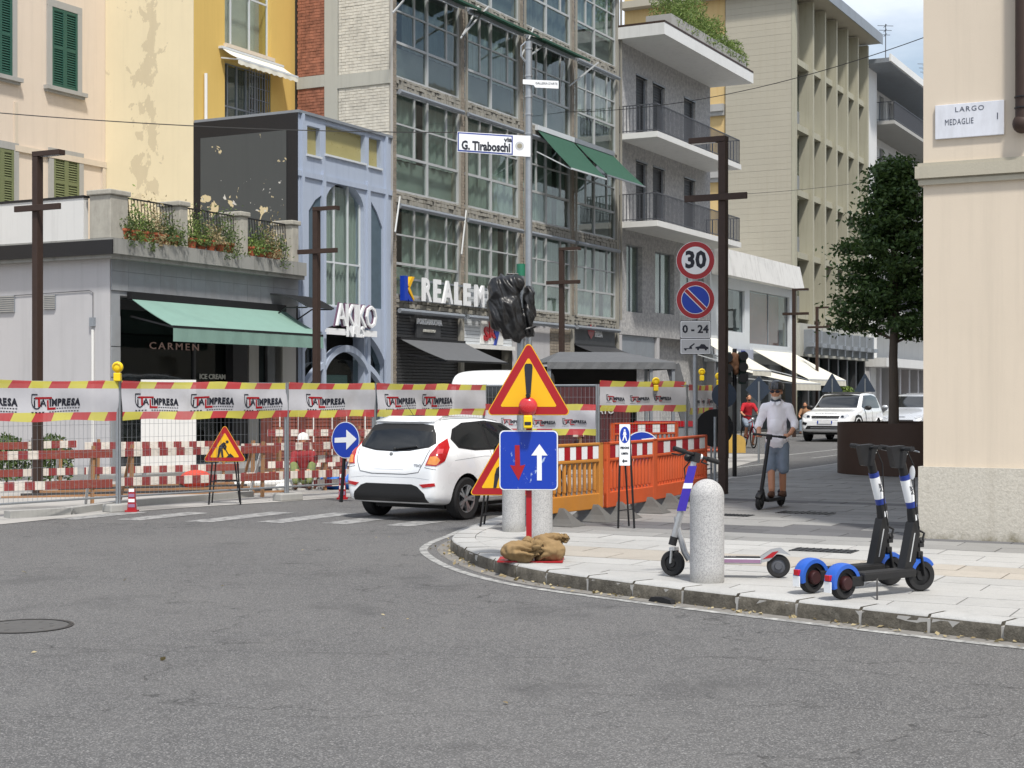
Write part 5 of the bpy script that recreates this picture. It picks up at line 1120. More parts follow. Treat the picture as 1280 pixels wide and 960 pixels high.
# sandbags
def bag(label, x, y, z, sx, sy, sz, rot, sd):
    mb = MB(); r = random.Random(sd); mb.sphere((0, 0, sz*.5), (sx, sy, sz*.52), 20, 14); mb.sphere((sx*.55, 0, sz*.45), (sx*.5, sy*.75, sz*.42)); mb.sphere((-sx*.95, 0, sz*.62), (sx*.22, sy*.32, sz*.25)); mb.sphere((-sx*1.18, .01, sz*.72), (sx*.13, sy*.45, sz*.28))
    o = remesh(mb, 'sandbag', 'sack', .012, 3, disp=lambda c: .022*mnoise.noise(c*10+Vector((sd, 0, 0)))+.034*max(0, min(1, .35-c.x/sx*.9))*math.sin(8*math.atan2(c.y, c.z-sz*.5)+4*mnoise.noise(c*9))+.022*(.3-abs(mnoise.noise(Vector((c.x*15, c.y*9, c.z*12+sd)))))+.006*mnoise.noise(c*40), label=label, cat='sandbag', group='burlap sandbags on the sign base', loc=(x, y, z), rot=rot); return o
bag('left burlap sandbag with a gathered mouth on the sign base', c.x-.15, c.y-.17, KT+.01, .155, .13, .17, R(166), 3)
bag('right full burlap sandbag against the red post', c.x+.12, c.y-.10, KT+.01, .16, .14, .19, R(-12), 9)
bag('flat upper burlap sandbag lying over the right one', c.x+.13, c.y+.05, KT+.13, .14, .10, .10, R(165), 15)
# A-stand triangles
def stand_triangle(label, x, y, z0, w, ztri, yaw, lean=R(8), h_leg=None):
    t = thing('roadworks_triangle', label, 'road sign', (x, y, z0), (0, 0, yaw), 'men at work triangles'); zc1 = ztri + w*.866/3
    a = warn_triangle(t, w, 0, zc1); men_at_work(t, w, -.026, zc1+.0*w, a)
    top = zc1 + w*.866*.45
    for sx in (-1, 1): mb = MB(); mb.bar((sx*w*.28, .012, ztri+.06), (sx*w*.36, -.03, 0), .018); obj('leg', mb, 'black_metal', t)
    for sx in (-1, 1): mb = MB(); mb.bar((sx*w*.14, .02, top), (sx*w*.32, .38, 0), .018); obj('leg', mb, 'black_metal', t)
    mb = MB(); mb.bar((-w*.31, -.04, ztri*.55), (w*.31, -.04, ztri*.55), .018); mb.bar((-w*.26, .2, ztri*.55), (w*.26, .2, ztri*.55), .018); obj('brace', mb, 'black_metal', t); return t
q = G(281, 631); stand_triangle('men at work triangle on a black stand in front of the left fence', q.x, q.y, 0, .66, H+(495-577)*q.y/1920, R(8))
q = G(612, 655); y2 = 17.9; stand_triangle('large faded men at work triangle half hidden behind the blue square sign', (632-640)/1920*y2, y2, .0, .86, H+(495-619)*y2/1920, R(0))
# blue round arrow by the car
q = G(424, 628); y_ = q.y; t = thing('direction_sign', 'round blue sign with a white arrow pointing right, left of the white hatchback', 'road sign', (q.x+.12, q.y, 0), R(-35)); zc1 = H+(495-550)*y_/1920
mb = MB(); mb.bar((-.12, .0, 0), (-.02, 0, zc1+.1), .04); mb.bar((.10, .35, 0), (.0, .02, zc1+.1), .03); obj('stand', mb, 'black_metal', t)
a = plate(t, circ(.285), -.02, .012, 'sign_back', 'disc', z=zc1); plate(t, circ(.283), -.032, .002, 'sign_white', 'white_rim', a, zc1); plate(t, circ(.272), -.034, .002, 'sign_blue', 'blue_field', a, zc1)
mb = MB(); mb.prism([(-.22, zc1-.045), (.02, zc1-.035), (.02, zc1-.15), (.23, zc1+.02), (.02, zc1+.16), (.02, zc1+.045), (-.22, zc1+.03)], -.039, -.0365); obj('arrow', mb, 'sign_white', a)
# traffic sign pole: 30, no parking, plates
y3 = 24.0; x3 = (869-640)/1920*y3; t = thing('traffic_sign_pole', 'grey pole with 30 speed limit, no parking disc, 0 - 24 plate and tow away plate', 'road sign', (x3, y3, KT), R(-3)); zq = lambda v: H+(495-v)*y3/1920-KT
mb = MB(); mb.tube([(0, 0, 0), (0, 0, zq(303))], .038, 14); obj('pole', mb, 'galv', t, smooth=40)
def round_sign(zc, r): a = plate(t, circ(r), -.045, .012, 'sign_back', 'disc', z=zc); plate(t, circ(r*.995), -.057, .002, 'sign_white', 'white_rim', a, zc); return a
r_ = .30; zc1 = zq(326); a = round_sign(zc1, r_); plate(t, circ(r_*.975), -.059, .002, 'sign_red', 'red_ring', a, zc1); plate(t, circ(r_*.72), -.061, .002, 'sign_white', 'white_field', a, zc1)
mb = MB(); put_text(mb, '30', .36, lambda x, y, d: (x, -.064-d, zc1+y), ext=.001, bold=.014, sx=.92); obj('numerals', mb, 'ink', a)
zc1 = zq(375); a = round_sign(zc1, r_); plate(t, circ(r_*.975), -.059, .002, 'sign_red', 'red_ring', a, zc1); plate(t, circ(r_*.74), -.061, .002, 'sign_white', 'thin_rim', a, zc1); plate(t, circ(r_*.71), -.063, .002, 'sign_blue', 'blue_field', a, zc1)
mb = MB(); s2 = r_*.72/1.414; e = .028; mb.prism([(-s2-e*.7, zc1+s2-e*.7), (-s2+e*.7, zc1+s2+e*.7), (s2+e*.7, zc1-s2+e*.7), (s2-e*.7, zc1-s2-e*.7)], -.068, -.0655); obj('red_bar', mb, 'sign_red', a)
mb = MB(); e = .040; mb.prism([(-s2-e*.7, zc1+s2-e*.7), (-s2+e*.7, zc1+s2+e*.7), (s2+e*.7, zc1-s2+e*.7), (s2-e*.7, zc1-s2-e*.7)], -.0665, -.0655); obj('bar_edge', mb, 'sign_white', a)
mat('plate_grey', hx('#b9babb'), .4, 0, .04, 5)
for (zc1, hh) in ((zq(412), .275), (zq(433), .25)):
    a = plate(t, rr_poly(.48, hh, .02), -.045, .012, 'ink', 'plate', z=zc1); plate(t, rr_poly(.465, hh-.015, .015), -.057, .002, 'sign_white', 'plate_face', a, zc1); b_ = plate(t, rr_poly(.44, hh-.04, .01), -.059, .002, 'plate_grey', 'plate_field', a, zc1)
    if hh > .26:
        mb = MB(); put_text(mb, '0 - 24', .17, lambda x, y, d: (x, -.062-d, zc1+y), ext=.001, bold=.006, sx=1.0); obj('numerals', mb, 'ink', a)
    else:
        mb = MB(); mb.prism([(-.18, zc1-.03), (-.10, zc1-.03), (-.09, zc1+.0), (-.02, zc1+.05), (-.01, zc1+.035), (-.06, zc1-.005), (-.05, zc1-.04), (-.18, zc1-.045)], -.063, -.061); mb.prism([(.0, zc1-.01), (.06, zc1+.0), (.09, zc1+.035), (.14, zc1+.03), (.17, zc1-.005), (.2, zc1-.015), (.2, zc1-.045), (.0, zc1-.035)], -.063, -.061)
        mb.prism(circ(.018, 10, -.155, zc1-.05), -.064, -.061); mb.prism(circ(.018, 10, .04, zc1-.045), -.064, -.061); mb.prism(circ(.018, 10, .16, zc1-.048), -.064, -.061); obj('tow_symbol', mb, 'ink', a)
# pedestrian plate
y4 = 17.7; x4 = (781-640)/1920*y4; t = thing('pedestrian_sign', 'narrow white pedestrian diversion sign on a black stand before the orange barriers', 'road sign', (x4, y4, KT), R(-6)); zq = lambda v: H+(495-v)*y4/1920-KT
zc1 = (zq(530)+zq(582))/2; hh = zq(530)-zq(582); a = plate(t, rr_poly(.125, hh, .006), -.02, .01, 'sign_back', 'plate', z=zc1); plate(t, rr_poly(.123, hh-.004, .006), -.03, .002, 'sign_white', 'plate_face', a, zc1)
plate(t, circ(.095, 28, 0, 0, .58), -.032, .002, 'sign_blue', 'blue_oval', a, zc1+.115)
mb = MB(); mb.prism(circ(.011, 10, 0, zc1+.17), -.036, -.0345); mb.prism([(-.012, zc1+.155), (.012, zc1+.155), (.022, zc1+.11), (.010, zc1+.12), (.028, zc1+.045), (.018, zc1+.045), (0, zc1+.095), (-.018, zc1+.045), (-.028, zc1+.045), (-.010, zc1+.12), (-.022, zc1+.11)], -.036, -.0345); obj('walker_symbol', mb, 'sign_white', a)
mb = MB(); put_text(mb, 'PEDONI', .032, lambda x, y, d: (x, -.034-d, zc1-.035+y), ext=.0005, bold=.002, sx=.85); put_text(mb, 'A SINISTRA', .032, lambda x, y, d: (x, -.034-d, zc1-.10+y), ext=.0005, bold=.002, sx=.5); mb.prism([(-.03, zc1-.185), (-.008, zc1-.16), (-.008, zc1-.177), (.03, zc1-.177), (.03, zc1-.193), (-.008, zc1-.193), (-.008, zc1-.21)], -.035, -.0325); obj('print', mb, 'ink', a)
for x0, x1, yb in ((-.05, -.075, -.04), (.05, .11, -.03), (-.02, .04, .28)): mb = MB(); mb.bar((x0, 0, zc1+.2), (x1, yb, 0), .018); obj('leg', mb, 'black_metal', t)
mb = MB(); mb.bar((-.07, -.02, .2), (.1, -.02, .22), .012); obj('brace', mb, 'black_metal', t)
# blue round sign behind the orange barriers
y5 = 21.5; x5 = (802-640)/1920*y5; t = thing('direction_sign', 'top of a round blue sign showing above the orange barriers', 'road sign', (x5, y5, 0), R(6)); zc1 = H+(495-563)*y5/1920
mb = MB(); mb.bar((0, .03, 0), (0, .03, zc1+.1), .04); obj('post', mb, 'black_metal', t); a = plate(t, circ(.27), 0, .012, 'sign_back', 'disc', z=zc1); plate(t, circ(.268), -.012, .002, 'sign_white', 'white_rim', a, zc1); plate(t, circ(.256), -.014, .002, 'sign_blue', 'blue_field', a, zc1)
mb = MB(); mb.prism([(-.14, zc1-.18), (-.18, zc1-.13), (.06, zc1+.10), (-.01, zc1+.16), (.18, zc1+.18), (.17, zc1+.0), (.1, zc1+.06)], -.018, -.0165); obj('arrow', mb, 'sign_white', a)
# street name pole
y6 = 18.0; x6 = (661-640)/1920*y6; t = thing('street_name_pole', 'tall grey pole with the white via G. Tiraboschi street sign and a small arrow sign', 'street sign', (x6, y6, KT)); zq = lambda v: H+(495-v)*y6/1920-KT
mb = MB(); mb.tube([(0, 0, 0), (0, 0, zq(52))], .04, 16); obj('pole', mb, 'galv', t, smooth=40)
for v in (62, 96, 122, 144, 168, 194): mb = MB(); mb.tube([(0, 0, zq(v)), (0, 0, zq(v)+.02)], .047, 16); obj('clamp', mb, 'steel', t, smooth=40)
mb = MB(); mb.tube([(-.02, 0, zq(80)), (-.09, 0, zq(70)), (-.09, 0, zq(58)), (-.03, 0, zq(52))], .012, 6); obj('hook', mb, 'galv', t)
def tilt(x, z, k=.075): return (x, z - (x)*k)
zc1 = zq(184); wS = .80; hS = .225
def sg(u): return (u-661)/1920*y6
a0, a1 = sg(572), sg(663)
pl = [(a0, zq(165.5)), (a1, zq(171)), (a1, zq(197)), (a0, zq(190.5))]
a = plate(t, pl, -.045, .014, 'sign_white', 'name_plate')
e0_ = [(a0+.004, zq(166.3)), (sg(641), zq(170.6)), (sg(641), zq(194.6)), (a0+.004, zq(189.8))]; plate(t, e0_, -.059, .002, 'navy', 'blue_frame', a)
e1_ = [(a0+.018, zq(168.0)), (sg(639.5), zq(172.2)), (sg(639.5), zq(193)), (a0+.018, zq(188.2))]; plate(t, e1_, -.061, .002, 'sign_white', 'plate_face', a)
mb = MB(); put_text(mb, 'G. Tiraboschi', .142, lambda x, y, d: (sg(607.5)+x, -.064-d, zq(184.6)+y-x*.058), ext=.001, bold=.006, sx=.735); put_text(mb, 'via', .075, lambda x, y, d: (sg(635)+x, -.064-d, zq(176)+y), ext=.001, bold=.003, sx=1.1); obj('lettering', mb, 'ink', a)
mb = MB(); mb.prism(circ(.052, 20, sg(649.5), zq(183.5)), -.0605, -.059); obj('crest_ring', mb, 'plate_grey', a); mb = MB(); mb.prism(circ(.03, 16, sg(649.5), zq(183.5)), -.062, -.0606); obj('crest', mb, mat('crest_tan', hx('#8f8a78'), .6), a)
mb = MB(); mb.prism([(sg(653.5), zq(100.5)), (sg(698), zq(102.5)), (sg(698), zq(112)), (sg(669), zq(110.5)), (sg(667), zq(107.5)), (sg(653.5), zq(106.2))], -.06, -.045); b = obj('arrow_plate', mb, 'sign_white', t)
mb = MB(); put_text(mb, 'GALLERIA D\'ARTE', .038, lambda x, y, d: (sg(683)+x, -.062-d, zq(105.8)+y-x*.04), ext=.0005, sx=.85); obj('small_print', mb, 'ink', b)
# bagged traffic light
y7 = 17.7; x7 = (651-640)/1920*y7; t = thing('bagged_traffic_light', 'traffic light wrapped in a crumpled black plastic bag, above the warning triangle', 'traffic light', (x7, y7, KT)); zq = lambda v: H+(495-v)*y7/1920-KT
mb = MB(); mb.tube([(0, 0, 0), (0, 0, zq(340))], .045, 14); obj('pole', mb, 'galv', t, smooth=40); mb = MB(); mb.tube([(0, 0, zq(345)), (0, 0, zq(330))], .05, 16); obj('green_cap', mb, mat('cap_green', hx('#1c6a50'), .5), t, smooth=40)
mb = MB(); sx_ = lambda u: (u-651)/1920*y7
def bb(u, v, ru, rv, d=.12, dy=-.12): mb.sphere((sx_(u), dy, zq(v)), (ru/108, d, rv/108), 18, 12)
bb(630, 368, 19, 23, .15); bb(632, 388, 22, 28, .17); bb(640, 402, 16, 24, .14); bb(648, 415, 7, 12, .08); bb(624, 360, 11, 12, .13); bb(643, 355, 12, 9, .12); bb(660, 395, 8, 22, .12, .0); bb(661, 375, 6, 16, .1, 0); bb(662, 412, 7, 8, .1, 0); bb(620, 385, 9, 26, .12)
def dsp(c): 
    c2 = Vector((c.x*11 + c.z*5, c.y*4, c.z*2.6 - c.x*3)); return .030*(1-2*abs(mnoise.noise(c2)))-.012 + .010*(1-2*abs(mnoise.noise(Vector((c.x*24+c.z*9, c.y*9, c.z*7)))))
bo = remesh(mb, 'plastic_bag', 'plastic_bag', .010, 2, t, dsp)
mb = MB(); mb.lathe([(.17, -.012), (.18, 0), (.17, .012)], 18, (0, 0, 0), closed=True); mb.v = [(x*.8+sx_(655), y*.6-.05, z + zq(413) + x*.25) for x, y, z in mb.v]; obj('binding_cord', mb, 'black_metal', t)
mb = MB(); mb.tube([(sx_(634), -.05, zq(347)), (sx_(634), -.05, zq(343)), (sx_(648), -.03, zq(343))], .012, 6); obj('bracket', mb, 'black_metal', t)
# ---- plastic road barriers with rubber feet
def plastic_barrier(label, a, b, m, z0=.14, z1=.95):
    a, b = Vector(a), Vector(b); ln = (b-a).length; t = thing('plastic_barrier', label, 'barrier', (a.x, a.y, KT), math.atan2(b.y-a.y, b.x-a.x), 'plastic barriers along the pavement')
    h = z1-z0; mb = MB(); mb.box(.0, ln, -.025, .025, z0, z0+.19); mb.box(0, .09, -.03, .03, z0, z1); mb.box(ln-.09, ln, -.03, .03, z0, z1); mb.box(0, ln, -.03, .03, z1-.035, z1); mb.box(0, ln, -.026, .026, z1-.24, z1-.20); obj('frame', mb, m, t, bevel=.01)
    mb = MB(); mb.box(.09, ln-.09, -.016, .016, z1-.2, z1-.035); bd = obj('reflective_board', mb, m, t)
    n = 8
    for i in range(n):
        x0 = .10 + (ln-.2)*i/n; obj('stripe', MB().box(x0, x0+(ln-.2)/n-.001, -.020, -.016, z1-.195, z1-.04), 'sign_white' if i % 2 else 'sign_red', bd)
    k = max(6, int(ln/.12)); 
    for i in range(1, k):
        x = .05 + (ln-.1)*i/k; mb = MB(); mb.cone_limb((x, 0, z0+.24), (x, 0, z1-.26), .024, .019, 8); mb.box(x-.017, x+.017, -.008, .02, z0+.18, z1-.22); obj('bar', mb, m, t, smooth=40)
    for x in (ln*.2, ln*.82):
        mb = MB(); prof = [(-.36, 0), (-.26, .03), (-.16, .08), (-.07, .17), (-.03, .2), (.03, .2), (.07, .17), (.16, .08), (.26, .03), (.36, 0)]
        mb.prism(prof, -.10, .10, 'xz'); mb.v = [(x + px*.45*(1 if 1 else 1) + 0, py + 0, pz) for px, py, pz in mb.v]
        mb.v = [(x + (vx-x)*.45/.45, vy*3.0*(1 - vz*3.6) if True else vy, vz) for vx, vy, vz in mb.v]
        f_ = obj('foot', mb, 'foot_rubber', t, bevel=.006); obj('foot_pin', MB().box(x-.015, x+.015, -.015, .015, .15, z0+.05), 'black_metal', t)
    return t
zt_ = KT
plastic_barrier('weathered amber plastic barrier beside the blue square sign', (.40, 17.9), (1.10, 18.9), 'amber_plastic')
plastic_barrier('middle bright orange plastic barrier behind the pedestrian sign', (1.15, 18.95), (1.88, 20.35), 'orange_plastic')
plastic_barrier('bright orange plastic barrier ending behind the silver scooter handlebar', (1.88, 20.4), (2.86, 22.7), 'orange_plastic')
plastic_barrier('far orange plastic barrier standing in the road works area', (1.9, 29.6), (3.3, 30.6), 'orange_plastic', .1, 1.0)
# ---- site fence panels with printed banners
FP = [(-8.9, 17.4), (-5.6, 21.85), (-3.55, 24.2), (-2.3, 25.6), (-.5, 27.9), (1.52, 27.2), (3.25, 28.6), (3.95, 30.4)]
def logo(mbk, mbr, x, z, s, fn, small=True):    # ITALIMPRESA: shield, T and L in red, black letters, small line below
    def q(pts, mb): mb.add([fn(a, b, .0) for a, b in pts], [tuple(range(len(pts)))])
    def bar(a, b, c, d, mb): q([(x+a*s, z+b*s), (x+c*s, z+b*s), (x+c*s, z+d*s), (x+a*s, z+d*s)], mb)
    n = 14; oc = []; ic = []
    for i in range(n+1):
        a = math.pi + math.pi*i/n; oc.append((.30+.30*math.cos(a), .30+.42*math.sin(a))); ic.append((.30+.25*math.cos(a), .30+.36*math.sin(a)))
    oc += [(.6, .55)]; ic += [(.55, .55)]; 
    for i in range(n): q([(x+s*u_, z+s*v_) for u_, v_ in (oc[i], oc[i+1], ic[i+1], ic[i])], mbk)
    bar(0, .3, .05, .62, mbk); bar(.0, .60, .35, .66, mbk); bar(.14, .0, .22, .34, mbk); bar(.14, .40, .22, .47, mbk)
    bar(.22, .40, 1.22, .50, mbr); bar(.38, .0, .50, .44, mbr)
    put_text(mbk, 'A', .52*s, lambda a, b, d: fn(x+.70*s+a, z+.19*s+b, .0), ext=0, bold=.012*s, sx=.95)
    bar(.92, -.14, 1.02, .34, mbr); bar(.92, -.16, 1.45, -.05, mbr)
    for i, ch in enumerate('IMPRESA'):
        put_text(mbk, ch, .50*s, lambda a, b, d, i=i: fn(x+(1.12+[0, .25, .55, .82, 1.08, 1.34, 1.61][i])*s+a, z+.19*s+b, .0), ext=0, bold=.03*s, sx=.86)
    if small:
        for k in range(15): bar(.0+k*.2 if k < 4 else .35+k*.17, -.29, .12+k*.2 if k < 4 else .46+k*.17, -.245, mbk)
        for k in range(9): bar(1.5+k*.16, -.13, 1.6+k*.16, -.08, mbk)
labs = ['wire fence panel with a striped company banner at the left picture edge', 'wire fence panel with banner behind the left men at work triangle', 'wire fence panel with banner above the seated worker', 'wire fence panel with banner behind the white hatchback', 'wire fence panel whose banner has slipped down, right of the warning triangle', 'wire fence panel with dusty banner behind the orange barriers', 'narrow far fence panel with banner beside the tall lamp post']
FH = [.0, 0, 0, 0, -.36, .06, 0]
for i in range(len(FP)-1):
    a, b = Vector(FP[i]), Vector(FP[i+1]); ln = (b-a).length; t = thing('fence_panel', labs[i], 'fence', (a.x, a.y, 0), math.atan2(b.y-a.y, b.x-a.x), 'site fence panels')
    top = 1.86
    for x in (.02, ln-.02):
        mb = MB(); mb.tube([(x, 0, .0), (x, 0, top)], .024, 10); obj('post', mb, 'galv', t, smooth=40)
    for z in (.22, top-.02): mb = MB(); mb.tube([(.02, 0, z), (ln-.02, 0, z)], .016, 8); obj('rail', mb, 'galv', t, smooth=40)
    mb = MB(); n = int(ln/.075)
    for k in range(1, n): x = ln*k/n; mb.box(x-.0016, x+.0016, -.002, .001, .22, top)
    for k in range(9): z = .30 + k*.19; mb.box(.02, ln-.02, -.001, .003, z-.0018, z+.0018)
    obj('wire_mesh', mb, 'galv', t, kind='stuff', recalc=False)
    mb = MB(); mb.box(-.2, .25, -.11, .11, 0, .12); 
    if i in (1, 2, 5): obj('concrete_foot', mb, 'stone_trim', t, bevel=.02)
    zb0 = 1.31 + FH[i]; hb = .56; ph = i*2.1
    def wav(x, z): return -.045 - .022*math.sin(x*3.1+ph) - .012*math.sin(x*7.7+z*6+ph) - .01*math.sin(z*11+x*2)
    def sag(x, z): return -.02*math.sin(math.pi*(x % 1.75)/1.75)*(z/hb) - .012*math.sin(x*5+ph)*(1-z/hb)
    sp_ = .02; sm_ = .04; nx = int(ln/.07); nz = 8; vs = []; fs = []
    for j in range(nz+1):
        for k in range(nx+1): x = sp_+(ln-.04)*k/nx; z = hb*j/nz; vs.append((x, wav(x, z), z + sag(x, z)))
    for j in range(nz):
        for k in range(nx): fs.append((j*(nx+1)+k, j*(nx+1)+k+1, (j+1)*(nx+1)+k+1, (j+1)*(nx+1)+k))
    mb = MB(); mb.add(vs, fs); bn = obj('banner', mb, 'banner_cloth', t, smooth=60, loc=(0, 0, zb0), recalc=False)
    if i == 5: pass
    mk, mr = MB(), MB(); s = .27 if i < 4 else .155; step = .98 if i < 4 else .58; x = .12 + (i*.13 % .3)
    while x + s*2.9 < ln:
        f0 = lambda px, pz, d: (px, wav(px, pz)-.006, pz + sag(px, pz)); logo(mk, mr, x, .205, s, f0, True); x += step
    obj('black_print', mk, 'ink', bn, recalc=False, kind='stuff'); obj('red_print', mr, 'sign_red', bn, recalc=False, kind='stuff')
# yellow warning lamps
def y_lamp(label, x, y, z, s=1):
    t = thing('yellow_lamp', label, 'warning lamp', (x, y, z), 0, 'yellow warning lamps on the fence', s); mb = MB(); mb.box(-.05, .05, -.09, .01, 0, .12); obj('battery_box', mb, 'lamp_yellow', t, bevel=.012)
    mb = MB(); mb.lathe([(0, -.045), (.05, -.045), (.076, -.025), (.08, 0), (.076, .025), (.05, .045), (0, .045)], 20, (0, -.04, .20), axis='y'); obj('lens', mb, 'lamp_yellow', t, smooth=50)
    mb = MB(); mb.lathe([(.045, -.05), (.060, -.053), (.045, -.056)], 16, (0, -.04, .20), axis='y', closed=True); obj('ring', mb, mat('lamp_gold', hx('#c79f10'), .4), t, smooth=40); return t
y_lamp('yellow warning lamp on top of the left fence post', -5.6, 21.85, 1.86)
y_lamp('yellow warning lamp on the fence left of the 30 sign pole', (819-640)/1920*28.1, 28.0, 1.74, .9); y_lamp('yellow warning lamp just right of the 30 sign pole', (877-640)/1920*30, 30, 1.95, .85); y_lamp('yellow warning lamp touching the tall lamp post edge', (898-640)/1920*30.3, 30.3, 1.86, .9)
# striped posts (small delineators)
def marker(label, q, z0=0, h=.33, m='sign_red'):
    t = thing('marker_cone', label, 'marker', (q.x, q.y, z0), 0, 'small red markers'); mb = MB(); mb.box(-.085, .085, -.07, .07, 0, .03); mb.prism([(-.06, .03), (.06, .03), (.04, h), (-.04, h)], -.03, .03); obj('body', mb, m, t)
    for k in range(4): z = .07+k*h*.22; mb = MB(); mb.box(-.047+k*.003, .047-k*.003, -.034, -.031, z, z+h*.14); obj('stripe', mb, 'pink_strip' if k % 2 == 0 else 'sign_white', t)
    return t
marker('small red striped marker at the foot of the left fence post', G(165, 640)); marker('small red striped marker below the round blue arrow sign', G(428, 624), 0, .42)
# ---- red and white board barriers inside the site
def board_barrier(label, a, b, zt1, zt2, rot=0, tilt_=0, st='wood_stake'):
    a, b = Vector(a), Vector(b); ln = (b-a).length; t = thing('board_barrier', label, 'barrier', (a.x, a.y, 0), math.atan2(b.y-a.y, b.x-a.x), 'red and white board barriers')
    for z in (zt1, zt2): mb = MB(); mb.box(0, ln, -.045, -.02, z-.125, z); o = obj('board', mb, 'barrier_board', t, bevel=.003); o.rotation_euler = (0, R(random.uniform(-.5, .5)), 0)
    for x in (.25, ln-.3): mb = MB(); mb.bar((x, 0, 0), (x+.02, .0, zt1+.05), .055, .04); obj('stake', mb, st, t)
    for x in (.25, ln-.3): mb = MB(); mb.bar((x, .02, zt1-.1), (x+.1, .5, 0), .04, .03); obj('brace', mb, 'white_paint' if x > 1 else st, t)
    return t
random.seed(5)
board_barrier('red and white board barrier nearest the camera at the left edge', (-8.6, 21.0), (-6.0, 23.0), .86, .42)
board_barrier('red and white board barrier right of the left fence post', (-5.95, 23.1), (-3.85, 25.2), .86, .42)
board_barrier('brown worn board barrier behind the men at work triangle', (-4.5, 25.4), (-2.6, 27.3), .86, .38)
board_barrier('far red and white board barrier at the left edge', (-11.0, 24.0), (-7.6, 26.8), .84, .40)
board_barrier('far red and white board barrier behind the white box', (-7.5, 26.9), (-5.1, 28.6), .84, .40)
board_barrier('bright red and white board barrier just left of the round blue sign', (-4.6, 28.8), (-2.7, 29.8), 1.02, .42)
board_barrier('lower red and white board barrier in front of the seated worker', (-3.45, 26.6), (-2.5, 27.4), .62, .2)
board_barrier('red and white board barrier behind the slipped banner', (1.2, 31.0), (3.4, 33.2), .95, .5)
# pallets of red bricks, wrapped stacks
def brick_stack(label, x, y, w, d, h, rot, sd):
    t = thing('brick_stack', label, 'brick stack', (x, y, 0), rot, 'pallets of red bricks'); r = random.Random(sd); mb = MB(); mb.box(-w/2, w/2, -d/2, d/2, .02, .12); obj('pallet', mb, 'wood_stake', t)
    bw, bh = .25, .075; nz = int(h/bh); nx = int(w/bw); cnt = 0
    me = None
    for k in range(nz):
        for i in range(nx):
            x0 = -w/2 + i*bw + (.0); 
            if me is None: m_ = MB(); m_.box(-bw/2+.007, bw/2-.007, 0, .1, 0, bh-.012); o = obj('brick', m_, 'pallet_brick', t); me = o.data
            else: o = bpy.data.objects.new('brick', me); COL.objects.link(o); o.parent = t
            o.location = (x0+bw/2, -d/2+r.uniform(-.008, .008), .12 + k*bh); cnt += 1
    mb = MB(); mb.box(-w/2+.01, w/2-.01, -d/2+.1, d/2, .12, .12+nz*bh-.01); obj('stack_core', mb, 'pallet_brick', t)
    for x_ in (-w*.3, w*.25): mb = MB(); mb.box(x_-.012, x_+.012, -d/2-.012, -d/2-.009, .12, .12+nz*bh); obj('strap', mb, 'white_paint', t)
    return t
brick_stack('left pallet of red bricks behind the fence, nearest the shop', -4.85, 32.6, .75, .8, 1.25, R(28), 1); brick_stack('middle pallet of red bricks behind the seated worker', -4.12, 32.4, .75, .8, 1.15, R(28), 2); brick_stack('right pallet of red bricks behind the round blue sign', -3.42, 32.3, .75, .8, 1.2, R(28), 3)
t = thing('site_cabinet', 'white site board standing behind the boards left of the triangle', 'board', (-6.35, 28.4, 0), R(20)); mb = MB(); mb.box(-.5, .5, -.03, .03, .25, 1.95); obj('panel', mb, 'white_paint', t); mb = MB(); mb.box(-.45, -.4, -.02, .3, 0, .25); mb.box(.4, .45, -.02, .3, 0, .25); obj('feet', mb, 'galv', t)
t = thing('blue_tarpaulin', 'crumpled bright blue tarpaulin over a heap right of the seated worker', 'tarpaulin', (-2.85, 27.2, 0), R(10)); mb = MB(); mb.sphere((0, 0, .16), (.42, .3, .15)); mb.sphere((.42, .1, .30), (.13, .15, .30)); mb.sphere((-.25, 0, .14), (.3, .25, .13))
remesh(mb, 'sheet', 'tarp_blue', .02, 2, t, lambda c: .035*(1-2*abs(mnoise.noise(c*7)))+.01*mnoise.noise(c*18))
t = thing('plank_pile', 'pile of dark boards and poles lying on the ground behind the left fence', 'boards', (-6.2, 25.6, 0), R(20))
for k in range(5): mb = MB(); mb.box(-2.2+k*.3, 2.4-k*.2, -.2+k*.09, -.12+k*.09, .0+.035*k, .035+.035*k); obj('board', mb, 'roller_dark' if k % 2 else 'wood_stake', t)
t = thing('net_roll', 'rolled orange safety net lying behind the boards near the marker', 'safety net', (-5.35, 26.0, .12), R(15)); mb = MB(); mb.sphere((0, 0, .12), (.28, .14, .16), 16, 10); obj('roll', mb, 'orange_net', t, smooth=60)
t = thing('pipe_bundle', 'white plastic pipe lying on the ground left of the seated worker', 'pipe', (-4.3, 27.3, .1), R(14)); mb = MB(); mb.tube([(-.75, 0, 0), (.75, 0, 0)], .06, 12); obj('pipe', mb, 'white_paint', t, smooth=40)
# leafy shrubs at the far left
for k, (u, wd, lab) in enumerate(((8, .34, 'green shrub at the left edge behind the fence'), (62, .42, 'green shrub either side of the left lamp post base'))):
    y = 27.5; x = (u-640)/1920*y; t = thing('shrub', lab, 'shrub', (x, y, 0)); hh = 1.02
    def sp(r): a = r.random()*6.28; q = r.random()**.5; return (wd*q*math.cos(a), .4*q*math.sin(a), .15 + (hh-.15)*r.random()**.8*(1-.25*q))
    obj('foliage', leaves(1100, sp, .10, 31+k, .45, .4), 'leaf_mid', t, recalc=False, kind='stuff'); mb = MB(); mb.tube([(0, 0, 0), (.02, 0, .5)], .02, 6); obj('stem', mb, 'bark', t)
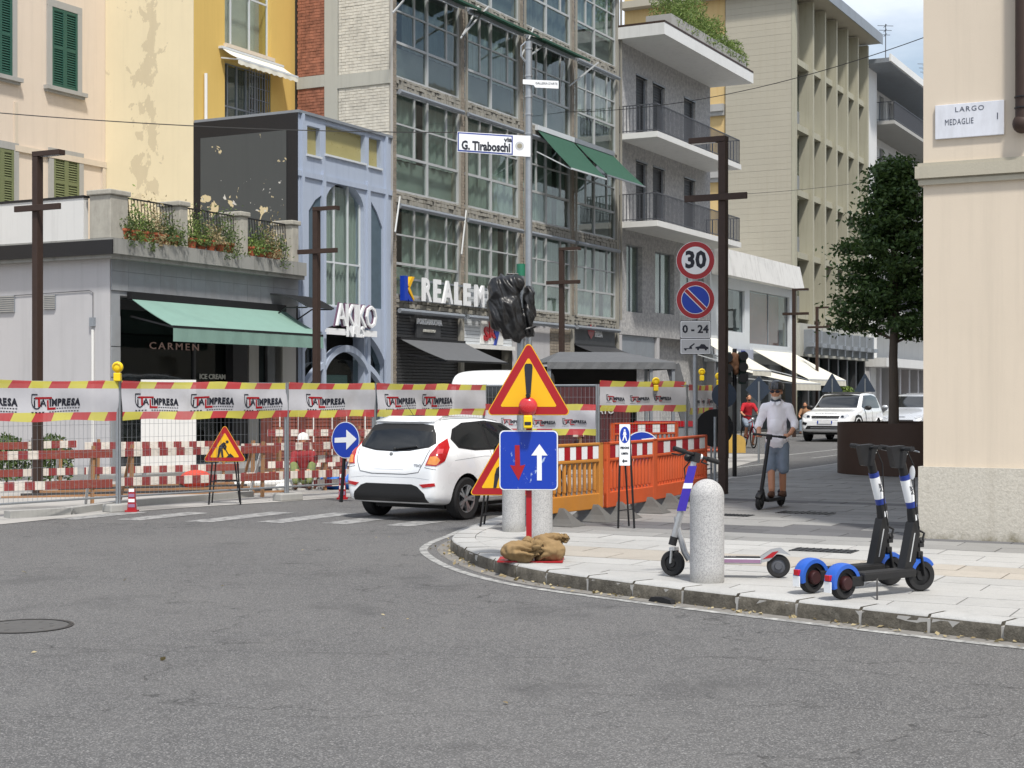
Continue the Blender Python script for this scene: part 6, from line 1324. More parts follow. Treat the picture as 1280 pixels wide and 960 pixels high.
# ---- grey market tent, van roof
t = thing('market_tent', 'grey open sided tent standing in front of the glazed block', 'tent', (2.5, 35.0, 0), R(8)); yT = 35; xL, xR = (672-640)/1920*yT-2.5, (830-640)/1920*yT-2.5; zt2 = H+(495-441)*yT/1920; z3 = H+(495-457)*yT/1920
mb = MB(); W2 = (xR-xL); mb.add([(xL, -1.2, z3+.05), (xR, -1.2, z3+.05), (xR, 1.6, z3+.05), (xL, 1.6, z3+.05), (xL+.5, .2, zt2+.02), (xR-.9, .2, zt2+.02)], [(0, 1, 5, 4), (1, 2, 5), (2, 3, 4, 5), (3, 0, 4)])
for i in range(24): x0, x1 = xL+W2*i/24, xL+W2*(i+1)/24; d = .01*math.sin(i*1.9); d1 = .01*math.sin((i+1)*1.9); mb.quad((x0, -1.22+d, z3-.10), (x1, -1.22+d1, z3-.10), (x1, -1.2, z3+.05), (x0, -1.2, z3+.05))
mb.quad((xR, -1.2, z3-.10), (xR, 1.6, z3-.10), (xR, 1.6, z3+.05), (xR, -1.2, z3+.05)); obj('roof', mb, mat('tent_grey', hx('#5d5f62'), .7, 0, .12, 2, bump=.3, bscale=5, bdist=.05), t, recalc=False)
for x, y in ((xL+.05, -1.15), (xR-.05, -1.15), (xR-.55, -1.15), (xL+.05, 1.5), (xR-.05, 1.5)): mb = MB(); mb.bar((x, y, 0), (x, y, z3+.05), .07); obj('post', mb, 'frame_grey', t)
mb = MB(); mb.box(xL+.3, xR-.3, 1.4, 1.45, 0, z3); obj('back_curtain', mb, 'interior_dark', t); mb = MB(); mb.box(xL+.4, xR-1.6, -.6, .6, .0, 1.05); obj('counter', mb, 'interior_warm', t); mb = MB(); mb.bar((xR-.05, -1.1, z3), (xR+.35, -1.1, .9), .06, .3); obj('side_flap', mb, 'tent_grey', t)
t = thing('market_sign', 'dark slatted panel with faint white lettering between the tent and the fence', 'sign', (1.65, 31.2, 0)); mb = MB()
for i in range(16): mb.box(-.75+i*.09, -.69+i*.09, 0, .02, .6, 1.83)
mb.box(-.76, .76, .02, .04, .5, 1.83); obj('slats', mb, mat('slat_maroon', hx('#4a2226'), .7), t); mb = MB(); put_text(mb, 'MERCATO', .2, lambda x, y, d: (.05+x, -.02-d, 1.35+y), ext=.002, bold=.004, sx=.8); obj('lettering', mb, 'plate_grey', t)
# planter and tree
t = thing('round_planter', 'big round rust brown steel planter holding the street tree', 'planter', (7.95, 30.3, KT)); mb = MB(); rP = 1.5; mb.lathe([(rP-.02, 0), (rP, 0), (rP, 1.0), (rP-.05, 1.0), (rP-.05, .8)], 64); obj('wall', mb, 'planter_steel', t, smooth=40); mb = MB(); mb.lathe([(0, .9), (rP-.05, .88)], 40); obj('soil', mb, 'interior_warm', t)
tx, ty = 7.45, 30.0; t = thing('street_tree', 'dark green dense street tree with a flat bottomed crown in the round planter', 'tree', (tx, ty, 1.0)); rt = random.Random(12)
mb = MB(); mb.tube([(0, 0, -.1), (.01, 0, .6), (.0, .02, 1.4), (.03, 0, 2.4), (.0, 0, 3.6), (0, 0, 5.0)], [.115, .095, .085, .075, .05, .02], 12); obj('trunk', mb, 'bark', t, smooth=50); limbs = []
mb = MB()
for k in range(46):
    a = k*2.4; z = 1.78 + 3.45*(k/46); env = 1.22*max(.10, 1-(max(0, z-2.45)/3.1)**1.3) if z > 2.45 else 1.22*(.80 + .2*(z-1.6)/.85); L2 = env*rt.choice((.62, .8, .92, 1.0, 1.12)); tip = (L2*math.cos(a), L2*math.sin(a), z+L2*rt.uniform(.02, .28)); mid = (tip[0]*.5, tip[1]*.5, z+L2*.12)
    mb.tube([(0, 0, z-.1), mid, tip], [.03, .018, .006], 5); limbs.append((Vector((0, 0, z-.1)), Vector(mid), Vector(tip)))
obj('limbs', mb, 'bark', t, kind='stuff')
def tl(r):
    a, b, c = limbs[r.randrange(len(limbs))]; k = r.random()**.6; q = b.lerp(c, (k-.5)*2) if k > .5 else a.lerp(b, k*2)
    if k < .25: return None
    sp_ = .07 + .13*k; return q + Vector((r.gauss(0, sp_), r.gauss(0, sp_), r.gauss(0, sp_*.45)))
obj('crown', leaves(26000, tl, .115, 41, .5, 1.0), 'leaf_dark', t, recalc=False, kind='stuff')
# shrub and sign backs by the far crossing
y = 75; x = (1055-640)/1920*y; t = thing('shrub', 'bright green bush in front of the finned block shops', 'shrub', (x, y, .1))
def sp(r): a = r.random()*6.28; q = r.random()**.5; return (.95*q*math.cos(a), .6*q*math.sin(a), .2+1.9*r.random()*(1-.4*q*q))
obj('foliage', leaves(2500, sp, .22, 77, .5, .4), 'leaf_light', t, recalc=False, kind='stuff')
for (u, lab) in ((1040, 'back of the left dark triangular sign beyond the car roof'), (1081, 'back of the right dark triangular sign beyond the car roof')):
    y = 66; x = (u-640)/1920*y; t = thing('triangle_sign', lab, 'road sign', (x, y, 0)); zc1 = H+(495-482)*y/1920; plate(t, tri_poly(.95, .04), 0, .03, mat('sign_slate', hx('#2c3848'), .6), 'plate', z=zc1); mb = MB(); mb.tube([(0, -.03, 0), (0, -.03, zc1+.3)], .03, 8); obj('pole', mb, 'galv', t)
# far traffic light seen from behind, with a brown bag, discs
y = 31; x = (917-640)/1920*y; t = thing('traffic_light', 'dark green traffic light heads with a brown rag, right of the tall lamp post', 'traffic light', (x, y, .0)); zq = lambda v: H+(495-v)*y/1920
mb = MB(); mb.tube([(.02, 0, 0), (.02, 0, zq(436))], .045, 10); obj('pole', mb, 'black_metal', t, smooth=40)
for dx, v0, v1, w_ in ((-.14, 440, 482, .16), (.17, 440, 480, .15)): 
    mb = MB(); mb.box(dx-w_/2, dx+w_/2, -.1, .1, zq(v1), zq(v0)); hd = obj('signal_head', mb, mat('signal_green', hx('#12332c'), .5), t, bevel=.02)
    for k in range(3): z = zq(v1)+.12+k*.22; mb = MB(); mb.lathe([(.085, 0), (.095, -.13), (.075, -.13)], 12, (dx, -.1, z), axis='y'); obj('visor', mb, 'black_metal', hd)
mb = MB(); mb.sphere((0, -.12, zq(452)), (.11, .09, .19)); mb.sphere((.03, -.12, zq(462)), (.07, .08, .12)); remesh(mb, 'rag', mat('rag_brown', hx('#6b4a33'), .8), .02, 2, t, lambda c: .02*mnoise.noise(c*14))
for (u, v, r, yy, lab, m) in ((905, 494, .24, 29.5, 'dark round sign back behind the tall lamp post', 'sign_slate'), (948, 487, .33, 38, 'tilted dark square sign back left of the man in the white shirt', 'sign_slate'), (893, 535, .34, 27.5, 'black round sign back low beside the orange barrier blocks', 'black')):
    x = (u-640)/1920*yy; t = thing('sign_back', lab, 'road sign', (x, yy, 0), R(5)); zc1 = H+(495-v)*yy/1920; pl_ = circ(r) if u != 948 else [(-r, 0), (0, -r), (r, 0), (0, r)]
    plate(t, pl_, 0, .025, m, 'plate', z=zc1); mb = MB(); mb.tube([(0, -.04, 0), (0, -.04, zc1+.2)], .028, 8); obj('pole', mb, 'galv', t)
# orange L block and yellow concrete plinth
q = G(918, 566); t = thing('concrete_plinth', 'yellow painted rounded concrete block behind the tall lamp post', 'road block', (q.x, q.y+.2, 0), R(0)); mb = MB(); prof = [(-.32, 0), (.32, 0), (.32, .32)] + [(.32*math.cos(R(a)), .32+.22*math.sin(R(a))) for a in range(15, 180, 15)] + [(-.32, .32)]; mb.prism(prof, -.25, .25); obj('block', mb, mat('block_yellow', hx('#c9a34e'), .8, 0, .12, 6, dirt=.3, bump=.3), t, bevel=.03)
t = thing('barrier_block', 'stack of orange plastic barrier feet beside the yellow block', 'barrier', (q.x-.45, q.y+.9, 0)); mb = MB(); mb.box(-.45, .3, -.2, .2, .0+.12, .28); mb.box(0.02, .3, -.2, .2, .28, 1.1); mb.box(-.1, .4, -.2, .2, .62, .74); mb.box(-.6, .42, -.2, .2, 0, .10); obj('body', mb, 'orange_plastic', t, bevel=.04)
# debris mass in the market / far site: generator
t = thing('site_generator', 'grey site machine with a red stripe behind the far fence panel', 'machine', (3.3, 33.0, 0), R(12)); mb = MB(); mb.box(-.8, .8, -.4, .4, .15, 1.05); obj('housing', mb, 'frame_grey', t, bevel=.06); mb = MB(); mb.box(-.82, .82, -.42, -.4, 1.0, 1.12); obj('red_stripe', mb, 'sign_red', t)
for x in (-.5, .5): mb = MB(); mb.lathe([(0, -.06), (.2, -.06), (.2, .06), (0, .06)], 16, (x, -.42, .2), axis='y'); obj('wheel', mb, 'rubber', t)
# ================================================================ vehicles
def interp(tab, x):
    if x <= tab[0][0]: return tab[0][1]
    for (a, va), (b, vb) in zip(tab, tab[1:]):
        if x <= b: return va + (vb-va)*(x-a)/(b-a)
    return tab[-1][1]
def smooth_i(tab, x):
    return (interp(tab, x-.03)+2*interp(tab, x)+interp(tab, x+.03))/4
class Car:
    def __init__(s, name, label, cat, paint, loc, rot, P, scale=1, group=None):
        s.t = thing(name, label, cat, loc, rot, group, scale); s.P = P; s.paint = paint; L_ = P['L']
        xs = P['xs']; rows = []
        for x in xs:
            T, B_, W, WR, zb = interp(P['T'], x), interp(P['B'], x), interp(P['W'], x), interp(P['WR'], x), interp(P['zb'], x)
            if T > B_ + .12:
                k = (T-B_); r = [(0, zb), (W*.80, zb), (W*.955, zb+.04), (W*.985, zb+.16), (W, zb+(B_-zb)*.55), (W*.992, B_-.10), (W*.965, B_-.01), (W*.93, B_+.035), (W*.93+(WR-W*.93)*.5, B_+k*.5), (WR+.01, T-.085), (WR*.93, T-.03), (WR*.6, T-.006), (0, T)]
            else:
                r = [(0, zb), (W*.80, zb), (W*.955, zb+.04), (W*.985, zb+.16 if T-zb > .4 else zb+(T-zb)*.3), (W, zb+(T-zb)*.5), (W*.992, zb+(T-zb)*.66), (W*.975, zb+(T-zb)*.78), (W*.95, zb+(T-zb)*.87), (W*.90, T-.045), (W*.82, T-.025), (W*.66, T-.012), (W*.4, T-.004), (0, T)]
            rows.append(r)
        n = len(rows[0]); vs = []; fs = []
        for x, r in zip(xs, rows):
            for y, z in r: vs.append((x, y, z))
            for y, z in r[-2:0:-1]: vs.append((x, -y, z))
        m = 2*n-2
        for i in range(len(xs)-1):
            for j in range(m): fs.append((i*m+j, i*m+(j+1) % m, (i+1)*m+(j+1) % m, (i+1)*m+j))
        for base in (0, (len(xs)-1)*m):
            for j in range(n-1):
                a, b = base+j, base+j+1; c, d = base+((m-j-1) % m if j+1 < n-1 or True else 0), base+((m-j) % m)
                q = [a, b, base+(m-(j+1)) % m, base+(m-j) % m]; q = list(dict.fromkeys(q))
                if len(q) > 2: fs.append(tuple(q))
        mb = MB(); mb.add(vs, fs); o = obj('body', mb, [paint, 'black'], s.t, merge=True)
        md = o.modifiers.new('s', 'SUBSURF'); md.levels = md.render_levels = 2
        cut = MB()
        for wx in P['wheels']:
            for sg in (-1, 1): cut.lathe([(P['ra'], -.16), (P['ra'], .30)], 32, (wx, sg*(P['hw']-.06) if sg > 0 else -(P['hw']-.06), P['r']+.01), axis='y', m=1) if sg > 0 else cut.lathe([(P['ra'], -.30), (P['ra'], .16)], 32, (wx, -(P['hw']-.06), P['r']+.01), axis='y', m=1)
        c = obj('cut', cut, [paint, 'black'], s.t); md = o.modifiers.new('b', 'BOOLEAN'); md.object = c; md.operation = 'DIFFERENCE'; md.solver = 'EXACT'
        dg = bpy.context.evaluated_depsgraph_get(); dg.update(); me = bpy.data.meshes.new_from_object(o.evaluated_get(dg)); o.modifiers.clear(); o.data = me; bpy.data.objects.remove(c)
        me.polygons.foreach_set('use_smooth', [True]*len(me.polygons)); me.set_sharp_from_angle(angle=R(38)); s.body = o
        b = bmesh.new(); b.from_mesh(me); s.bvh = BVHTree.FromBMesh(b); b.free()
    def hit(s, view, a, b):
        if view == 'rear': o, d = Vector((-2, a, b)), Vector((1, 0, 0))
        elif view == 'front': o, d = Vector((s.P['L']+2, a, b)), Vector((-1, 0, 0))
        elif view == 'top': o, d = Vector((a, b, 4)), Vector((0, 0, -1))
        elif view in ('rr', 'rl'): k = -1 if view == 'rr' else 1; d = Vector((.7071, -k*.7071, 0)); o = Vector((.8, 0, b)) + Vector((.7071, k*.7071, 0))*a - d*4
        elif view == 'right': o, d = Vector((a, -3, b)), Vector((0, 1, 0))
        else: o, d = Vector((a, 3, b)), Vector((0, -1, 0))
        h, n, i, dist = s.bvh.ray_cast(o, d)
        if h is None: return None
        if n.dot(d) > 0: n = -n
        return h, n, d
    def patch(s, name, view, poly, m, off=.004, step=.05, parent=None, depth=.02, smooth=50):
        b = bmesh.new(); vs = [b.verts.new((x, z, 0)) for x, z in poly]; b.faces.new(vs)
        x0, x1 = min(q[0] for q in poly), max(q[0] for q in poly); z0, z1 = min(q[1] for q in poly), max(q[1] for q in poly)
        for ax, lo, hi in ((0, x0, x1), (1, z0, z1)):
            k = int((hi-lo)/step)
            for i in range(1, k+1):
                c = lo+(hi-lo)*i/(k+1); co = (c, 0, 0) if ax == 0 else (0, c, 0); no = (1, 0, 0) if ax == 0 else (0, 1, 0)
                bmesh.ops.bisect_plane(b, geom=list(b.verts)+list(b.edges)+list(b.faces), plane_co=co, plane_no=no)
        ext = bmesh.ops.extrude_edge_only(b, edges=[e for e in b.edges if e.is_boundary]); nv = {v for v in ext['geom'] if isinstance(v, bmesh.types.BMVert)}
        bad = []
        for v in b.verts:
            h = s.hit(view, v.co.x, v.co.y)
            if h is None: bad.append(v); continue
            p, n, d = h; v.co = p + n*(off if v not in nv else -depth)
        if bad: bmesh.ops.delete(b, geom=bad, context='VERTS')
        bmesh.ops.recalc_face_normals(b, faces=b.faces); me = bpy.data.meshes.new(name); b.to_mesh(me); b.free(); me.materials.append(MATS[m] if isinstance(m, str) else m)
        me.polygons.foreach_set('use_smooth', [True]*len(me.polygons)); me.set_sharp_from_angle(angle=R(smooth)); return obj(name, me, None, parent or s.t)
    def seam(s, name, view, pts, m='black', r=.004, parent=None, off=.0, seg=.04):
        out = []
        for a, b in zip(pts, pts[1:]):
            k = max(1, int(math.hypot(b[0]-a[0], b[1]-a[1])/seg))
            for i in range(k): out.append((a[0]+(b[0]-a[0])*i/k, a[1]+(b[1]-a[1])*i/k))
        out.append(pts[-1]); P_ = [s.hit(view, *q) for q in out]; P_ = [h[0]+h[1]*off for h in P_ if h]
        if len(P_) > 1: mb = MB(); mb.tube(P_, r, 5); return obj(name, mb, m, parent or s.body, smooth=50)
    def wheels(s, rim='alloy', spokes=5):
        P = s.P; r = P['r']; proto = None
        for wx in P['wheels']:
            for sg in (-1, 1):
                loc = (wx, sg*(P['hw']-.10), r)
                if proto is None:
                    e = bpy.data.objects.new('wheel', None); COL.objects.link(e); e.parent = s.t; proto = e
                    mb = MB(); mb.lathe([(r*.66, -.09), (r*.93, -.10), (r, -.075), (r, .075), (r*.93, .10), (r*.66, .09)], 40, axis='y', closed=True); obj('tyre', mb, 'rubber', e, smooth=35)
                    mb = MB(); mb.lathe([(r*.66, -.088), (r*.66, -.05), (r*.64, .07), (r*.66, .085)], 32, axis='y'); mb.lathe([(0, .0), (r*.66, .0), (r*.66, .012)], 32, axis='y')
                    mb2 = MB()
                    for k in range(spokes):
                        a = 2*math.pi*k/spokes
                        for da in (-.16, .16): mb2.bar((math.cos(a+da*.4)*r*.1, -.055, math.sin(a+da*.4)*r*.1), (math.cos(a+da)*r*.64, -.075, math.sin(a+da)*r*.64), r*.11, .03, up=(0, 1, 0))
                    mb2.lathe([(0, -.075), (r*.16, -.07), (r*.17, -.03)], 16, axis='y'); mb2.lathe([(r*.60, -.08), (r*.67, -.09), (r*.67, -.06), (r*.60, -.05)], 32, axis='y', closed=True)
                    obj('rim', mb2, rim, e, smooth=40); obj('brake_disc', MB().lathe([(0, -.01), (r*.5, -.01), (r*.5, .01), (0, .01)], 24, axis='y'), 'rail_grey', e); e.location = loc
                    if sg > 0: e.rotation_euler = (0, 0, math.pi)
                else:
                    e = proto.copy(); COL.objects.link(e); e.parent = s.t; e.location = loc; e.rotation_euler = (0, 0, math.pi if sg > 0 else 0)
                    for ch in proto.children: c = ch.copy(); COL.objects.link(c); c.parent = e
    def mirror(s, x, y, z, m, sc=1):
        for sg in (-1, 1):
            mb = MB(); mb.sphere((x, sg*(y+.09), z), (.07*sc, .12*sc, .075*sc), 14, 10); mb.bar((x, sg*(y-.04), z-.05), (x, sg*(y+.06), z-.02), .05, .03); obj('door_mirror', mb, m, s.t, smooth=60)
# ---- white hatchback seen from behind
P = dict(L=3.97, hw=.86, r=.305, ra=.355, wheels=(.74, 3.23),
  xs=[0, .03, .08, .14, .22, .31, .40, .50, .75, 1.1, 1.5, 1.9, 2.25, 2.55, 2.85, 3.05, 3.4, 3.7, 3.88, 3.97],
  T=[(0, .70), (.03, .86), (.08, .965), (.14, 1.09), (.22, 1.22), (.31, 1.345), (.40, 1.425), (.5, 1.452), (.8, 1.478), (1.3, 1.485), (1.8, 1.47), (2.2, 1.40), (2.55, 1.22), (2.9, 1.02), (3.1, .96), (3.6, .84), (3.88, .70), (3.97, .58)],
  B=[(0, .93), (.4, .97), (1, .955), (2, .90), (3, .86), (3.97, .7)], W=[(0, .70), (.03, .76), (.08, .80), (.2, .835), (.5, .857), (1, .862), (3, .86), (3.6, .80), (3.97, .55)],
  WR=[(0, .60), (.3, .56), (.5, .575), (1.5, .60), (2.2, .58), (2.9, .66), (3.97, .5)], zb=[(0, .33), (.08, .25), (.5, .20), (3.5, .20), (3.97, .28)])
rot = R(57); ax = Vector((-1.26, 20.9, 0)); hd = Vector((math.cos(rot), math.sin(rot), 0))
C1 = Car('white_hatchback', 'white hatchback seen from behind, turning into the street beside the fence', 'car', 'car_white', ax - hd*.74*.93, rot, P, .93); C1.wheels()
rw = C1.patch('rear_window', 'rear', [(-.60, 1.045), (-.30, .995), (0, .985), (.30, .995), (.60, 1.045), (.665, 1.10), (.60, 1.24), (.525, 1.355), (.25, 1.385), (0, 1.39), (-.25, 1.385), (-.525, 1.355), (-.60, 1.24), (-.665, 1.10)], 'black', .004)
C1.patch('rear_glass', 'rear', [(-.59, 1.06), (-.30, 1.01), (0, 1.0), (.30, 1.01), (.59, 1.06), (.62, 1.12), (.56, 1.26), (0, 1.305), (-.56, 1.26), (-.62, 1.12)], mat('glass_smoke', (.016, .018, .02), .05, 0, .4, 1.5), .007, parent=rw)
C1.patch('spoiler', 'rear', [(-.52, 1.375), (.52, 1.375), (.47, 1.44), (-.47, 1.44)], 'car_white', .045, .08, depth=.01)
for sg in (-1, 1):
    f = lambda pts: [(a*sg, b) for a, b in pts]; vc = 'rr' if sg < 0 else 'rl'
    tl_ = C1.patch('tail_light', vc, [(-.10, .80), (.04, .79), (.17, .86), (.27, 1.04), (.25, 1.17), (.10, 1.09), (-.03, .95)], 'tail_red', .010, .02)
    C1.patch('tail_light_lens', vc, [(-.075, .815), (.04, .805), (.10, .87), (.05, .925), (-.03, .915)], 'tail_amber', .014, .02, tl_)
    C1.patch('tail_light_glint', vc, [(.05, .95), (.14, .96), (.17, 1.02), (.08, 1.02)], mat('tail_bright', hx('#d8555a'), .1, 0, .3, 40, coat=1), .014, .02, tl_)
    C1.patch('reflector', 'rear', f([(.54, .53), (.77, .555), (.775, .51), (.60, .485)]), 'tail_red', .008, .04)
C1.patch('rear_valance', 'rear', [(-.66, .28), (.66, .28), (.62, .40), (.50, .50), (.40, .53), (-.40, .53), (-.50, .50), (-.62, .40)], 'dark_plastic', .010, .05)
C1.seam('tailgate_seam', 'rear', [(-.63, 1.02), (-.60, .86), (-.52, .70), (-.30, .67), (.30, .67), (.52, .70), (.60, .86), (.63, 1.02)], r=.005)
C1.seam('bumper_seam', 'rear', [(-.78, .74), (-.62, .77)], r=.004); C1.seam('bumper_seam', 'rear', [(.62, .77), (.78, .74)], r=.004); C1.seam('bumper_crease', 'rear', [(-.7, .60), (-.45, .625), (.45, .625), (.7, .60)], 'frame_grey', .002)
mb = MB(); mb.lathe([(0, -.012), (.03, -.01), (.03, .0)], 16, (C1.hit('rear', 0, .945)[0].x, 0, .945), axis='x'); obj('badge', mb, 'steel', C1.t)
mb = MB(); h = C1.hit('rear', -.05, 1.02)[0]; h2 = C1.hit('rear', -.42, 1.06)[0]; mb.bar(h+Vector((-.03, 0, 0)), h2+Vector((-.025, 0, 0)), .022, .014); mb.sphere(h+Vector((-.02, 0, 0)), .024); obj('rear_wiper', mb, 'dark_plastic', C1.t)
plt = C1.patch('plate_recess', 'rear', [(-.26, .735), (.26, .735), (.24, .86), (-.24, .86)], 'car_white', .004, .08)
mb = MB(); h = C1.hit('rear', -.50, .80)[0]; put_text(mb, 'TDCi', .055, lambda x, y, d: (h.x-.006-d*.1, h.y-x, .79+y), ext=.002, bold=.002); obj('model_letters', mb, 'frame_grey', C1.t)
for sg, vw in ((-1, 'right'), (1, 'left')):
    sw_ = C1.patch('side_window', vw, [(.62, 1.03), (.52, 1.16), (.66, 1.30), (.95, 1.385), (1.55, 1.41), (2.05, 1.36), (2.45, 1.18), (2.72, 1.00), (2.6, .975), (1.6, .985), (1.0, .985)], 'black', .004)
    C1.patch('side_glass', vw, [(.66, 1.05), (.60, 1.15), (.70, 1.28), (.98, 1.355), (1.38, 1.375), (1.38, 1.01), (1.0, 1.01)], 'glass_smoke', .007, parent=sw_); C1.patch('side_glass', vw, [(1.44, 1.01), (1.44, 1.378), (1.75, 1.37), (2.02, 1.325), (2.40, 1.16), (2.60, 1.01)], 'glass_smoke', .007, parent=sw_)
    C1.seam('door_seam', vw, [(1.40, .98), (1.38, .60), (1.42, .32), (2.5, .32), (2.62, .6), (2.62, .95)]); C1.seam('body_crease', vw, [(.45, .86), (1.2, .90), (2.4, .85)], 'frame_grey', .003)
    h = C1.hit(vw, 1.56, .87)[0]; mb = MB(); mb.cone_limb(h+Vector((-.09, sg*.02, 0)), h+Vector((.09, sg*.02, 0)), .018, .014); obj('door_handle', mb, 'car_white', C1.t, smooth=60)
    if sg < 0: C1.patch('sill_trim', vw, [(1.15, .20), (2.8, .20), (2.8, .28), (1.15, .28)], 'dark_plastic', .004, .15)
C1.mirror(2.42, .87, 1.0, 'car_white'); C1.seam('roof_seam', 'top', [(.55, -.50), (1.2, -.53), (2.0, -.52)], r=.006); C1.seam('roof_seam', 'top', [(.55, .50), (1.2, .53), (2.0, .52)], r=.006)
mb = MB(); mb.tube([(.62, 0, 1.47), (.42, 0, 1.66)], .004, 5); obj('aerial', mb, 'black', C1.t)
mb = MB(); mb.box(.5, 3.7, -.62, .62, .16, .24); obj('underbody', mb, 'black', C1.t)
# ---- white off-roader facing the camera
P2 = dict(L=4.6, hw=.95, r=.365, ra=.43, wheels=(.95, 3.69),
  xs=[0, .04, .12, .25, .45, .8, 1.3, 1.9, 2.4, 2.75, 3.05, 3.35, 3.7, 4.1, 4.4, 4.53, 4.58, 4.6],
  T=[(0, .9), (.12, 1.2), (.25, 1.55), (.45, 1.69), (1.3, 1.73), (2.0, 1.73), (2.4, 1.68), (2.75, 1.50), (3.05, 1.28), (3.35, 1.13), (3.7, 1.10), (4.2, 1.05), (4.45, .98), (4.55, .88), (4.6, .72)],
  B=[(0, 1.08), (3, 1.08), (4.6, 1.0)], W=[(0, .86), (.25, .93), (1, .95), (4.0, .95), (4.4, .90), (4.55, .82), (4.6, .76)], WR=[(0, .7), (2, .72), (3, .76), (4.6, .7)], zb=[(0, .40), (.4, .30), (4.2, .30), (4.5, .33), (4.6, .42)])
rot2 = TH + math.pi; hd = Vector((math.cos(rot2), math.sin(rot2), 0)); fc = Vector((11.2, 55.0, 0))
C2 = Car('white_suv', 'white off road car with a dark roof coming down the street', 'car', 'car_white', fc - hd*4.6*1.04, rot2, P2, 1.04); C2.wheels(spokes=5)
C2.patch('windscreen', 'front', [(-.74, 1.17), (.74, 1.17), (.66, 1.60), (.3, 1.64), (-.3, 1.64), (-.66, 1.60)], 'glass_smoke', .008, .08); C2.patch('roof_panel', 'top', [(.4, -.62), (2.35, -.62), (2.4, 0), (2.35, .62), (.4, .62)], 'dark_plastic', .006, .2)
C2.patch('grille', 'front', [(-.50, .90), (.50, .90), (.47, .81), (-.47, .81)], 'dark_plastic', .012, .06); C2.patch('lower_grille', 'front', [(-.62, .56), (.62, .56), (.7, .44), (-.7, .44)], 'dark_plastic', .012, .06)
C2.patch('skid_trim', 'front', [(-.5, .50), (.5, .50), (.5, .475), (-.5, .475)], 'steel', .02, .06); C2.seam('bonnet_seam', 'front', [(-.8, .95), (0, .99), (.8, .95)], r=.006); C2.seam('bumper_seam', 'front', [(-.45, .76), (.45, .76)], r=.008)
for sg in (-1, 1):
    f = lambda pts: [(a*sg, b) for a, b in pts]
    hl = C2.patch('headlight', 'front', f([(.52, .91), (.78, .95), (.82, .88), (.70, .82), (.52, .83)]), 'lens_clear', .012, .04); h = C2.hit('front', sg*.60, .87)[0]; mb = MB(); mb.lathe([(.0, .03), (.05, .035), (.055, .02)], 16, h, axis='x'); obj('lamp_ring', mb, 'sign_slate', hl, smooth=50)
    fl = C2.patch('fog_light', 'front', f([(.62, .66), (.78, .70), (.80, .60), (.66, .58)]), 'dark_plastic', .012, .04)
    vw = 'right' if sg < 0 else 'left'; C2.patch('side_window', vw, [(.5, 1.2), (.55, 1.55), (1.2, 1.62), (2.3, 1.60), (2.9, 1.20), (2.8, 1.15), (.6, 1.15)], 'glass_smoke', .006, .1)
    C2.seam('door_seam', vw, [(2.75, 1.12), (2.7, .5), (1.8, .45), (1.8, 1.12)], r=.006); C2.patch('arch_trim', vw, [(4.25, .35), (4.18, .62), (3.95, .82), (3.69, .86), (3.42, .82), (3.2, .62), (3.12, .35), (3.05, .35), (3.13, .68), (3.38, .90), (3.69, .95), (4.0, .90), (4.24, .68), (4.32, .35)], 'dark_plastic', .01, .1)
h = C2.hit('front', 0, .66)[0]; mb = MB(); mb.box(h.x, h.x+.02, -.26, .26, .63, .74); pl2 = obj('number_plate', mb, 'sign_white', C2.t); 
for a in (-.245, .245): obj('plate_band', MB().box(h.x+.02, h.x+.023, a-.02, a+.02, .635, .735), 'sign_blue', pl2)
for i in range(9): put = MB().box(3.95, 3.97, -.40+i*.1-.02, -.40+i*.1+.02, 1.07, 1.10); 
C2.mirror(2.82, .95, 1.17, 'dark_plastic', 1.1); mb = MB(); mb.box(.3, 4.3, -.8, .8, .25, .34); obj('underbody', mb, 'black', C2.t)
mb = MB(); put_text(mb, 'DISCOVERY', .075, lambda x, y, d: (C2.hit('front', 0, .955)[0].x+.012+d*.1-abs(x)*.06, x*1.35, .955+y), ext=.02, bold=.003, spacing=1.5); obj('bonnet_letters', mb, 'frame_grey', C2.t)
# ---- silver car beyond the planter
P3_ = dict(P2); P3_.update(L=4.3, hw=.88, r=.32, ra=.37, wheels=(.8, 3.45), xs=[0, .04, .12, .25, .45, .8, 1.3, 1.8, 2.2, 2.55, 2.9, 3.2, 3.6, 3.95, 4.15, 4.25, 4.3],
  T=[(0, .8), (.25, 1.4), (.5, 1.54), (1.5, 1.58), (2.2, 1.50), (2.9, 1.15), (3.2, 1.02), (3.8, .90), (4.15, .76), (4.3, .55)], B=[(0, .98), (4.3, .85)], W=[(0, .78), (.25, .85), (1, .88), (3.6, .86), (4.15, .74), (4.3, .58)], WR=[(0, .6), (2, .64), (3, .7), (4.3, .6)], zb=[(0, .35), (.4, .24), (4.0, .22), (4.3, .32)])
fc = Vector((15.3, 60.5, 0)); C3 = Car('silver_car', 'silver white family car parked behind the round planter and tree trunk', 'car', 'car_silver', fc - hd*4.3*1.14, rot2 , P3_, 1.14); C3.wheels()
C3.patch('windscreen', 'front', [(-.66, 1.05), (.66, 1.05), (.56, 1.43), (-.56, 1.43)], 'glass_smoke', .008, .08); C3.patch('grille', 'front', [(-.42, .62), (.42, .62), (.5, .40), (-.5, .40)], 'dark_plastic', .012, .05); C3.patch('badge_bar', 'front', [(-.12, .74), (.12, .74), (.12, .71), (-.12, .71)], 'steel', .012, .05)
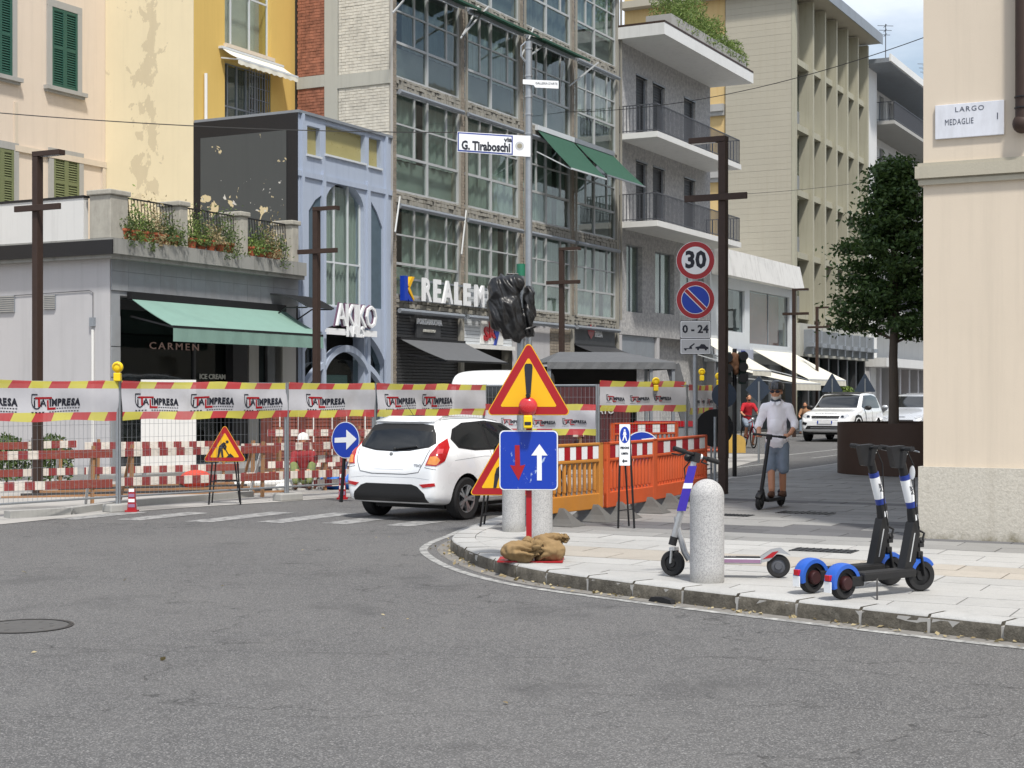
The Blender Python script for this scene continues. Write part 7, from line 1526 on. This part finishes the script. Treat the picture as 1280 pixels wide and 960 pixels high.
for sg in (-1, 1):
    C3.patch('headlight', 'front', [(.44*sg, .70), (.66*sg, .84), (.74*sg, .82), (.66*sg, .72), (.5*sg, .66)], 'lens_clear', .012, .04); vw = 'right' if sg < 0 else 'left'; C3.patch('side_window', vw, [(.5, 1.1), (.6, 1.40), (1.3, 1.48), (2.1, 1.42), (2.75, 1.1), (2.7, 1.04), (.6, 1.04)], 'glass_smoke', .006, .1); C3.patch('roof_rail', vw, [(.5, 1.50), (2.0, 1.50), (2.0, 1.53), (.5, 1.53)], 'steel', .02, .1)
    C3.seam('door_seam', vw, [(2.6, 1.0), (2.55, .4), (1.6, .4), (1.6, 1.0)], r=.005)
C3.mirror(2.62, .86, 1.05, 'car_silver')
# ---- white van, only its roof shows over the banners
P4 = dict(P2); P4.update(L=5.0, hw=.95, r=.33, ra=.40, wheels=(.9, 3.9), xs=[0, .05, .15, .4, 1, 2, 3, 3.6, 3.9, 4.2, 4.5, 4.75, 4.92, 5.0], T=[(0, 1.7), (.05, 1.95), (.15, 2.12), (.4, 2.2), (3, 2.22), (3.6, 2.15), (3.9, 2.0), (4.3, 1.5), (4.5, 1.22), (4.75, 1.1), (5, .7)],
  B=[(0, 1.2), (5, 1.1)], W=[(0, .88), (.4, .95), (4.5, .93), (5, .7)], WR=[(0, .80), (3.6, .80), (4.3, .78), (5, .6)], zb=[(0, .4), (.4, .28), (5, .3)])
vl = Vector(((603-640)/1920*34.5, 34.5, 0)); C4 = Car('white_van', 'white van whose rounded roof shows above the fence banners', 'van', 'van_white', vl, R(66), P4, 1.02); C4.wheels('rail_grey')
C4.patch('side_window', 'right', [(3.2, 1.3), (3.25, 1.85), (3.7, 1.85), (4.15, 1.35)], 'glass_smoke', .006, .1); C4.patch('rear_window', 'rear', [(-.7, 1.3), (.7, 1.3), (.65, 1.85), (-.65, 1.85)], 'glass_smoke', .006, .1); C4.seam('door_seam', 'right', [(1.2, 1.9), (1.2, .5), (2.6, .5), (2.6, 1.9)], r=.006)
# ---- kick scooters
def wheel_mb(t, c, r, w, hub_m, rim_m='scooter_black', name='wheel', yaw=0):
    e = bpy.data.objects.new(name, None); COL.objects.link(e); e.parent = t; e.location = c; e.rotation_euler = (0, 0, yaw)
    mb = MB(); mb.lathe([(r*.62, -w*.45), (r*.9, -w*.5), (r, -w*.22), (r, w*.22), (r*.9, w*.5), (r*.62, w*.45)], 36, axis='y', closed=True); obj('tyre', mb, 'rubber', e, smooth=40)
    mb = MB(); mb.lathe([(0, -w*.55), (r*.3, -w*.55), (r*.36, -w*.3), (r*.62, -w*.22), (r*.62, w*.22), (r*.36, w*.3), (r*.3, w*.55), (0, w*.55)], 28, axis='y'); obj('hub', mb, hub_m, e, smooth=40); return e
def arc_fender(mb, c, r, w, a0, a1, th=.012, n=14, side=.03):
    vs = []; 
    for i in range(n+1):
        a = R(a0+(a1-a0)*i/n)
        for (rr_, y) in ((r-side, -w/2), (r, -w/2), (r+th*.6, -w/4), (r+th*.6, w/4), (r, w/2), (r-side, w/2), (r-side, w/2-.006), (r-th*.3, w/2-.008), (r-th*.3, -w/2+.008), (r-side, -w/2+.006)): vs.append((c[0]+rr_*math.cos(a), c[1]+y, c[2]+rr_*math.sin(a)))
    m = 10; fs = [(i*m+j, i*m+(j+1) % m, (i+1)*m+(j+1) % m, (i+1)*m+j) for i in range(n) for j in range(m)]; fs += [tuple(range(m)), tuple(range(n*m, n*m+m))[::-1]]; mb.add(vs, fs)
def scooter_black(label, loc, rot, steer=.25):
    t = thing('kick_scooter', label, 'electric scooter', loc, rot, 'black and blue rental scooters'); r = .122; wb = .86
    wheel_mb(t, (0, 0, r), r, .07, 'scooter_black'); wheel_mb(t, (wb, 0, r), r, .06, 'scooter_black', yaw=steer)
    mb = MB(); mb.lathe([(0, -.06), (.045, -.06), (.055, -.045), (.055, .045), (.045, .06), (0, .06)], 20, (0, 0, r), axis='y'); obj('hub_motor', mb, mat('motor_red', hx('#3a1c1e'), .4, .3), t, smooth=40)
    mb = MB(); mb.box(.16, .74, -.075, .075, .125, .185); mb.box(.05, .18, -.055, -.035, r-.03, r+.05); mb.box(.05, .18, .035, .055, r-.03, r+.05); obj('deck', mb, 'scooter_black', t, bevel=.012)
    mb = MB(); mb.box(.17, .73, -.065, .065, .185, .188); obj('deck_mat', mb, 'rubber', t)
    mb = MB(); arc_fender(mb, (0, 0, r), r+.02, .105, 20, 195); obj('rear_fender', mb, 'scooter_blue', t, smooth=45)
    mb = MB(); mb.box(-.165, -.135, -.025, .025, .145, .19); obj('tail_light', mb, 'tail_red', t, bevel=.004); obj('plate', MB().box(-.160, -.152, -.035, .035, .06, .14), 'sign_white', t)
    mb = MB(); arc_fender(mb, (wb, 0, r), r+.02, .085, 35, 150); obj('front_fender', mb, 'scooter_blue', t, smooth=45)
    A_, B_ = Vector((.70, 0, .17)), Vector((.775, 0, .50)); mb = MB(); mb.prism([(.64, .17), (.76, .17), (.82, .50), (.79, .56), (.745, .54)], -.038, .038); obj('neck', mb, 'scooter_black', t, bevel=.012)
    mb = MB(); mb.prism([(.70, .24), (.71, .24), (.765, .46), (.755, .46)], -.0405, .0405); obj('neck_print', mb, 'plate_grey', t)
    mb = MB(); mb.bar((.80, 0, .42), (.775, 0, .66), .075, .065, up=(0, 1, 0)); obj('lower_stem', mb, 'scooter_black', t, bevel=.014); obj('stem_print', MB().bar((.80, -.001, .46), (.785, -.001, .60), .03, .071, up=(0, 1, 0)), 'sign_white', t)
    mb = MB(); mb.cone_limb((.775, 0, .64), (.632, 0, 1.06), .036, .033, 16); obj('stem', mb, 'scooter_black', t, smooth=50)
    def sleeve(z0, z1, m, rr_=.041, nm='stem_sleeve', par=None): f = lambda z: (.775-.143*(z-.64)/.42, 0, z); mb = MB(); mb.tube([f(z0), f(z1)], rr_, 18); return obj(nm, mb, m, par or t, smooth=40)
    sleeve(.66, .705, 'navy'); sv = sleeve(.705, .875, 'sign_white'); sleeve(.875, .91, 'navy')
    mb = MB(); vs, fs = text_mesh('BIRD', .05, .0, .002); mb.add([(.757-.0+0, 0, 0)]*0, [])
    def onsleeve(x, y, d): z = .79 - x*1.0; ang = (y)/.041; cx_ = .775-.143*(z-.64)/.42; return (cx_ + .0425*math.sin(ang)*1.0, -.0425*math.cos(ang), z)
    put_text(mb, 'bird', .042, onsleeve, ext=0, bold=.002); put_text(mb, 'bird', .042, lambda x, y, d: (lambda q: (q[0]*1.0 if 0 else (.775-.143*((.79-x)-.64)/.42) - .0425*math.cos(y/.041), .0425*math.sin(y/.041), .79-x))(0), ext=0, bold=.002)
    obj('sleeve_print', mb, 'ink', sv, recalc=False)
    mb = MB(); 
    for sy in (-1, 1): mb.bar((wb, sy*.043, r), (.82, sy*.043, .29), .035, .018)
    mb.bar((.82, -.05, .29), (.82, .05, .29), .05, .05); mb.bar((.82, 0, .28), (.795, 0, .46), .055, .055); obj('fork', mb, 'scooter_black', t, bevel=.006)
    mb = MB(); mb.tube([(.87, -.02, .40), (.89, -.02, .45), (.86, 0, .47)], .010, 6); mb.bar((.84, -.04, .36), (.84, .04, .36), .05, .03); mb.sphere((.875, 0, .39), .028, 12, 8); obj('bell_bracket', mb, 'scooter_black', t, smooth=50)
    e = bpy.data.objects.new('handlebar', None); COL.objects.link(e); e.parent = t; e.location = (.615, 0, 1.085); e.rotation_euler = (0, 0, steer)
    mb = MB(); mb.tube([(-.015, -.25, .035), (0, -.12, .03), (.01, 0, .02), (0, .12, .03), (-.015, .25, .035)], .013, 12); obj('bar', mb, 'scooter_black', e, smooth=50)
    for sy in (-1, 1): mb = MB(); mb.tube([(-.016, sy*.25, .035), (-.006, sy*.14, .031)], .019, 12); obj('grip', mb, 'rubber', e, smooth=50); mb = MB(); mb.tube([(.02, sy*.12, .025), (.06, sy*.15, .015), (.055, sy*.22, .01)], .006, 6); obj('brake_lever', mb, 'steel', e, smooth=50)
    mb = MB(); mb.prism([(-.045, -.12), (.035, -.12), (.06, .04), (.03, .055), (-.085, .045)], -.042, .042); obj('display', mb, 'scooter_black', e, bevel=.014)
    mb = MB(); mb.sphere((.065, 0, .0), (.018, .024, .024), 12, 8); obj('headlamp', mb, 'lens_clear', e, smooth=60)
    mb = MB(); mb.tube([(.05, -.03, .03), (.11, -.04, -.1), (.13, -.03, -.4), (.18, 0, -.60)], .005, 6); obj('brake_cable', mb, 'black', e, smooth=50)
    mb = MB(); mb.bar((.30, -.07, .14), (.20, -.16, .0), .014); obj('kickstand', mb, 'scooter_black', t); return t
q1, q2 = G(1053, 749, KT), G(1146, 739, KT); d = (q2-q1); rot = math.atan2(d.y, d.x)
s1_ = scooter_black('nearer of the two black and blue scooters, white sleeve on its stem', (q1.x, q1.y, KT), rot, -.35)
q3 = G(1014, 741, KT); s2_ = dup(s1_, (q3.x, q3.y, KT), rot-.02, 'farther of the two black and blue scooters, partly behind the other')
# folded paper tag on the near stem
mb = MB(); mb.sphere((.70, -.065, .93), (.004, .028, .055), 10, 8); tg = obj('paper_tag', mb, 'sign_white', s1_)
# silver scooter
def scooter_silver(label, loc, rot, lean=0):
    t = thing('kick_scooter', label, 'electric scooter', loc, (lean, 0, rot)); r = .108; wb = .88
    wheel_mb(t, (0, 0, r*.9), r*.9, .055, 'rail_grey'); wheel_mb(t, (wb, 0, r), r, .055, 'scooter_black', yaw=-.45)
    mb = MB(); mb.box(.14, .74, -.08, .08, .115, .165); obj('deck', mb, 'scooter_silver', t, bevel=.01)
    mb = MB(); mb.box(.15, .73, -.07, .07, .165, .172); dm = obj('deck_mat', mb, 'scooter_black', t); 
    for sy in (-1, 1):
        mb = MB(); mb.box(.15, .70, sy*.0825-.002, sy*.0825+.002, .125, .152); obj('pink_stripe', mb, 'pink_strip', t)
    mb = MB(); put_text(mb, 'Helbiz', .07, lambda x, y, d: (.44-x, -y, .1735), ext=0, bold=.002); obj('deck_print', mb, 'plate_grey', dm, recalc=False)
    mb = MB(); mb.prism([(.16, .12), (.16, .17), (.06, .235), (-.02, .25), (-.10, .19), (-.06, .20), (.0, .21), (.08, .14)], -.045, .045); obj('rear_fender', mb, 'scooter_silver', t, bevel=.01)
    for sy in (-1, 1): mb = MB(); mb.prism([(.13, .155), (.05, .215), (.0, .225), (.05, .17)], sy*.047-.002, sy*.047+.002); obj('red_flash', mb, 'sign_red', t)
    mb = MB(); mb.tube([(.74, 0, .14), (.78, 0, .20), (.84, 0, .42), (.85, 0, .50)], [.03, .027, .024, .022], 12); obj('neck', mb, 'scooter_silver', t, smooth=50)
    mb = MB(); mb.cone_limb((.875, 0, .30), (.70, 0, .98), .030, .026, 16); obj('stem', mb, 'scooter_silver', t, smooth=50)
    mb = MB(); mb.tube([(.885, 0, .26), (.867, 0, .33)], .034, 14); obj('stem_foot', mb, 'scooter_black', t, smooth=50)
    e = bpy.data.objects.new('fork', None); COL.objects.link(e); e.parent = t; e.location = (wb, 0, 0); e.rotation_euler = (0, 0, -.45); mb = MB()
    for sy in (-1, 1): mb.bar((.0, sy*.04, r), (-.01, sy*.04, .23), .03, .014)
    mb.bar((-.01, -.045, .23), (-.01, .045, .23), .05, .03); obj('fork_arms', mb, 'scooter_silver', e, bevel=.005); obj('red_reflector', MB().box(-.03, .015, -.052, -.047, .15, .24), 'sign_red', e)
    mb = MB(); mb.prism([(.811-.04, .55), (.811+.035, .55), (.713+.035, .93), (.713-.035, .93)], -.036, .036); pb = obj('purple_sleeve', mb, 'purple', t, bevel=.01); obj('sleeve_label', MB().prism([(.762-.041, .74), (.762+.036, .74), (.750+.036, .785), (.750-.041, .785)], -.0375, .0375), 'sign_white', pb)
    e = bpy.data.objects.new('handlebar', None); COL.objects.link(e); e.parent = t; e.location = (.685, 0, 1.02); e.rotation_euler = (R(14), 0, -.9)
    mb = MB(); mb.tube([(0, -.24, .0), (0, .24, .0)], .014, 12); mb.box(-.03, .03, -.03, .03, -.06, .02); obj('bar', mb, 'scooter_black', e, smooth=50); 
    for sy in (-1, 1): mb = MB(); mb.tube([(0, sy*.24, 0), (0, sy*.12, 0)], .021, 12); obj('grip', mb, 'rubber', e, smooth=50); mb = MB(); mb.tube([(.02, sy*.10, -.01), (.07, sy*.12, -.03), (.07, sy*.2, -.035)], .007, 6); obj('brake_lever', mb, 'scooter_black', e, smooth=50)
    obj('white_collar', MB().tube([(0, -.055, 0), (0, -.03, 0)], .024, 12), 'sign_white', e); mb = MB(); mb.sphere((.06, .03, -.03), (.035, .04, .035)); mb.tube([(.02, 0, 0), (.10, .02, -.12), (.06, 0, -.25)], .006, 6); obj('lamp', mb, 'scooter_black', e, smooth=50)
    return t
q1, q2 = G(973, 722, KT), G(844, 720, KT); d = q2-q1
scooter_silver('silver kick scooter with a purple stem sleeve behind the granite bollard', (q1.x, q1.y, KT), math.atan2(d.y, d.x), R(2))
# ================================================================ people
def hand(mb, c, bar_dir, out, sgn, r=.0085):    # palm with four fingers curled round a bar and a thumb
    c = Vector(c); u = Vector(bar_dir).normalized(); o = Vector(out).normalized(); dn = Vector((0, 0, -1))
    mb.cone_limb(c - u*.028 - o*.030, c + u*.028 - o*.030, .020, .018, 10)
    for k, f in enumerate((-.030, -.010, .010, .029)):
        b = c + u*f; ln = (1, 1.08, 1.02, .85)[k]
        mb.cone_limb(b - o*.03 + dn*-.008, b + o*.018*ln + Vector((0, 0, .020)), r, r*.95, 8); mb.cone_limb(b + o*.018*ln + Vector((0, 0, .020)), b + o*.030*ln + dn*.012, r*.95, r*.85, 8); mb.cone_limb(b + o*.030*ln + dn*.012, b + o*.008 + dn*.026, r*.85, r*.75, 8)
    mb.cone_limb(c - o*.028 + u*sgn*.02 + dn*.01, c + u*sgn*.038 + o*.012 + dn*.022, r*1.1, r*.85, 8)
def head(mb, c, s=1.0, yaw=0, nod=0):
    M = Matrix.Rotation(yaw, 3, 'Z') @ Matrix.Rotation(nod, 3, 'X'); c = Vector(c); P_ = lambda x, y, z: c + M @ Vector((x*s, y*s, z*s))
    def sp(x, y, z, r): mb.sphere(P_(x, y, z), tuple(q*s for q in r), 16, 12, M=M)
    sp(0, .01, .03, (.076, .096, .09)); sp(0, -.012, -.03, (.062, .078, .075)); sp(0, -.045, -.085, (.034, .03, .028)); mb.cone_limb(P_(0, -.086, .005), P_(0, -.104, -.028), .010*s, .014*s, 8)
    for sg in (-1, 1): sp(sg*.078, .01, -.005, (.012, .02, .032)); sp(sg*.036, -.068, -.02, (.022, .02, .022)); mb.cone_limb(P_(sg*.012, -.082, .024), P_(sg*.05, -.074, .024), .009*s, .008*s, 8)
    mb.cone_limb(P_(-.02, -.082, -.055), P_(.02, -.082, -.055), .008*s, .008*s, 8); mb.cone_limb(P_(0, .01, -.07), P_(0, .02, -.17), .05*s, .055*s, 14)
    return P_, M
def limb(mb, pts, rs, n=12):
    for (a, b), (ra, rb) in zip(zip(pts, pts[1:]), zip(rs, rs[1:])): mb.cone_limb(a, b, ra, rb, n)
# -- man on a kick scooter, coming towards the camera
q = G(969, 633, KT); Y0 = 20.9; x0 = (969-640)/1920*Y0
S_ = thing('kick_scooter', 'dark kick scooter ridden by the man in the white shirt', 'electric scooter', (x0-.07, Y0, KT), (R(-5), 0, TH + math.pi - R(2)))
r = .108; wheel_mb(S_, (-.42, 0, r), r, .055, 'scooter_black'); wheel_mb(S_, (.42, 0, r), r, .055, 'scooter_black')
mb = MB(); mb.box(-.34, .28, -.075, .075, .10, .145); obj('deck', mb, 'scooter_black', S_, bevel=.01); mb = MB(); arc_fender(mb, (-.42, 0, r), r+.016, .07, 50, 170); arc_fender(mb, (.42, 0, r), r+.016, .07, 30, 140); obj('fenders', mb, 'scooter_black', S_, smooth=45)
mb = MB(); mb.cone_limb((.27, 0, .13), (.36, 0, .26), .03, .028); mb.cone_limb((.40, 0, .22), (.27, 0, .97), .027, .024, 14); obj('stem', mb, 'scooter_black', S_, smooth=50)
mb = MB(); 
for sy in (-1, 1): mb.bar((.42, sy*.036, r), (.40, sy*.036, .24), .028, .014)
mb.bar((.40, -.04, .24), (.40, .04, .24), .04, .03); obj('fork', mb, 'scooter_black', S_)
mb = MB(); mb.tube([(.26, -.23, .99), (.26, .23, .99)], .014, 12); obj('handlebar', mb, 'scooter_black', S_, smooth=50)
for sy in (-1, 1): mb = MB(); mb.tube([(.26, sy*.13, .99), (.26, sy*.23, .99)], .018, 12); obj('grip', mb, 'rubber', S_, smooth=50)
obj('head_clamp', MB().box(.235, .30, -.035, .035, .94, 1.01), 'scooter_black', S_, bevel=.008)
M_ = thing('person', 'man with helmet, sunglasses and grey beard in white shirt and denim shorts riding the scooter', 'person', (x0+.02, Y0, KT), TH + math.pi + R(6) + math.pi/2)   # faces local -y
dz = .15; mb = MB()      # skin: head, neck, arms, legs in one surface
Pm, Mm = head(mb, (0.0, -.03, 1.575), .98, nod=R(2)); limb(mb, [(0, .02, 1.44), (0, .02, 1.2), (0, .03, .95)], [.06, .11, .10])
for sg in (-1, 1):
    limb(mb, [(sg*.155, .02, 1.36), (sg*.25, .03, 1.13), (sg*.215, -.14, 1.015), (sg*.20, -.215, .995)], [.045, .036, .030, .024]); hand(mb, (sg*.185, -.26, .99), (1, 0, 0), (0, -1, 0), -sg)
    limb(mb, [(sg*.085, .03, .88), (sg*.075, .0 if sg < 0 else .04, .53), (sg*.055, -.06 if sg < 0 else .14, .26), (sg*.055, -.06 if sg < 0 else .15, .18)], [.075, .052, .045, .032])
remesh(mb, 'body', 'skin', .0085, 3, M_)
mb = MB()
limb(mb, [(0, .02, 1.38), (0, .02, 1.22), (0, .01, 1.02), (0, .02, .90)], [.110, .132, .132, .140], 18); limb(mb, [(-.13, .02, 1.365), (.13, .02, 1.365)], [.070, .070], 16); mb.sphere((0, -.035, 1.10), (.11, .12, .14)); mb.sphere((0, .02, 1.43), (.075, .07, .04))
for sg in (-1, 1): limb(mb, [(sg*.155, .02, 1.365), (sg*.235, .03, 1.17), (sg*.245, -.02, 1.105)], [.064, .056, .050], 14); mb.sphere((sg*.065, .02, .93), (.095, .14, .08))
remesh(mb, 'shirt', 'shirt_white', .012, 2, M_, lambda c: .010*mnoise.noise(Vector((c.x*9, c.y*6, c.z*7))) + .015*(.35-abs(mnoise.noise(Vector((c.x*12+c.z*5, c.y*9, c.z*9+3))))))
mb = MB(); mb.bar((0, -.145, .88), (0, -.150, 1.30), .02, .004, up=(0, 1, 0)); 
mb = MB(); limb(mb, [(0, .02, .93), (0, .02, .86)], [.13, .13], 16)
for sg in (-1, 1): limb(mb, [(sg*.08, .02, .85), (sg*.085, .015 if sg < 0 else .03, .53)], [.088, .078], 14)
remesh(mb, 'shorts', 'denim', .012, 2, M_, lambda c: .009*mnoise.noise(c*13))
for sg in (-1, 1): mb = MB(); y = -.06 if sg < 0 else .15; mb.sphere((sg*.055, y-.05, .185), (.045, .12, .042)); mb.cone_limb((sg*.055, y, .18), (sg*.055, y, .21), .045, .043); remesh(mb, 'shoe', 'shoe', .010, 1, M_)
mb = MB(); nv = 10
for i in range(nv+1): pass
mb = MB(); mb.lathe([(.112, -.012), (.112, .03), (.104, .065), (.08, .095), (.04, .115), (0, .12), (0, .10), (.09, .05), (.1, .0)], 24, (0, 0, 0)); mb.v = [tuple(Pm(x*.92, y*1.12+.012, z+.047)) for x, y, z in mb.v]; hm = obj('helmet', mb, 'helmet', M_, smooth=60)
for k in (-.04, 0, .04): obj('helmet_rib', MB().map(lambda *a: a) if 0 else (lambda m: (m.tube([Pm(k, -.125+.0*k, .05), Pm(k, -.09, .115), Pm(k, .0, .158), Pm(k, .08, .13)], .008, 6), m)[1])(MB()), 'rail_grey', hm, smooth=60)
mb = MB(); 
for sg in (-1, 1): mb.sphere(Pm(sg*.036, -.088, .008), (.032, .012, .021), 12, 8, M=Mm); mb.bar(Pm(sg*.066, -.085, .012), Pm(sg*.084, .01, .012), .006)
mb.bar(Pm(-.02, -.098, .012), Pm(.02, -.098, .012), .006); obj('sunglasses', mb, 'ink', M_, smooth=60)
mb = MB(); mb.sphere(Pm(0, -.050, -.078), (.050, .040, .030), 16, 10, M=Mm); mb.sphere(Pm(0, -.065, -.095), (.036, .034, .034), 14, 10, M=Mm)
for sg in (-1, 1): mb.sphere(Pm(sg*.058, -.02, -.055), (.012, .030, .036), 12, 8, M=Mm)
remesh(mb, 'beard', 'hair_grey', .008, 1, M_, lambda c: .004*mnoise.noise(c*90))
mb = MB(); mb.sphere(Pm(0, -.02, -.115), (.07, .075, .028)); obj('dark_collar', mb, 'sign_slate', M_, smooth=60)
mb = MB()
for sg in (-1, 1): mb.add([(0+sg*.002, -.105, 1.44), (sg*.055, -.075, 1.462), (sg*.075, -.10, 1.425), (sg*.03, -.135, 1.385)], [(0, 1, 2, 3)])
obj('collar', mb, 'shirt_white', M_, recalc=False)
# -- cyclist in red
Yc = 49.0; xc = (936-640)/1920*Yc; K_ = thing('bicycle', 'bicycle ridden by the cyclist in the red shirt', 'bicycle', (xc, Yc, 0), R(8)); R_ = .34
for y in (-.52, .52):
    mb = MB(); mb.lathe([(R_, -.018), (R_-.035, -.012), (R_-.035, .012), (R_, .018)], 36, (0, 0, 0), axis='x', closed=True); mb.v = [(x, yy_+y, z+R_) for x, yy_, z in mb.v]; obj('wheel', mb, 'rubber', K_, smooth=50)
mb = MB()
for a, b in (((0, .52, R_), (0, .12, .28)), ((0, .12, .28), (0, .22, .82)), ((0, .22, .78), (0, -.34, .84)), ((0, .12, .28), (0, -.36, .72)), ((0, -.34, .9), (0, -.52, R_)), ((0, .52, R_), (0, .22, .76))): mb.tube([a, b], .018, 8)
obj('frame', mb, 'sign_red', K_, smooth=50); mb = MB(); mb.tube([(-.28, -.22, 1.02), (-.15, -.34, 1.03), (0, -.36, 1.0), (.15, -.34, 1.03), (.28, -.22, 1.02)], .013, 8); mb.tube([(0, -.36, 1.0), (0, -.34, .88)], .014, 8); obj('handlebar', mb, 'black_metal', K_, smooth=50)
obj('saddle', MB().sphere((0, .24, .86), (.07, .13, .035)), 'black', K_, smooth=60); mb = MB(); mb.sphere((0, -.42, .92), (.05, .04, .05)); obj('lamp', mb, 'lens_clear', K_, smooth=60)
def rider(label, loc, rot, shirt, trousers, hair, sit=.90, lean=.1, hands=(.24, -.28, 1.05), knees=((-.12, -.18, .72), (.12, -.22, .50)), feet=((-.12, -.02, .38), (.12, 0, .14)), long_=False, shoe_='shoe'):
    t = thing('person', label, 'person', loc, rot); mb = MB(); hp_ = Vector((0, .2, sit)); ch = Vector((0, .2-lean*1.6, sit+.42)); hdp = (0, ch.y-.05, ch.z+.27); head(mb, hdp, .98); limb(mb, [ch, hp_], [.11, .11])
    for i, sg in enumerate((-1, 1)):
        h = Vector((sg*hands[0], hands[1], hands[2])); sh = ch+Vector((sg*.16, 0, .05)); el = (sh+h)/2 + Vector((sg*.07, .05, -.09)); limb(mb, [sh, el, h+Vector((0, .05, .01))], [.045, .036, .026]); hand(mb, h, (1, 0, 0), (0, -1, 0), -sg)
        limb(mb, [hp_+Vector((sg*.08, 0, 0)), knees[i], feet[i]], [.08, .055, .036])
    remesh(mb, 'body', 'skin', .012, 2, t); mb = MB(); limb(mb, [ch+Vector((0, 0, .02)), (ch+hp_)/2, hp_], [.13, .14, .135], 16); limb(mb, [ch+Vector((-.13, 0, .05)), ch+Vector((.13, 0, .05))], [.07, .07])
    for sg in (-1, 1): sh = ch+Vector((sg*.16, 0, .05)); h = Vector((sg*hands[0], hands[1], hands[2])); el = (sh+h)/2 + Vector((sg*.07, .05, -.09)); limb(mb, [sh, sh.lerp(el, .75)], [.066, .058])
    remesh(mb, 'shirt', shirt, .016, 2, t, lambda c: .008*mnoise.noise(c*12)); mb = MB(); mb.sphere(hp_, (.15, .14, .12))
    for i, sg in enumerate((-1, 1)): k = Vector(knees[i]); a = hp_+Vector((sg*.08, 0, 0)); limb(mb, [a, k] + ([Vector(feet[i])+Vector((0, 0, .06))] if long_ else []), [.095, .075] + ([.055] if long_ else []))
    remesh(mb, 'trousers' if long_ else 'shorts', trousers, .016, 2, t)
    for f in feet: mb = MB(); mb.sphere((f[0], f[1]-.05, f[2]-.03), (.045, .12, .045)); obj('shoe', mb, shoe_, t, smooth=60)
    if hair: mb = MB(); mb.sphere((0, hdp[1]+.022, hdp[2]+.045), (.084, .094, .088), 16, 10); obj('hair', mb, hair, t, smooth=60); mb = MB(); mb.sphere((0, hdp[1]-.05, hdp[2]-.07), (.05, .035, .035)); obj('beard', mb, hair, t, smooth=60)
    return t, hdp
rider('bearded cyclist in a red shirt and denim shorts riding towards the camera', (xc, Yc, 0), R(8), 'shirt_red', 'denim', 'hair_dark', hands=(.24, -.30, 1.04))
# -- worker sitting on the ground
Yw = 27.3; xw = (379-640)/1920*Yw; t, hdp = rider('construction worker with a white hard hat sitting on the ground behind the fence', (xw, Yw, .0), R(6), mat('shirt_maroon', hx('#8a2c30'), .9), 'hi_vis', None, sit=.14, lean=.06, hands=(.10, -.30, .34), knees=((-.16, -.18, .42), (.16, -.18, .42)), feet=((-.12, -.42, .09), (.12, -.42, .09)), long_=True)
mb = MB(); c = Vector(hdp); mb.lathe([(.105, .0), (.10, .05), (.075, .10), (.03, .125), (0, .13)], 20, c+Vector((0, .01, .045))); mb.lathe([(.102, .0), (.135, -.004), (.102, -.008)], 20, c+Vector((0, -.01, .05)), closed=True); obj('hard_hat', mb, 'white_paint', t, smooth=50)
t = thing('water_bottle', 'clear plastic water bottle standing right of the seated worker', 'bottle', (xw+.32, Yw-.25, .0)); mb = MB(); mb.lathe([(0, 0), (.04, 0), (.04, .17), (.015, .22), (.015, .25), (0, .25)], 14); obj('bottle', mb, 'lens_clear', t, smooth=50); obj('label', MB().lathe([(.0405, .06), (.0405, .13)], 14), 'navy', t)
t = thing('white_bag', 'white plastic bag beside the seated worker', 'bag', (xw-.05-.22, Yw-.5, 0)); mb = MB(); mb.sphere((0, 0, .06), (.17, .1, .07)); mb.sphere((.05, 0, .12), (.05, .04, .07)); remesh(mb, 'bag', 'white_paint', .02, 1, t, lambda c: .02*mnoise.noise(c*18))
# -- people at the cafe, far away
Yp = 62; xp = (1006-640)/1920*Yp; rider('person in brown sitting at the distant cafe front, left of the off road car', (xp, Yp, .1), R(-20), mat('shirt_brown', hx('#9a7558'), .9), 'denim', 'hair_dark', sit=.5, lean=.05, hands=(.15, -.3, .7), knees=((-.12, -.25, .52), (.12, -.25, .52)), feet=((-.12, -.3, .1), (.12, -.3, .1)), long_=True)
